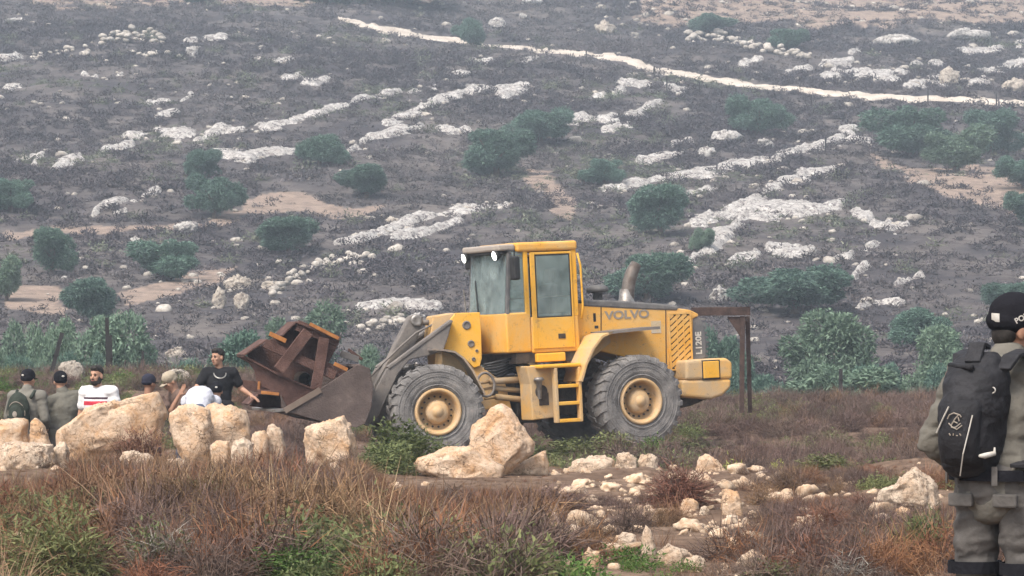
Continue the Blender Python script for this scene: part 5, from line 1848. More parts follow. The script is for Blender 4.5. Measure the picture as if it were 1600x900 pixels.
# mirrors
x_, z_ = RR(805, 419, VN - 0.25)
q = MB()
q.box(x_ - 0.06, x_ + 0.06, VN - 0.33, VN - 0.15, z_ - 0.19, z_ + 0.19)
mi = part(q, 'mirror', BLACK, bevel=0.035, seg=3)
q = MB()
q.tube([(xf - 0.02, VN + 0.05, zrf + 0.03), (x_, VN - 0.24, zrf + 0.02), (x_, VN - 0.24, z_ + 0.15)], 0.014, 6)
part(q, 'mirror_arm', BLACK, parent=mi)
x_, z_ = RR(732, 405, 0.95)
q = MB()
q.box(x_ - 0.03, x_ + 0.03, 0.88, 1.04, z_ - 0.17, z_ + 0.15)
mi = part(q, 'mirror', BLACK, bevel=0.02)
q = MB()
q.tube([(xf - 0.05, -VN - 0.02, zrf + 0.03), (x_, 0.95, zrf + 0.01), (x_, 0.95, z_ + 0.1)], 0.012, 6)
part(q, 'mirror_arm', BLACK, parent=mi)
# wiper
q = MB()
q.tube([(xf - lean - 0.01, 0.3, zbelt2 + 0.03), (xf - 0.08, 0.42, zbelt2 + 0.55)], 0.012, 5)
part(q, 'wiper', BLACK)
q = MB()
q.tube([(xf - lean - 0.05, -VN - 0.06, zbelt2 - 0.05), (xf - lean - 0.07, -VN - 0.04, zbelt2 + 0.42)], 0.012, 5)
part(q, 'grab_rail', STEEL)
q = MB()
q.tube([(xr + 0.03, VN - 0.03, zbelt - 0.1), (xr + 0.06, VN - 0.04, zbelt + 0.1), (xr + 0.05, VN - 0.04, zrf - 0.25), (xr + 0.01, VN - 0.02, zrf - 0.05)], 0.018, 7)
part(q, 'grab_rail', YELB, smooth=True)

# --- platform, ladder, tank, rear mudguard
VL = -1.16
q = MB()
a0, a1 = RR(840, 566, -0.8), RR(884, 552, -0.8)
q.box(a0[0], a1[0], -0.80, 0.80, a0[1], a1[1] + 0.02)
part(q, 'cab_mount', YELB, bevel=0.02)
a0, a1 = RR(846, 576, VL), RR(907, 567, VL)
q = MB()
q.box(a0[0], a1[0], VL - 0.02, -0.70, a0[1], a1[1])
part(q, 'step_platform', YELB, bevel=0.02)
lx0, _ = RR(869, 600, VL)
lx1, _ = RR(906, 600, VL)
_, lz0 = RR(888, 660, VL)
lad = None
q = MB()
lz1 = a0[1] - 0.002
q.box(lx0 - 0.028, lx0 + 0.028, VL - 0.02, VL + 0.10, lz0, lz1)
lad = part(q, 'ladder', YELD, bevel=0.012)
q = MB()
q.box(lx1 - 0.028, lx1 + 0.028, VL - 0.02, VL + 0.10, lz0, lz1)
part(q, 'rail', YELD, parent=lad, bevel=0.012)
for py in (603, 630, 657):
    _, z_ = RR(888, py, VL)
    q = MB()
    q.box(lx0 + 0.03, lx1 - 0.03, VL - 0.018, VL + 0.16, z_ - 0.028, z_ + 0.028)
    part(q, 'tread', YELB, parent=lad, bevel=0.01)
q = MB()
q.prism([RR(*p, -0.92) for p in [(822, 572), (868, 572), (870, 590), (870, 652), (832, 657), (829, 600)]], -0.92, -0.50)
tank = part(q, 'hydraulic_tank', YELD, bevel=0.02)
q = MB()
x_, z_ = RR(846, 612, -0.92)
q.lathe([(0.0, -0.935), (0.10, -0.935), (0.11, -0.92), (0.11, -0.91)], 20, 'y', (x_, 0, z_))
q.box(x_ - 0.05, x_ + 0.12, -0.93, -0.918, z_ - 0.22, z_ - 0.02)
part(q, 'recess_shade_plate', DARKM, parent=tank)  # raised dark disc and plate, coloured to stand for a hole's shade
q = MB()
x_, z_ = RR(842, 594, -0.98)
q.lathe([(0.0, 0.05), (0.07, 0.045), (0.09, 0.0), (0.05, -0.02), (0.03, -0.30)], 14, 'z', (x_, -0.98, z_))
part(q, 'tank_cap', STEEL, parent=tank, smooth=True)
# rear mudguard: sloping yellow front piece and dark flat top
def strip(pts, v0, v1, th):
    b = MB()
    n_ = len(pts)
    vs = []
    for i, p in enumerate(pts):
        a_, b_ = Vector(pts[max(i - 1, 0)]), Vector(pts[min(i + 1, n_ - 1)])
        d_ = (b_ - a_).normalized()
        nn = Vector((-d_.y, d_.x)) * th / 2
        for s2 in (1, -1):
            for v_ in (v0, v1):
                vs.append((p[0] + nn.x * s2, v_, p[1] + nn.y * s2))
    fs = []
    for i in range(n_ - 1):
        o_ = i * 4
        fs += [(o_, o_ + 1, o_ + 5, o_ + 4), (o_ + 2, o_ + 6, o_ + 7, o_ + 3), (o_, o_ + 4, o_ + 6, o_ + 2), (o_ + 1, o_ + 3, o_ + 7, o_ + 5)]
    fs += [(0, 2, 3, 1), ((n_ - 1) * 4, (n_ - 1) * 4 + 1, (n_ - 1) * 4 + 3, (n_ - 1) * 4 + 2)]
    b.add(vs, fs)
    return b
for s_ in (-1, 1):
    va, vb = sorted((s_ * 0.62, s_ * 1.28))
    q = strip([RR(*p, -1.25) for p in [(908, 596), (915, 570), (926, 545), (940, 526), (956, 519)]], va, vb, 0.035)
    part(q, 'mudguard_front', YELD)
    q = strip([RR(*p, -1.25) for p in [(950, 520), (985, 516), (1030, 512)]], va, vb, 0.045)
    part(q, 'mudguard_top', GREYP)
q = MB()
q.prism([RR(*p, -0.66) for p in [(884, 555), (905, 540), (930, 520), (950, 517), (955, 535), (925, 560), (905, 590), (890, 600)]], -0.66, -0.56)
part(q, 'mudguard_bracket', YELD, bevel=0.015)

# --- articulation: hinge plates, steering rams, hoses
q = MB()
for v_ in (-0.16, 0.16):
    for z_ in (0.62, 1.02):
        q.box(-0.55, 0.62, v_ - 0.14, v_ + 0.14, z_ - 0.05, z_ + 0.05)
q.lathe([(0.0, 0.45), (0.10, 0.45), (0.10, 1.2), (0.0, 1.2)], 16, 'z', (0, 0, 0))
part(q, 'hinge', DARKM, bevel=0.01)
for k, (a, b, v_, rr) in enumerate([((765, 596), (832, 592), -0.45, 0.055), ((770, 606), (830, 612), -0.40, 0.045), ((775, 620), (832, 626), -0.48, 0.05)]):
    pa, pb = RR(*a, v_), RR(*b, v_)
    q = MB()
    q.tube([(pa[0], v_, pa[1]), (pb[0], v_, pb[1])], rr, 10)
    q.tube([(pa[0] - 0.2, v_, pa[1] - 0.02), (pa[0], v_, pa[1])], rr * 0.5, 8)
    part(q, 'steering_ram' if k < 2 else 'drive_shaft', paint('muddy_ram_%d' % k, (0.30, 0.20, 0.10), (0.28, 0.22, 0.16), (0.10, 0.08, 0.06)), smooth=True)
for k in range(6):
    v_ = -0.5 + 0.09 * k
    pts = [RR(*p, v_) for p in [(757, 570 + 3 * k), (775, 566 + 5 * k), (800, 560 + 4 * k), (828, 572 + 4 * k)]]
    q = MB()
    q.tube([(p[0], v_, p[1]) for p in pts], 0.022, 7)
    part(q, 'hydraulic_hose', BLACK, smooth=True)
pts = []
cx_, cz_ = RR(759, 601, -0.75)
for k in range(17):
    t0 = 2 * math.pi * k / 16
    pts.append((cx_ + 0.15 * math.cos(t0), -0.75 + 0.02 * math.sin(t0), cz_ + 0.19 * math.sin(t0)))
q = MB()
q.tube(pts, 0.022, 7, cap=False)
part(q, 'looped_hose', GREYP, smooth=True)

# --- front frame: tower, arms, link, rams, mudguard, bucket
q = MB()
pl = [FF(*p, -0.46) for p in [(704, 499), (712, 489), (750, 488), (752, 520), (753, 560), (750, 572), (741, 575), (724, 558), (694, 548), (698, 526)]]
q.prism(pl, -0.46, -0.38)
tower = part(q, 'lift_tower', YELB, MF, bevel=0.012)
q = MB()
q.prism([(p[0], p[1]) for p in pl], 0.38, 0.46)
part(q, 'tower_plate', YELB, parent=tower, bevel=0.012)
q = MB()
q.prism([FF(*p, -0.30) for p in [(676, 494), (706, 489), (745, 490), (740, 520), (712, 560), (690, 552), (672, 528)]], -0.30, 0.30)
part(q, 'tower_core', YELD, parent=tower, bevel=0.02)
for px, py, rr in ((729, 508, 0.062), (736, 537, 0.05), (745, 548, 0.022), (740, 561, 0.028)):
    x_, z_ = FF(px, py, -0.46)
    q = MB()
    q.lathe([(rr * 1.15, -0.462), (rr * 1.1, -0.475), (rr * 0.8, -0.48), (rr * 0.75, -0.463), (0, -0.4625)], 18, 'y', (x_, 0, z_))
    part(q, 'pin_boss', GREYP, parent=tower)
q = MB()
q.prism([FF(*p, -0.40) for p in [(694, 545), (722, 556), (752, 572), (790, 600), (800, 640), (735, 640), (700, 630), (690, 600)]], -0.40, 0.40)
part(q, 'front_frame', YELD, MF, bevel=0.02)
for v0, v1 in ((-0.64, -0.48), (0.48, 0.64)):
    q = MB()
    q.prism([FF(*p, -0.62) for p in [(707, 500), (700, 527), (692, 548), (668, 556), (640, 562), (622, 584), (606, 618), (592, 650), (574, 666), (565, 660), (574, 636), (590, 604), (604, 577), (640, 548), (672, 524)]], v0, v1)
    arm = part(q, 'lift_arm', GREYP, MF, bevel=0.015)
    q = MB()
    vm = (v0 + v1) / 2
    pa, pb = FF(706, 502, -0.62), FF(606, 576, -0.62)
    q.beam((pa[0], vm, pa[1] + 0.01), (pb[0], vm, pb[1] + 0.01), 0.05, 0.20)
    part(q, 'arm_flange', GREYP, parent=arm, bevel=0.01)
q = MB()
q.prism([FF(*p, -0.1) for p in [(634, 505), (640, 494), (650, 491), (659, 497), (660, 507), (654, 522), (646, 545), (632, 560), (616, 582), (596, 618), (582, 630), (575, 622), (586, 600), (604, 566), (618, 536)]], -0.16, 0.16)
link_ = part(q, 'bell_crank', GREYP, MF, bevel=0.02)
q = MB()
x_, z_ = FF(651, 501, -0.17)
q.lathe([(0.10, 0.19), (0.10, -0.19), (0.07, -0.20), (0.045, -0.19), (0, -0.19)], 20, 'y', (x_, 0, z_))
part(q, 'pin', STEEL, parent=link_, smooth=True)
for nm, a, b, v_, r0, r1 in (('tilt_ram', (655, 505), (712, 500), 0.0, 0.085, 0.045), ('tilt_link', (586, 618), (570, 590), 0.0, 0.07, 0.06), ('lift_ram', (700, 570), (610, 610), -0.42, 0.085, 0.05), ('lift_ram', (700, 570), (610, 610), 0.42, 0.085, 0.05)):
    pa, pb = FF(*a, v_), FF(*b, v_)
    pa, pb = Vector((pa[0], v_, pa[1])), Vector((pb[0], v_, pb[1]))
    q = MB()
    q.tube([pa.lerp(pb, 0.35), pb], r0, 12)
    q.tube([pa, pa.lerp(pb, 0.4)], r1, 10)
    part(q, nm, GREYP, MF, smooth=True)
q = MB()
for dv in (-0.28, -0.22, 0.2):
    pts = [FF(*p, dv) for p in [(690, 500), (650, 520), (622, 545), (596, 570), (578, 590)]]
    q.tube([(p[0], dv, p[1]) for p in pts], 0.018, 6)
part(q, 'hydraulic_line', GREYP, MF, smooth=True)
for s_ in (-1, 1):
    va, vb = sorted((s_ * 0.66, s_ * 1.26))
    q = strip([FF(*p, -1.2) for p in [(677, 546), (694, 547), (710, 550), (724, 560), (738, 579), (748, 598), (757, 616)]], va, vb, 0.03)
    mg = part(q, 'front_mudguard', paint('muddy_guard_%d' % s_, (0.20, 0.17, 0.15), (0.40, 0.30, 0.20), (0.13, 0.10, 0.08), (0.45, 0.62)), MF)
    q = MB()
    q.prism([FF(*p, -0.7) for p in [(690, 548), (712, 553), (728, 566), (742, 588), (752, 612), (735, 600), (712, 580), (692, 570)]], s_ * 0.70 - 0.02, s_ * 0.70 + 0.02)
    part(q, 'mudguard_side', YELD, parent=mg)
# bucket
VB = -1.38
prof = [FF(*p, VB) for p in [(444, 641), (510, 655), (556, 663), (570, 656), (579, 635), (581, 605), (577, 578), (562, 571)]]
q = strip(prof, VB + 0.02, -VB - 0.02, 0.045)
bucket = part(q, 'bucket', RUSTB, MF)
side = [FF(*p, VB) for p in [(444, 642), (500, 608), (530, 588), (558, 570), (577, 575), (583, 605), (580, 636), (570, 662), (556, 668), (500, 658)]]
for v0 in (VB - 0.025, -VB - 0.015):
    q = MB()
    q.prism(side, v0, v0 + 0.04)
    sp = part(q, 'side_plate', RUSTB, parent=bucket, bevel=0.006)
q = MB()
e0, e1 = FF(444, 642, VB), FF(478, 622, VB)
e2 = FF(500, 609, VB)
q.beam((e0[0], VB - 0.04, e0[1]), (e2[0], VB - 0.04, e2[1]), 0.09, 0.03)
part(q, 'side_cutter', paint('worn_cutter', (0.16, 0.12, 0.095), (0.22, 0.17, 0.135), (0.09, 0.06, 0.05)), parent=bucket)
q = MB()
q.beam((e0[0] - 0.06, VB - 0.03, e0[1] + 0.01), (e0[0] - 0.06, -VB + 0.03, e0[1] + 0.01), 0.22, 0.035, (0, 0, 1))
part(q, 'cutting_edge', STEEL, parent=bucket)
q = MB()
for v_ in (-0.56, 0.56, 0.0):
    q.prism([FF(*p, v_) for p in [(566, 588), (582, 600), (590, 625), (586, 650), (570, 660)]], v_ - 0.09, v_ + 0.09)
part(q, 'bucket_lug', GREYP, parent=bucket)

# ------------------------------------------------------------------ rusty scrap frame lying in the bucket
SC = empty('rusty_scrap_frame', HINGE + ROT_F @ Vector((FF(470, 600, -0.3)[0], -0.3, FF(470, 640, -0.3)[1])))
tag(SC, 'tangled rusty steel frame of beams and plates lying in the loader bucket', 'scrap metal')
def spart(q, name, mtl, bevel=0.006):
    o = q.build(name, mtl, SC, bevel)
    o.matrix_local = Matrix.Translation(HINGE - Vector(SC.location)) @ MF
    return o
def sp(px, py, v):
    x_, z_ = FF(px, py, v)
    return (x_, v, z_)
def sbeam(a, b, v, wd, dp, mtl=RUST, nm='beam', v2=None):
    q = MB()
    q.beam(sp(*a, v), sp(*b, v if v2 is None else v2), wd, dp)
    return spart(q, nm, mtl)
def ubeam(a, b, v, wd, dp, nm='beam'):
    """channel section: web and two flanges"""
    pa, pb = Vector(sp(*a, v)), Vector(sp(*b, v))
    d_ = (pb - pa).normalized()
    u_ = d_.cross(Vector((0, 1, 0))).normalized()
    q = MB()
    q.beam(pa, pb, wd, 0.014)
    for s2 in (-1, 1):
        q.beam(pa + u_ * (wd / 2 - 0.007) * s2 + Vector((0, dp / 2, 0)), pb + u_ * (wd / 2 - 0.007) * s2 + Vector((0, dp / 2, 0)), 0.014, dp - 0.018)
    return spart(q, nm, RUST, 0.003)
def splate(pts, v0, v1, mtl=RUST, nm='plate'):
    q = MB()
    q.prism([FF(*p, v0) for p in pts], v0, v1)
    return spart(q, nm, mtl)
ubeam((482, 518), (436, 578), -0.72, 0.17, 0.12)
ubeam((414, 536), (524, 587), -0.66, 0.14, 0.12)
ubeam((507, 528), (494, 607), -0.70, 0.16, 0.12)
ubeam((464, 508), (530, 534), -0.60, 0.17, 0.12)
ubeam((500, 568), (546, 590), -0.58, 0.15, 0.12)
# box carcass behind the bars: top plates run back, dark inside
def deep_plate(a, b, v0, v1, th, mtl=RUST, nm='plate'):
    pa, pb = sp(*a, v0), sp(*b, v0)
    q = MB()
    d_ = (Vector(pb) - Vector(pa)).normalized()
    n_ = Vector((-d_.z, 0, d_.x)) * th / 2
    vs = [Vector(p) + n_ * s2 + Vector((0, v_ - v0, 0)) for v_ in (v0, v1) for p in (pa, pb) for s2 in (-1, 1)]
    q.add(vs, [(0, 1, 3, 2), (4, 6, 7, 5), (0, 2, 6, 4), (1, 5, 7, 3), (0, 4, 5, 1), (2, 3, 7, 6)])
    return spart(q, nm, mtl)
deep_plate((381, 555), (417, 531), -0.62, 0.35, 0.03)
deep_plate((440, 525), (463, 503), -0.64, 0.35, 0.03)
deep_plate((463, 503), (531, 532), -0.69, 0.30, 0.03)
deep_plate((381, 556), (440, 588), -0.55, 0.35, 0.03)
deep_plate((440, 588), (500, 612), -0.50, 0.35, 0.03)
splate([(385, 553), (440, 520), (464, 505), (530, 535), (512, 570), (490, 618), (445, 612), (400, 575)], 0.30, 0.34, RUST)
splate([(384, 560), (430, 580), (470, 600), (505, 612), (512, 640), (452, 642), (438, 615), (402, 602), (398, 580)], -0.45, -0.41)
splate([(364, 592), (402, 596), (440, 600), (440, 612), (400, 612), (366, 606)], -0.20, -0.16)
ubeam((403, 612), (440, 614), -0.70, 0.07, 0.12, 'beam')
deep_plate((388, 632), (408, 614), -0.60, 0.30, 0.025)
deep_plate((408, 614), (438, 617), -0.60, 0.30, 0.025)
splate([(404, 616), (438, 618), (440, 642), (390, 634)], 0.24, 0.27)
sbeam((421, 521), (447, 533), -0.74, 0.07, 0.02, RUSTO, 'bright_flange')
sbeam((484, 506), (529, 529), -0.72, 0.055, 0.02, RUSTO, 'bright_flange')
sbeam((522, 568), (543, 578), -0.66, 0.06, 0.02, RUSTO, 'bright_flange')
sbeam((408, 613), (436, 616), -0.78, 0.05, 0.02, RUSTO, 'bright_flange')
sbeam((405, 596), (404, 610), -0.48, 0.04, 0.02, RUSTO, 'bright_flange')
sbeam((532, 552), (560, 562), -0.2, 0.10, 0.03, GREYP, 'loose_bar')
sbeam((544, 546), (566, 562), -0.1, 0.05, 0.03, RUST, 'loose_bar')
q = MB()
cpx = sp(476, 592, -0.25)
q.lathe([(0.10, -0.2), (0.12, 0.0), (0.12, 0.3), (0.0, 0.3)], 14, 'y', (cpx[0], -0.1, cpx[2]))
spart(q, 'pipe', DARKM)

# ------------------------------------------------------------------ rusty post frame behind the engine
d0 = 66.0
def wp(px, py, dy=0.0):
    return Vector(((px - 800) / F * (d0 + dy), d0 + dy, H - (py - 500) / F * (d0 + dy)))
base = wp(1165, 640)
base.z = float(zt(base.x, base.y))
RUSTD = mat('dark_rust', (0.045, 0.030, 0.027), (0.085, 0.055, 0.046), scale=6, rough=0.95, bump=0.3, bscale=40)
RF = empty('rusty_post_frame', base)
tag(RF, 'rusty angled steel post frame standing upright behind the loader engine', 'steel frame')
def rf(a, b, wd, dp, nm, dy=0.0):
    q = MB()
    q.beam(wp(*a, dy) - base, wp(*b, dy) - base, wd, dp)
    q.build(nm, RUSTD, RF, 0.006)
rf((1080, 487), (1172, 486), 0.15, 0.14, 'top_beam')
rf((1160, 494), (1159, 645), 0.085, 0.09, 'post')
rf((1168, 494), (1172, 645), 0.075, 0.09, 'post', 0.25)
q = MB()
q.prism([((p[0] - 800) / F * d0 - base.x, H - (p[1] - 500) / F * d0 - base.z) for p in [(1136, 495), (1166, 495), (1162, 530), (1154, 522)]], -0.02, 0.02)
q.build('gusset', RUSTD, RF, 0.005)
# ------------------------------------------------------------------ people
SKIN = mat('skin', (0.46, 0.27, 0.185), (0.38, 0.21, 0.14), scale=9, rough=0.6, spec=0.3)
SKIN2 = mat('tanned_skin', (0.34, 0.185, 0.12), (0.27, 0.14, 0.09), scale=9, rough=0.6, spec=0.3)
HAIR = mat('dark_hair', (0.012, 0.010, 0.009), (0.03, 0.024, 0.02), scale=60, rough=0.7)
LIP = mat('lips', (0.28, 0.11, 0.09), (0.24, 0.09, 0.07), scale=20)
EYE = mat('eye_dark', (0.02, 0.015, 0.012), (0.03, 0.02, 0.02), scale=20, rough=0.3)
def cloth(name, c, k=0.8, s=5.0):
    return mat(name, c, tuple(v * k for v in c), scale=s, rough=0.95, bump=0.5, bscale=9, spec=0.1)
C_UNI = cloth('grey_green_uniform', (0.155, 0.148, 0.125))
C_UNI2 = cloth('dusty_uniform', (0.20, 0.19, 0.165))
C_TROU = cloth('grey_trousers', (0.135, 0.125, 0.115), 0.7)
C_BLACK = cloth('black_cotton', (0.022, 0.022, 0.025))
C_NAVY = cloth('dark_navy_cotton', (0.035, 0.036, 0.055))
C_WHITE = cloth('pale_grey_cotton', (0.56, 0.57, 0.63), 0.9)
C_JEAN = cloth('blue_denim', (0.10, 0.12, 0.17))
C_TAN = cloth('tan_cotton', (0.40, 0.34, 0.26))
C_BROWN = cloth('brown_cotton', (0.16, 0.11, 0.09))
C_CAP = cloth('black_cap_cloth', (0.014, 0.014, 0.018))
C_SHOE = mat('boot_leather', (0.03, 0.026, 0.022), (0.06, 0.05, 0.04), scale=12)
PACK = mat('black_nylon', (0.013, 0.013, 0.016), (0.024, 0.024, 0.028), scale=14, rough=0.75, bump=0.25, bscale=30)

def striped_shirt():
    m = cloth('white_shirt_red_stripe', (0.70, 0.69, 0.69), 0.92)
    t = m.node_tree
    p = t.nodes['Principled BSDF']
    src = p.inputs['Base Color'].links[0].from_socket
    sx = t.nodes.new('ShaderNodeSeparateXYZ')
    t.links.new(t.nodes.new('ShaderNodeTexCoord').outputs['Object'], sx.inputs[0])
    def band(lo, hi, sock):
        a = t.nodes.new('ShaderNodeMath'); a.operation = 'GREATER_THAN'; a.inputs[1].default_value = lo
        b = t.nodes.new('ShaderNodeMath'); b.operation = 'LESS_THAN'; b.inputs[1].default_value = hi
        c = t.nodes.new('ShaderNodeMath'); c.operation = 'MULTIPLY'
        t.links.new(sock, a.inputs[0]); t.links.new(sock, b.inputs[0])
        t.links.new(a.outputs[0], c.inputs[0]); t.links.new(b.outputs[0], c.inputs[1])
        return c.outputs[0]
    torso = band(-0.175, 0.155, sx.outputs['X'])
    def both(a, b):
        c = t.nodes.new('ShaderNodeMath'); c.operation = 'MULTIPLY'
        t.links.new(a, c.inputs[0]); t.links.new(b, c.inputs[1])
        return c.outputs[0]
    c1 = mixrgb(t, both(torso, band(1.325, 1.352, sx.outputs['Z'])), src, (0.06, 0.035, 0.05))
    c2 = mixrgb(t, both(torso, band(1.245, 1.30, sx.outputs['Z'])), c1, (0.50, 0.045, 0.07))
    t.links.new(c2, p.inputs['Base Color'])
    return m
C_STRIPE = striped_shirt()

def remesh(mb, name, voxel, smooth=2, wrinkle=0.0, seed=0):
    me = mb.mesh(name)
    o = bpy.data.objects.new('tmp_remesh', me)
    COL.objects.link(o)
    r = o.modifiers.new('r', 'REMESH')
    r.mode = 'VOXEL'
    r.voxel_size = voxel
    s_ = o.modifiers.new('s', 'SMOOTH')
    s_.factor = 0.5
    s_.iterations = smooth
    bpy.context.view_layer.update()
    out = bpy.data.meshes.new_from_object(o.evaluated_get(bpy.context.evaluated_depsgraph_get()))
    bpy.data.objects.remove(o)
    bpy.data.meshes.remove(me)
    out.name = name
    if wrinkle:
        n = len(out.vertices)
        co = np.empty(n * 3, np.float32); out.vertices.foreach_get('co', co); co = co.reshape(-1, 3).astype(float)
        no = np.empty(n * 3, np.float32); out.vertex_normals.foreach_get('vector', no); no = no.reshape(-1, 3)
        w1 = 1 - np.abs(fbm(co[:, 0] * 5 + seed, co[:, 1] * 5, co[:, 2] * 13 + 3 * co[:, 0], seed, 3))
        w2 = fbm(co[:, 0] * 16, co[:, 1] * 16 + seed, co[:, 2] * 22, seed + 4, 2)
        co += no * (wrinkle * ((w1 - 0.6) * 1.0 + 0.35 * w2))[:, None]
        out.vertices.foreach_set('co', co.astype(np.float32).ravel())
        out.update()
    out.shade_smooth()
    return out

def bone(mb, a, b, ra, rb, n=12):
    a, b = Vector(a), Vector(b)
    mb.ball(a, ra, n, 8)
    mb.ball(b, rb, n, 8)
    mb.tube([a, b], [ra, rb], n)

STAND = dict(hip=(0, 0.0, 0.95), chest=(0, 0.0, 1.26), neck=(0, 0.015, 1.46), head=(0, -0.02, 1.635),
             shL=(0.185, 0.01, 1.415), elL=(0.25, 0.03, 1.13), wrL=(0.25, -0.08, 0.90), shR=(-0.185, 0.01, 1.415), elR=(-0.25, 0.03, 1.13), wrR=(-0.25, -0.08, 0.90),
             hpL=(0.09, 0, 0.93), knL=(0.11, -0.02, 0.51), anL=(0.12, 0.02, 0.10), hpR=(-0.09, 0, 0.93), knR=(-0.11, -0.02, 0.51), anR=(-0.12, 0.02, 0.10))

def torso(mb, J, g, belly=1.0):
    hip, ch, nk = Vector(J['hip']), Vector(J['chest']), Vector(J['neck'])
    def el(c, ax, r):
        ax = ax.normalized()
        side = (Vector(J['shL']) - Vector(J['shR']))
        side = (side - ax * side.dot(ax)).normalized()
        f = ax.cross(side)
        rot = Matrix((side, f, ax)).transposed()
        mb.ball(c, r, 18, 12, rot)
    el(hip.lerp(ch, 0.08), ch - hip, (0.160 + g, 0.118 + g, 0.14 + g))
    el(hip.lerp(ch, 0.5), ch - hip, (0.150 + g, 0.108 * belly + g, 0.19 + g))
    el(ch, nk - hip, (0.172 + g, 0.118 + g, 0.20 + g))
    el(ch.lerp(nk, 0.55), nk - ch, (0.150 + g, 0.095 + g, 0.10 + g))
    for s_ in ('L', 'R'):
        bone(mb, ch.lerp(nk, 0.72), J['sh' + s_], 0.078 + g, 0.066 + g)

def hand(mb, w, d, up, side, r=0.0085, curl=0.5):
    """palm and five unequal, slightly curled fingers; d along the forearm, up = palm normal, side = +1 thumb on the left of up"""
    w, d = Vector(w), Vector(d).normalized()
    up = Vector(up)
    up = (up - d * up.dot(d)).normalized()
    sd_ = d.cross(up).normalized() * side
    c = w + d * 0.055
    rot = Matrix((sd_, up, d)).transposed()
    mb.ball(c, (0.040, 0.016, 0.056), 12, 8, rot)
    for k, (off, ln) in enumerate(((0.030, 0.072), (0.010, 0.082), (-0.010, 0.076), (-0.030, 0.060))):
        a = c + d * 0.042 + sd_ * off
        b = a + d * ln * 0.5 - up * ln * 0.18 * curl
        e = b + d * ln * 0.42 - up * ln * 0.42 * curl
        bone(mb, a, b, r, r * 0.92, 8)
        bone(mb, b, e, r * 0.92, r * 0.8, 8)
    a = w + d * 0.02 + sd_ * 0.032
    b = a + (d * 0.6 + sd_ * 0.75).normalized() * 0.04 - up * 0.008
    e = b + (d * 0.85 + sd_ * 0.35).normalized() * 0.034 - up * 0.008
    bone(mb, a, b, r * 1.25, r * 1.1, 8)
    bone(mb, b, e, r * 1.1, r * 0.9, 8)

def head_rot(J):
    return Matrix.Rotation(math.radians(J.get('yaw', 0)), 3, 'Z') @ Matrix.Rotation(math.radians(J.get('nod', 0)), 3, 'X')

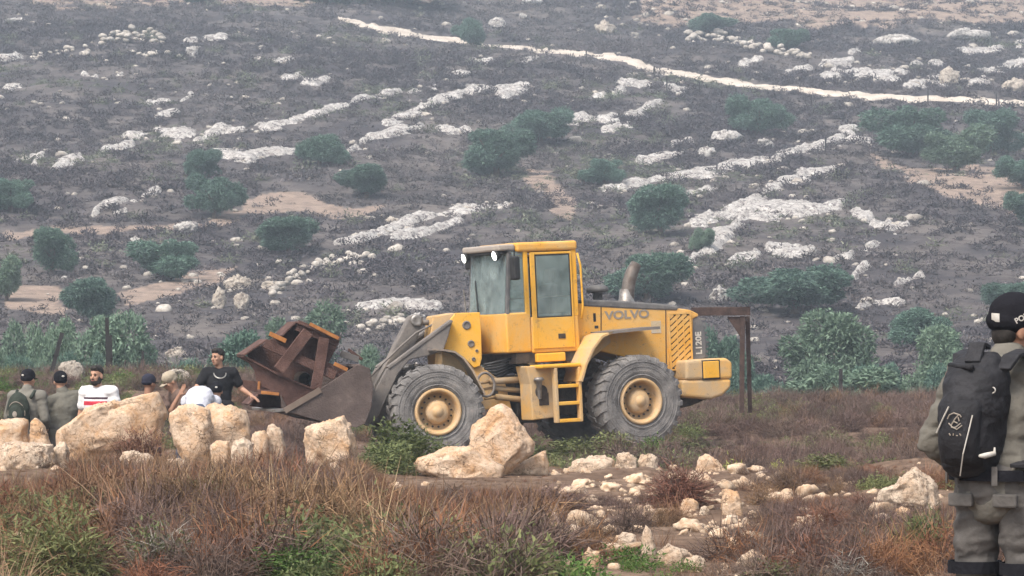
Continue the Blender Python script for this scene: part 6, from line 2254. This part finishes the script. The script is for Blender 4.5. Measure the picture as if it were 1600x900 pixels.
def person(label, px, d, top_py, facing, pose, outfit, seed=0, top_local=1.765, voxel=0.0095, scale=None, loc=None):
    J = dict(STAND)
    J.update(pose)
    x = (px - 800) / F * d
    gz = float(zt(x, d))
    s = scale or (H - (top_py - 500) / F * d - gz) / top_local
    root = empty('person', (x, d, gz), math.radians(facing))
    root.scale = (s, s, s)
    tag(root, label, 'person')
    skin = outfit.get('skin', SKIN)
    Hd = Vector(J['head'])
    R = head_rot(J)
    P = lambda x_, y_, z_: Hd + R @ Vector((x_, y_, z_))
    # body: one continuous surface
    b = MB()
    torso(b, J, 0.0)
    for s_, sg in (('L', 1), ('R', -1)):
        bone(b, J['sh' + s_], J['el' + s_], 0.052, 0.040)
        bone(b, J['el' + s_], J['wr' + s_], 0.041, 0.027)
        d_ = Vector(J['wr' + s_]) - Vector(J['el' + s_])
        hand(b, J['wr' + s_], d_, J.get('palm' + s_, (sg, 0.2, 0.1)), sg)
        bone(b, J['hp' + s_], J['kn' + s_], 0.085, 0.058)
        bone(b, J['kn' + s_], J['an' + s_], 0.056, 0.037)
        an = Vector(J['an' + s_])
        bone(b, an + Vector((0, 0.03, -0.05)), an + Vector((0.02 * sg, -0.13, -0.065)), 0.040, 0.032)
    bone(b, Vector(J['neck']) - Vector((0, 0, 0.04)), P(0, 0.02, -0.06), 0.058, 0.054)
    b.ball(P(0, 0.012, 0.03), (0.076, 0.095, 0.098), 18, 14, R)
    b.ball(P(0, -0.022, -0.035), (0.060, 0.066, 0.085), 16, 12, R)
    b.ball(P(0, -0.050, -0.088), (0.034, 0.032, 0.028), 12, 8, R)
    bone(b, P(0, -0.082, 0.005), P(0, -0.104, -0.032), 0.010, 0.0145, 8)
    b.ball(P(0, -0.072, 0.022), (0.052, 0.018, 0.012), 12, 8, R)
    for sg in (-1, 1):
        b.ball(P(sg * 0.078, 0.012, -0.012), (0.012, 0.022, 0.033), 10, 8, R)
        b.ball(P(sg * 0.040, -0.058, -0.022), (0.024, 0.022, 0.022), 10, 8, R)
    link('body', remesh(b, 'body', voxel, 2), skin, root)
    # face
    if outfit.get('face', True):
        for sg in (-1, 1):
            q = MB()
            q.ball(P(sg * 0.031, -0.083, 0.004), (0.014, 0.008, 0.0075), 10, 6, R)
            q.build('eye', EYE, root, smooth=True)
            q = MB()
            q.ball(P(sg * 0.031, -0.088, 0.025), (0.021, 0.008, 0.006), 10, 6, R)
            q.build('eyebrow', HAIR, root, smooth=True)
        q = MB()
        q.ball(P(0, -0.088, -0.063), (0.024, 0.009, 0.008), 10, 6, R)
        q.build('lips', LIP, root, smooth=True)
    if outfit.get('beard'):
        q = MB()
        q.ball(P(0, -0.045, -0.088), (0.052, 0.050, 0.045), 14, 10, R)
        for sg in (-1, 1):
            q.ball(P(sg * 0.055, -0.012, -0.055), (0.016, 0.045, 0.055), 10, 8, R)
        q.ball(P(0, -0.088, -0.047), (0.030, 0.010, 0.007), 10, 6, R)
        link('beard', remesh(q, 'beard', 0.008, 1, 0.004, seed), HAIR, root)
    if outfit.get('hair'):
        q = MB()
        q.ball(P(0, 0.022, 0.052), (0.081, 0.096, 0.090), 18, 14, R)
        q.ball(P(0, -0.045, 0.095), (0.062, 0.050, 0.038), 14, 10, R)
        q.ball(P(0, 0.065, -0.01), (0.066, 0.045, 0.065), 14, 10, R)
        link('hair', remesh(q, 'hair', 0.009, 1, 0.006, seed), HAIR, root)
    if outfit.get('cap') is not None:
        cm = outfit['cap']
        q = MB()
        q.ball(P(0, 0.012, 0.058), (0.090, 0.108, 0.088), 20, 14, R)
        q.ball(P(0, 0.030, 0.020), (0.088, 0.094, 0.055), 18, 12, R)
        cp = link('cap', remesh(q, 'cap', 0.009, 2, 0.002, seed), cm, root)
        q = MB()
        pts = []
        for k in range(13):
            t0 = math.pi * (k / 12)
            pts.append((0.078 * math.cos(t0), -0.075 - 0.085 * math.sin(t0)))
        vs = [P(p[0], p[1], 0.030 - 0.02 * abs(p[0]) / 0.08 - 0.02 * (-p[1] - 0.075) / 0.085 + o_) for o_ in (0, 0.007) for p in pts]
        q.add(vs, [tuple(range(13)), tuple(range(25, 12, -1))] + [(k, k + 13, k + 14, k + 1) for k in range(12)] + [(12, 25, 13, 0)])
        q.build('cap_brim', cm, root)
        if outfit.get('badge'):
            q = MB()
            q.ball(P(*outfit['badge']), (0.020, 0.010, 0.013), 10, 6, R)
            q.build('cap_badge', WHITE, cp, smooth=True)
    # shirt
    q = MB()
    J2 = dict(J)
    J2['hip'] = tuple(Vector(J['hip']) + Vector((0, 0, -0.02)))
    torso(q, J2, outfit.get('g', 0.022), outfit.get('belly', 1.05))
    long_ = outfit.get('long', False)
    for s_ in ('L', 'R'):
        sh, el, wr = Vector(J['sh' + s_]), Vector(J['el' + s_]), Vector(J['wr' + s_])
        if long_:
            k_ = outfit.get('sl', 1.0)
            bone(q, sh, el, 0.078 * k_, 0.062 * k_)
            bone(q, el, el.lerp(wr, 0.93), 0.062 * k_, 0.046)
        else:
            bone(q, sh, sh.lerp(el, 0.62), 0.078, 0.070)
    if long_:
        bone(q, Vector(J['neck']) + Vector((0, 0, -0.02)), P(0, 0.02, -0.10).lerp(Vector(J['neck']), 0.35), 0.082, 0.078)
    link('shirt', remesh(q, 'shirt', voxel * 1.3, 3, outfit.get('wr', 0.007), seed + 3), outfit['shirt'], root)
    # trousers and shoes
    q = MB()
    hip, ch = Vector(J['hip']), Vector(J['chest'])
    q.ball(hip.lerp(ch, 0.05), (0.176, 0.136, 0.14), 18, 12)
    for s_ in ('L', 'R'):
        lg = outfit.get('leg', 1.0)
        bone(q, J['hp' + s_], J['kn' + s_], 0.108 * lg, 0.080)
        bone(q, J['kn' + s_], Vector(J['an' + s_]) + Vector((0, 0, 0.0)), 0.080, 0.064)
    link('trousers', remesh(q, 'trousers', voxel * 1.3, 3, 0.012, seed + 5), outfit['trousers'], root)
    for s_, sg in (('L', 1), ('R', -1)):
        an = Vector(J['an' + s_])
        q = MB()
        bone(q, an + Vector((0, 0.035, -0.052)), an + Vector((0.02 * sg, -0.14, -0.062)), 0.050, 0.040)
        bone(q, an + Vector((0, 0.02, 0.05)), an + Vector((0, 0.02, -0.05)), 0.052, 0.050)
        link('shoe', remesh(q, 'shoe', 0.012, 2), C_SHOE, root)
    return root, J, P

def small_pack(label, root, J, cmat, cx=0.0):
    """day pack on the back of a person (local +y)"""
    R_ = empty('backpack', root.location, root.rotation_euler.z)
    R_.scale = root.scale
    tag(R_, label, 'backpack')
    c = Vector(J['chest'])
    q = MB()
    q.ball(c + Vector((cx, 0.22, -0.02)), (0.155, 0.10, 0.235), 16, 12)
    q.ball(c + Vector((cx, 0.20, -0.12)), (0.155, 0.12, 0.14), 16, 12)
    link('pack_body', remesh(q, 'pack_body', 0.014, 2, 0.008, 3), cmat, R_)
    q = MB()
    q.ball(c + Vector((cx, 0.305, -0.08)), (0.105, 0.045, 0.125), 14, 10)
    link('front_pocket', remesh(q, 'front_pocket', 0.012, 2, 0.004, 4), cmat, R_)
    q = MB()
    pts = [c + Vector((cx + 0.115 * math.cos(t), 0.312 - 0.03 * math.cos(t) ** 2, -0.06 + 0.15 * math.sin(t))) for t in np.linspace(-0.2, math.pi + 0.2, 15)]
    q.tube(pts, 0.006, 6)
    q.build('piping', GREYT, R_)
    q = MB()
    q.ball(c + Vector((cx, 0.352, -0.07)), (0.032, 0.006, 0.04), 10, 6)
    q.build('badge', GREYT, R_)
    for sg in (-1, 1):
        q = MB()
        q.tube([c + Vector((sg * 0.10, 0.16, 0.14)), c + Vector((sg * 0.12, 0.06, 0.225)), c + Vector((sg * 0.12, -0.07, 0.21)), c + Vector((sg * 0.13, -0.14, 0.02)), c + Vector((sg * 0.16, -0.02, -0.16)), c + Vector((sg * 0.12, 0.14, -0.18))], 0.022, 8)
        q.build('strap', cmat, R_, smooth=True)
    return R_

# the group behind the boulders on the left
A, JA, _ = person('leftmost officer of the group, black cap and grey uniform, wearing a dark backpack', 43, 47.6, 577, 168,
                  dict(head=(-0.0, -0.04, 1.63), yaw=-15, elL=(0.27, -0.02, 1.14), wrL=(0.2, -0.2, 1.02), wrR=(-0.2, -0.2, 1.02)), dict(shirt=C_UNI2, trousers=C_TROU, cap=C_CAP, long=True, badge=(0.01, 0.118, 0.06), face=True), 1)
small_pack('dark green and black backpack on the leftmost officer\'s back', A, JA, mat('green_black_nylon', (0.02, 0.026, 0.02), (0.035, 0.045, 0.035), scale=12), 0.05)
person('officer in grey uniform and round black cap without backpack, second from left', 100, 47.9, 579, 195,
       dict(hip=(0.05, 0.0, 0.95), chest=(-0.02, -0.05, 1.25), neck=(-0.03, -0.09, 1.43), head=(0.03, -0.13, 1.60), shL=(0.15, -0.06, 1.34), shR=(-0.21, -0.05, 1.41), elL=(0.24, -0.10, 1.08), wrL=(0.16, -0.26, 0.98), elR=(-0.30, -0.02, 1.14), wrR=(-0.24, -0.20, 1.0)),
       dict(shirt=C_UNI, trousers=C_TROU, cap=C_CAP, long=True, badge=(-0.02, 0.115, 0.07)), 2, top_local=1.745)
person('bearded man in a white shirt with red and black chest stripes, facing the camera', 153, 47.0, 571, -14,
       dict(yaw=-12, shL=(0.19, 0.03, 1.42), elL=(0.27, 0.02, 1.16), wrL=(0.20, -0.18, 1.06), head=(-0.01, -0.03, 1.63)),
       dict(shirt=C_STRIPE, trousers=C_JEAN, hair=True, beard=True), 3)
person('man in dark clothes and a dark cap seen from behind, raising his right forearm', 232, 48.6, 585, 150,
       dict(elR=(-0.34, -0.06, 1.26), wrR=(-0.42, -0.16, 1.48), palmR=(0, -1, 0), yaw=-10, elL=(0.25, 0.0, 1.15), wrL=(0.2, -0.18, 1.0)),
       dict(shirt=C_BROWN, trousers=C_JEAN, cap=C_NAVY, skin=SKIN2), 4)
person('man in a beige cap stooping toward the left beside the bent man', 292, 49.6, 581, -62,
       dict(hip=(0, 0.10, 0.92), chest=(0, -0.06, 1.20), neck=(0, -0.16, 1.36), head=(0, -0.24, 1.50), nod=28, shL=(0.18, -0.12, 1.31), shR=(-0.18, -0.12, 1.31), elL=(0.22, -0.30, 1.12), wrL=(0.15, -0.50, 1.20), elR=(-0.22, -0.30, 1.12), wrR=(-0.12, -0.50, 1.22)),
       dict(shirt=C_BROWN, trousers=C_JEAN, cap=C_TAN, skin=SKIN), 5, top_local=1.63)
person('man in a pale grey shirt bent far over, only his rounded back showing', 308, 46.6, 600, 176,
       dict(hip=(0, 0.06, 0.98), chest=(0, -0.20, 1.20), neck=(0, -0.40, 1.16), head=(0, -0.56, 1.06), nod=70, shL=(0.19, -0.34, 1.14), shR=(-0.19, -0.34, 1.14), elL=(0.22, -0.40, 0.88), wrL=(0.15, -0.48, 0.66), elR=(-0.22, -0.40, 0.88), wrR=(-0.15, -0.48, 0.66)),
       dict(shirt=C_WHITE, trousers=C_JEAN, hair=True, belly=1.25), 6, top_local=1.38)
G, JG, PG = person('young man in a black T shirt wearing a silver chain, tallest of the group', 343, 51.5, 544, 8,
       dict(yaw=-48, head=(-0.03, -0.03, 1.635), elR=(-0.33, -0.06, 1.20), wrR=(-0.44, -0.26, 1.12), palmR=(0, 0, 1), elL=(0.31, 0.02, 1.19), wrL=(0.44, -0.10, 1.10), palmL=(0, 0, 1)),
       dict(shirt=C_BLACK, trousers=C_JEAN, hair=True), 7)
q = MB()
q.tube([(0.085 * math.sin(t), 0.02 - 0.205 * (0.5 + 0.5 * math.cos(t)), 1.480 - 0.135 * (0.5 + 0.5 * math.cos(t))) for t in np.linspace(0, 2 * math.pi, 25)], 0.0085, 6, cap=False)
ch = q.build('neck_chain', mat('silver_chain', (0.62, 0.60, 0.55), (0.45, 0.43, 0.40), scale=60, metal=0.7, rough=0.3), G)
person('crouching figure in black clothes and black cap, in front of the young man in black', 338, 47.0, 597, 182,
       dict(hip=(0, 0.05, 0.82), hpL=(0.09, 0.05, 0.80), hpR=(-0.09, 0.05, 0.80), knL=(0.12, -0.12, 0.46), knR=(-0.12, -0.12, 0.46), chest=(0, -0.02, 1.10), neck=(0, -0.06, 1.28), head=(0, -0.10, 1.45), shL=(0.18, -0.05, 1.23), shR=(-0.18, -0.05, 1.23),
            elL=(0.23, -0.08, 0.96), wrL=(0.16, -0.26, 0.90), elR=(-0.23, -0.08, 0.96), wrR=(-0.16, -0.26, 0.90)),
       dict(shirt=C_BLACK, trousers=C_BLACK, cap=C_CAP, badge=(0.0, 0.118, 0.06)), 8, top_local=1.585)

# ------------------------------------------------------------------ officer in the foreground
C_OT = cloth('officer_trouser_cloth', (0.118, 0.110, 0.104), 0.72, 9)
OD, OPX, ORZ = 15.5, 1561, 146.0
poseO = dict(hip=(0, 0.02, 0.98), chest=(0.0, -0.01, 1.285), neck=(-0.005, -0.055, 1.475), head=(-0.02, -0.125, 1.63), nod=10, yaw=-38,
             shL=(0.195, -0.03, 1.425), elL=(0.315, 0.0, 1.16), wrL=(0.20, -0.20, 1.02), shR=(-0.195, -0.03, 1.425), elR=(-0.28, -0.05, 1.16), wrR=(-0.18, -0.26, 1.08),
             hpL=(0.095, 0.01, 0.95), knL=(0.125, -0.04, 0.54), anL=(0.15, 0.03, 0.10), hpR=(-0.095, 0.01, 0.95), knR=(-0.12, -0.05, 0.54), anR=(-0.15, 0.03, 0.10))
O, JO, PO = person('police officer in grey uniform and black cap, standing at the right edge', OPX, OD, 461, ORZ, poseO,
                   dict(shirt=cloth('officer_shirt_cloth', (0.165, 0.155, 0.134), 0.78, 9), trousers=C_OT, cap=None, long=True, skin=SKIN2, wr=0.02, g=0.012, sl=0.86, leg=0.9), 9, top_local=1.775, voxel=0.0075)
for c_ in list(O.children):
    if c_.name.startswith(('trousers', 'shirt')):
        co = np.empty(len(c_.data.vertices) * 3, np.float32)
        c_.data.vertices.foreach_get('co', co)
        co = co.reshape(-1, 3).astype(float)
        if c_.name.startswith('trousers'):      # loose, bagging above the knee straps
            z_ = co[:, 2]
            f = 1 + 0.09 * np.exp(-((z_ - 0.75) / 0.08) ** 2) + 0.022 * np.sin(z_ * 60 + 9 * co[:, 0]) * np.exp(-((z_ - 0.74) / 0.12) ** 2) - 0.06 * np.exp(-((z_ - 0.64) / 0.03) ** 2)
            for sg, cx in ((1, 0.115), (-1, -0.115)):
                side_ = (np.sign(co[:, 0]) == sg) & (z_ < 0.92)
                co[side_, 0] = cx + (co[side_, 0] - cx) * f[side_]
                co[side_, 1] = -0.01 + (co[side_, 1] + 0.01) * f[side_]
        else:
            z_ = co[:, 2]
            f = 1 + 0.05 * np.exp(-((z_ - 1.06) / 0.05) ** 2) + 0.012 * np.sin(z_ * 70 + 6 * co[:, 0])
            mid = np.abs(co[:, 0]) < 0.21
            co[mid, 0] *= f[mid]
            co[mid, 1] *= f[mid]
        c_.data.vertices.foreach_set('co', co.astype(np.float32).ravel())
        c_.data.update()
Ri = Matrix.Rotation(math.radians(-ORZ), 3, 'Z')
OS = O.scale.x
def ocam(px, py, dy=0.0):
    """officer-local point for an image position; dy = metres nearer the camera than his axis"""
    d_ = OD - dy
    wv = Vector(((px - 800) / F * d_, d_, H - (py - 500) / F * d_)) - Vector(O.location)
    return (Ri @ wv) / OS
# hair at the nape, cap with badge patch and lettering
hc = PO(0, 0.015, 0.06)
q = MB()
Rh = head_rot(JO)
q.ball(PO(0, 0.055, -0.02), (0.072, 0.05, 0.065), 16, 10, Rh)
link('hair', remesh(q, 'hair', 0.007, 1, 0.004, 5), HAIR, O)
CR = (0.097, 0.118, 0.097)
q = MB()
q.ball(hc, CR, 26, 18, Rh)
q.ball(hc + Rh @ Vector((0, 0.02, -0.035)), (0.094, 0.106, 0.060), 22, 14, Rh)
cap_o = link('cap', remesh(q, 'cap', 0.006, 3, 0.0015, 6), C_CAP, O)
q = MB()
vs = []
for o_ in (0, 0.006):
    for k in range(13):
        t0 = math.pi * k / 12
        vs.append(PO(0.085 * math.cos(t0), -0.085 - 0.085 * math.sin(t0), 0.022 - 0.02 * math.sin(t0) + o_))
q.add(vs, [tuple(range(13)), tuple(range(25, 12, -1))] + [(k, k + 13, k + 14, k + 1) for k in range(12)] + [(12, 25, 13, 0)])
q.build('cap_brim', C_CAP, O)
def on_cap(px, py):
    """point where the line of sight through an image position meets the cap"""
    a = ocam(px, py, 0.6)
    b = ocam(px, py, -0.6)
    u = b - a
    Rt = Rh.transposed()
    A_, U_ = Rt @ (a - hc), Rt @ u
    A_ = Vector([A_[k] / (CR[k] * 1.03) for k in range(3)])
    U_ = Vector([U_[k] / (CR[k] * 1.03) for k in range(3)])
    qa, qb, qc = U_.dot(U_), 2 * A_.dot(U_), A_.dot(A_) - 1
    disc = qb * qb - 4 * qa * qc
    t = (-qb - math.sqrt(max(disc, 0))) / (2 * qa)
    return a + u * t
def cap_patch(name, corners, mtl, n=5):
    q = MB()
    vs = []
    for i in range(n):
        for j in range(n):
            u, v = i / (n - 1), j / (n - 1)
            px = (corners[0][0] * (1 - u) + corners[1][0] * u) * (1 - v) + (corners[3][0] * (1 - u) + corners[2][0] * u) * v
            py = (corners[0][1] * (1 - u) + corners[1][1] * u) * (1 - v) + (corners[3][1] * (1 - u) + corners[2][1] * u) * v
            vs.append(on_cap(px, py) + (ocam(px, py, 0.012) - ocam(px, py, 0.0)))
    fs = [(i * n + j, i * n + j + 1, (i + 1) * n + j + 1, (i + 1) * n + j) for i in range(n - 1) for j in range(n - 1)]
    q.add(vs, fs)
    o = q.build(name, mtl, cap_o)
    so = o.modifiers.new('thick', 'SOLIDIFY')
    so.thickness = 0.003
    return o
cap_patch('flag_patch', [(1550, 489), (1562, 490), (1562, 503), (1550, 502)], WHITE)
def cap_text(s, cx, cy, size, ang):
    cu = bpy.data.curves.new('cap_lettering', 'FONT')
    cu.body = s
    cu.size = size
    cu.offset = 0.35
    tmp = bpy.data.objects.new('tmp_text', cu)
    COL.objects.link(tmp)
    bpy.context.view_layer.update()
    me = bpy.data.meshes.new_from_object(tmp.evaluated_get(bpy.context.evaluated_depsgraph_get()))
    bpy.data.objects.remove(tmp)
    me.materials.clear()
    for v in me.vertices:
        u, w_ = v.co.x, v.co.y
        px = cx + u * math.cos(ang) + w_ * math.sin(ang)
        py = cy + u * math.sin(ang) - w_ * math.cos(ang)
        v.co = on_cap(px, py) + (ocam(px, py, 0.004) - ocam(px, py, 0.0))
    return link('cap_lettering', me, WHITE, cap_o)
cap_text('POLICE', 1588, 506, 12, math.radians(-28))
# belt, knee pads, pockets
def ring(rx, ry, z, h_, c=(0, 0.02), n=36, th=0.006):
    b = MB()
    pr = [(1.0, z - h_ / 2), (1.0, z + h_ / 2)]
    vs = []
    for k in range(n):
        t0 = 2 * math.pi * k / n
        for s2 in (1.0, 1.0 + th / rx):
            for zz in (z - h_ / 2, z + h_ / 2):
                vs.append((c[0] + rx * s2 * math.cos(t0), c[1] + ry * s2 * math.sin(t0), zz))
    fs = []
    for k in range(n):
        a_, b_ = k * 4, ((k + 1) % n) * 4
        fs += [(a_ + 2, a_ + 3, b_ + 3, b_ + 2), (a_, b_, b_ + 1, a_ + 1), (a_ + 1, b_ + 1, b_ + 3, a_ + 3), (a_, a_ + 2, b_ + 2, b_)]
    b.add(vs, fs)
    return b
belt_z = (H - (741 - 500) / F * OD - O.location.z) / OS
bl = ring(0.198, 0.160, belt_z, 0.045, (0, 0.012), th=0.012).build('belt', C_CAP, O)
for k, a_ in enumerate((0.35, 1.05, 1.9, 2.6)):
    q = MB()
    x_, y_ = 0.216 * math.cos(a_), 0.012 + 0.178 * math.sin(a_)
    q.box(-0.012, 0.012, -0.004, 0.004, belt_z - 0.038, belt_z + 0.038)
    o = q.build('belt_loop', C_OT, bl)
    o.location = (x_, y_, 0)
    o.rotation_euler = (0, 0, a_ - math.pi / 2)
for sg in (-1, 1):
    for z_, h_ in ((0.655, 0.05), (0.50, 0.05)):
        ring(0.100, 0.108, z_, h_, (sg * 0.118, -0.015), 24, 0.01).build('knee_strap', C_CAP, O)
    q = MB()
    q.ball((sg * 0.12, -0.125, 0.56), (0.085, 0.045, 0.13), 14, 10)
    link('knee_pad', remesh(q, 'knee_pad', 0.01, 2), C_CAP, O)
for (a_, b_, z0, z1, yy) in ((0.045, 0.155, 0.865, 0.945, 0.150), (-0.155, -0.045, 0.865, 0.945, 0.150)):
    q = MB()
    q.box(a_, b_, yy - 0.02, yy + 0.008, z1 - 0.035, z1 + 0.02)
    q.build('hip_pocket_flap', C_OT, O, 0.008)
for sg in (-1,):
    q = MB()
    q.box(sg * 0.195 - 0.02, sg * 0.195 + 0.02, -0.06, 0.08, 0.70, 0.86)
    o = q.build('thigh_pocket', C_OT, O, 0.015, seg=3)
    q = MB()
    q.box(sg * 0.201 - 0.02, sg * 0.201 + 0.02, -0.066, 0.086, 0.815, 0.87)
    q.build('pocket_flap', C_OT, o, 0.008)
q = MB()
q.tube([(0.10, -0.02, 1.462), (0.235, -0.03, 1.455)], 0.022, 8)
q.build('shoulder_strap', C_UNI, O)
# collar
q = MB()
cl = []
for k in range(13):
    t0 = math.radians(-40 + 260 * k / 12)
    cl.append((k, t0))
vs = []
for s2 in (0, 1):
    for (rr, z_) in ((0.082, 1.455), (0.076, 1.535), (0.096, 1.505)):
        for k, t0 in cl:
            vs.append((-0.005 + (rr + s2 * 0.006) * math.cos(t0), -0.055 + (rr + s2 * 0.006) * 0.95 * math.sin(t0), z_))
fs = []
for s2 in (0, 1):
    for r0 in range(2):
        for k in range(12):
            a_ = s2 * 39 + r0 * 13 + k
            fs.append((a_, a_ + 1, a_ + 14, a_ + 13))
q.add(vs, fs)
q.build('collar', C_UNI2, O, smooth=True)

# his backpack
BP = empty('backpack', O.location, O.rotation_euler.z)
BP.scale = O.scale
tag(BP, 'black backpack with white piping and white emblem on the officer at the right edge', 'backpack')
def bw(t): return float(np.interp(t, [0, 0.06, 0.2, 0.5, 0.8, 0.94, 1.0], [0.080, 0.108, 0.124, 0.134, 0.130, 0.108, 0.06]))
def bdp(t): return float(np.interp(t, [0, 0.08, 0.3, 0.6, 0.85, 1.0], [0.10, 0.165, 0.205, 0.195, 0.145, 0.05]))
Z0, Z1 = 1.03, 1.545
def bx0(t): return 0.022 + 0.035 * (1 - t)
def bsurf(x, t, off=0.0):
    q_ = min(abs((x - bx0(t)) / bw(t)), 0.995)
    return Vector((x, 0.105 + bdp(t) * (1 - q_ ** 2.6) ** (1 / 2.6) + off, Z0 + (Z1 - Z0) * t))
q = MB()
nr, na = 22, 28
vs = []
for i in range(nr + 1):
    t = i / nr
    for k in range(na):
        a_ = 2 * math.pi * k / na
        c_, s2 = math.cos(a_), math.sin(a_)
        vs.append((bx0(t) + bw(t) * math.copysign(abs(c_) ** 0.77, c_), 0.105 + (bdp(t) if s2 > 0 else 0.03) * math.copysign(abs(s2) ** 0.77, s2), Z0 + (Z1 - Z0) * t))
fs = [(i * na + k, i * na + (k + 1) % na, (i + 1) * na + (k + 1) % na, (i + 1) * na + k) for i in range(nr) for k in range(na)]
fs += [tuple(range(na - 1, -1, -1)), tuple(range(nr * na, (nr + 1) * na))]
q.add(vs, fs)
link('pack_body', remesh(q, 'pack_body', 0.009, 3, 0.014, 12), PACK, BP)
q = MB()
vs = []
for i in range(9):
    for k in range(9):
        x_ = -0.095 + 0.19 * k / 8
        t = 0.10 + 0.52 * i / 8
        e = 0.022 * (1 - abs(k - 4) / 4) ** 0.4 * (1 - (abs(i - 4) / 4) ** 3)
        vs.append(bsurf(x_ + bx0(t), t, 0.004 + e))
q.add(vs, [(i * 9 + k, i * 9 + k + 1, (i + 1) * 9 + k + 1, (i + 1) * 9 + k) for i in range(8) for k in range(8)])
o = q.build('front_pocket', PACK, BP, smooth=True)
so = o.modifiers.new('thick', 'SOLIDIFY'); so.thickness = 0.01
def b_at(px, py, off):
    """point of the pack surface under an image position"""
    best = None
    for t in np.linspace(0.02, 0.97, 60):
        for x_ in np.linspace(bx0(t) - bw(t) * 0.98, bx0(t) + bw(t) * 0.98, 40):
            p = bsurf(float(x_), float(t), off)
            wv = Vector(O.location) + (Matrix.Rotation(math.radians(ORZ), 3, 'Z') @ p) * OS
            u, v = project(wv.x, wv.y, wv.z)
            e = (u - px) ** 2 + (v - py) ** 2
            if best is None or e < best[0]:
                best = (e, p)
    return best[1]
for pl in ([(1482, 634), (1474, 650), (1463, 676)], [(1519, 648), (1513, 675), (1505, 710), (1500, 744)]):
    q = MB()
    q.tube([b_at(*p, 0.030) for p in pl], 0.003, 6)
    q.build('piping', WHITE, BP)
# white emblem: arcs and a slanted blade over a short line of lettering
q = MB()
for pl in ([(1481, 656), (1484, 648), (1491, 645), (1499, 648), (1502, 653)], [(1482, 662), (1488, 669), (1496, 671), (1503, 666)], [(1486, 666), (1493, 667), (1500, 661)], [(1486, 664), (1491, 655), (1497, 648)], [(1489, 657), (1496, 660)], [(1496, 652), (1500, 657)],
           [(1483, 676), (1486, 679)], [(1489, 678), (1490, 682)], [(1493, 680), (1496, 681)], [(1499, 678), (1501, 681)]):
    q.tube([b_at(*p, 0.031) for p in pl], 0.0026, 6)
q.build('emblem', GREYT, BP)
q = MB()
q.tube([b_at(*p, 0.022) for p in [(1532, 713), (1541, 714), (1552, 708), (1560, 700)]], [0.006, 0.012, 0.011, 0.004], 8)
q.build('pale_tag', WHITE, BP, smooth=True)
cpt = b_at(1550, 608, 0.012)
q = MB()
q.lathe([(0.008, -0.004), (0.012, 0.002), (0.014, -0.004)], 14, 'y', tuple(cpt))
q.build('eyelet', WHITE, BP)
q = MB()
q.tube([b_at(1470, 560, 0.01) + Vector((0.0, 0, 0.0)), b_at(1520, 575, 0.02)], 0.012, 8)
q.build('side_strap', PACK, BP, smooth=True)
def band(pts, wd, th, nm):
    """flat webbing along pts with its width along local x"""
    b = MB()
    vs = []
    for i, p in enumerate(pts):
        p = Vector(p)
        d_ = (Vector(pts[min(i + 1, len(pts) - 1)]) - Vector(pts[max(i - 1, 0)])).normalized()
        sd_ = Vector((1, 0, 0))
        n_ = d_.cross(sd_).normalized()
        for a_, c_ in ((-1, -1), (1, -1), (1, 1), (-1, 1)):
            vs.append(p + sd_ * (a_ * wd / 2) + n_ * (c_ * th / 2))
    fs = [(i * 4 + k, i * 4 + (k + 1) % 4, (i + 1) * 4 + (k + 1) % 4, (i + 1) * 4 + k) for i in range(len(pts) - 1) for k in range(4)]
    fs += [(3, 2, 1, 0), tuple((len(pts) - 1) * 4 + k for k in range(4))]
    b.add(vs, fs)
    b.build(nm, PACK, BP, 0.004)
for sg in (-1, 1):
    xx = 0.115 * sg
    band([(xx * 0.8, 0.16, 1.47), (xx, 0.115, 1.525), (xx * 1.05, 0.02, 1.545), (xx * 1.05, -0.08, 1.525), (xx * 1.1, -0.150, 1.42), (xx * 1.15, -0.165, 1.28), (xx * 1.6, -0.12, 1.16), (xx * 1.75, 0.0, 1.11), (xx * 1.3, 0.13, 1.08)], 0.075, 0.018, 'shoulder_harness')
band([(0.02, 0.20, 1.50), (0.02, 0.15, 1.575), (0.02, 0.10, 1.56)], 0.07, 0.02, 'grab_loop')

# ------------------------------------------------------------------ haze
def haze():
    z0, z1 = -5.5, 100.0
    q = MB()
    q.box(-350, 350, -60, 740, z0, z1)
    me = q.mesh('haze')
    m = bpy.data.materials.new('pale_haze')
    m.use_nodes = True
    t = m.node_tree
    t.nodes.clear()
    out = t.nodes.new('ShaderNodeOutputMaterial')
    pv = t.nodes.new('ShaderNodeVolumePrincipled')
    pv.inputs['Color'].default_value = (0.74, 0.86, 1.0, 1)
    pv.inputs['Density'].default_value = 0.00066
    pv.inputs['Anisotropy'].default_value = 0.0
    t.links.new(pv.outputs[0], out.inputs['Volume'])
    o = link('haze', me, m)
    tag(o, 'thin pale haze lying over the valley and slope', 'haze', kind='stuff')
haze()
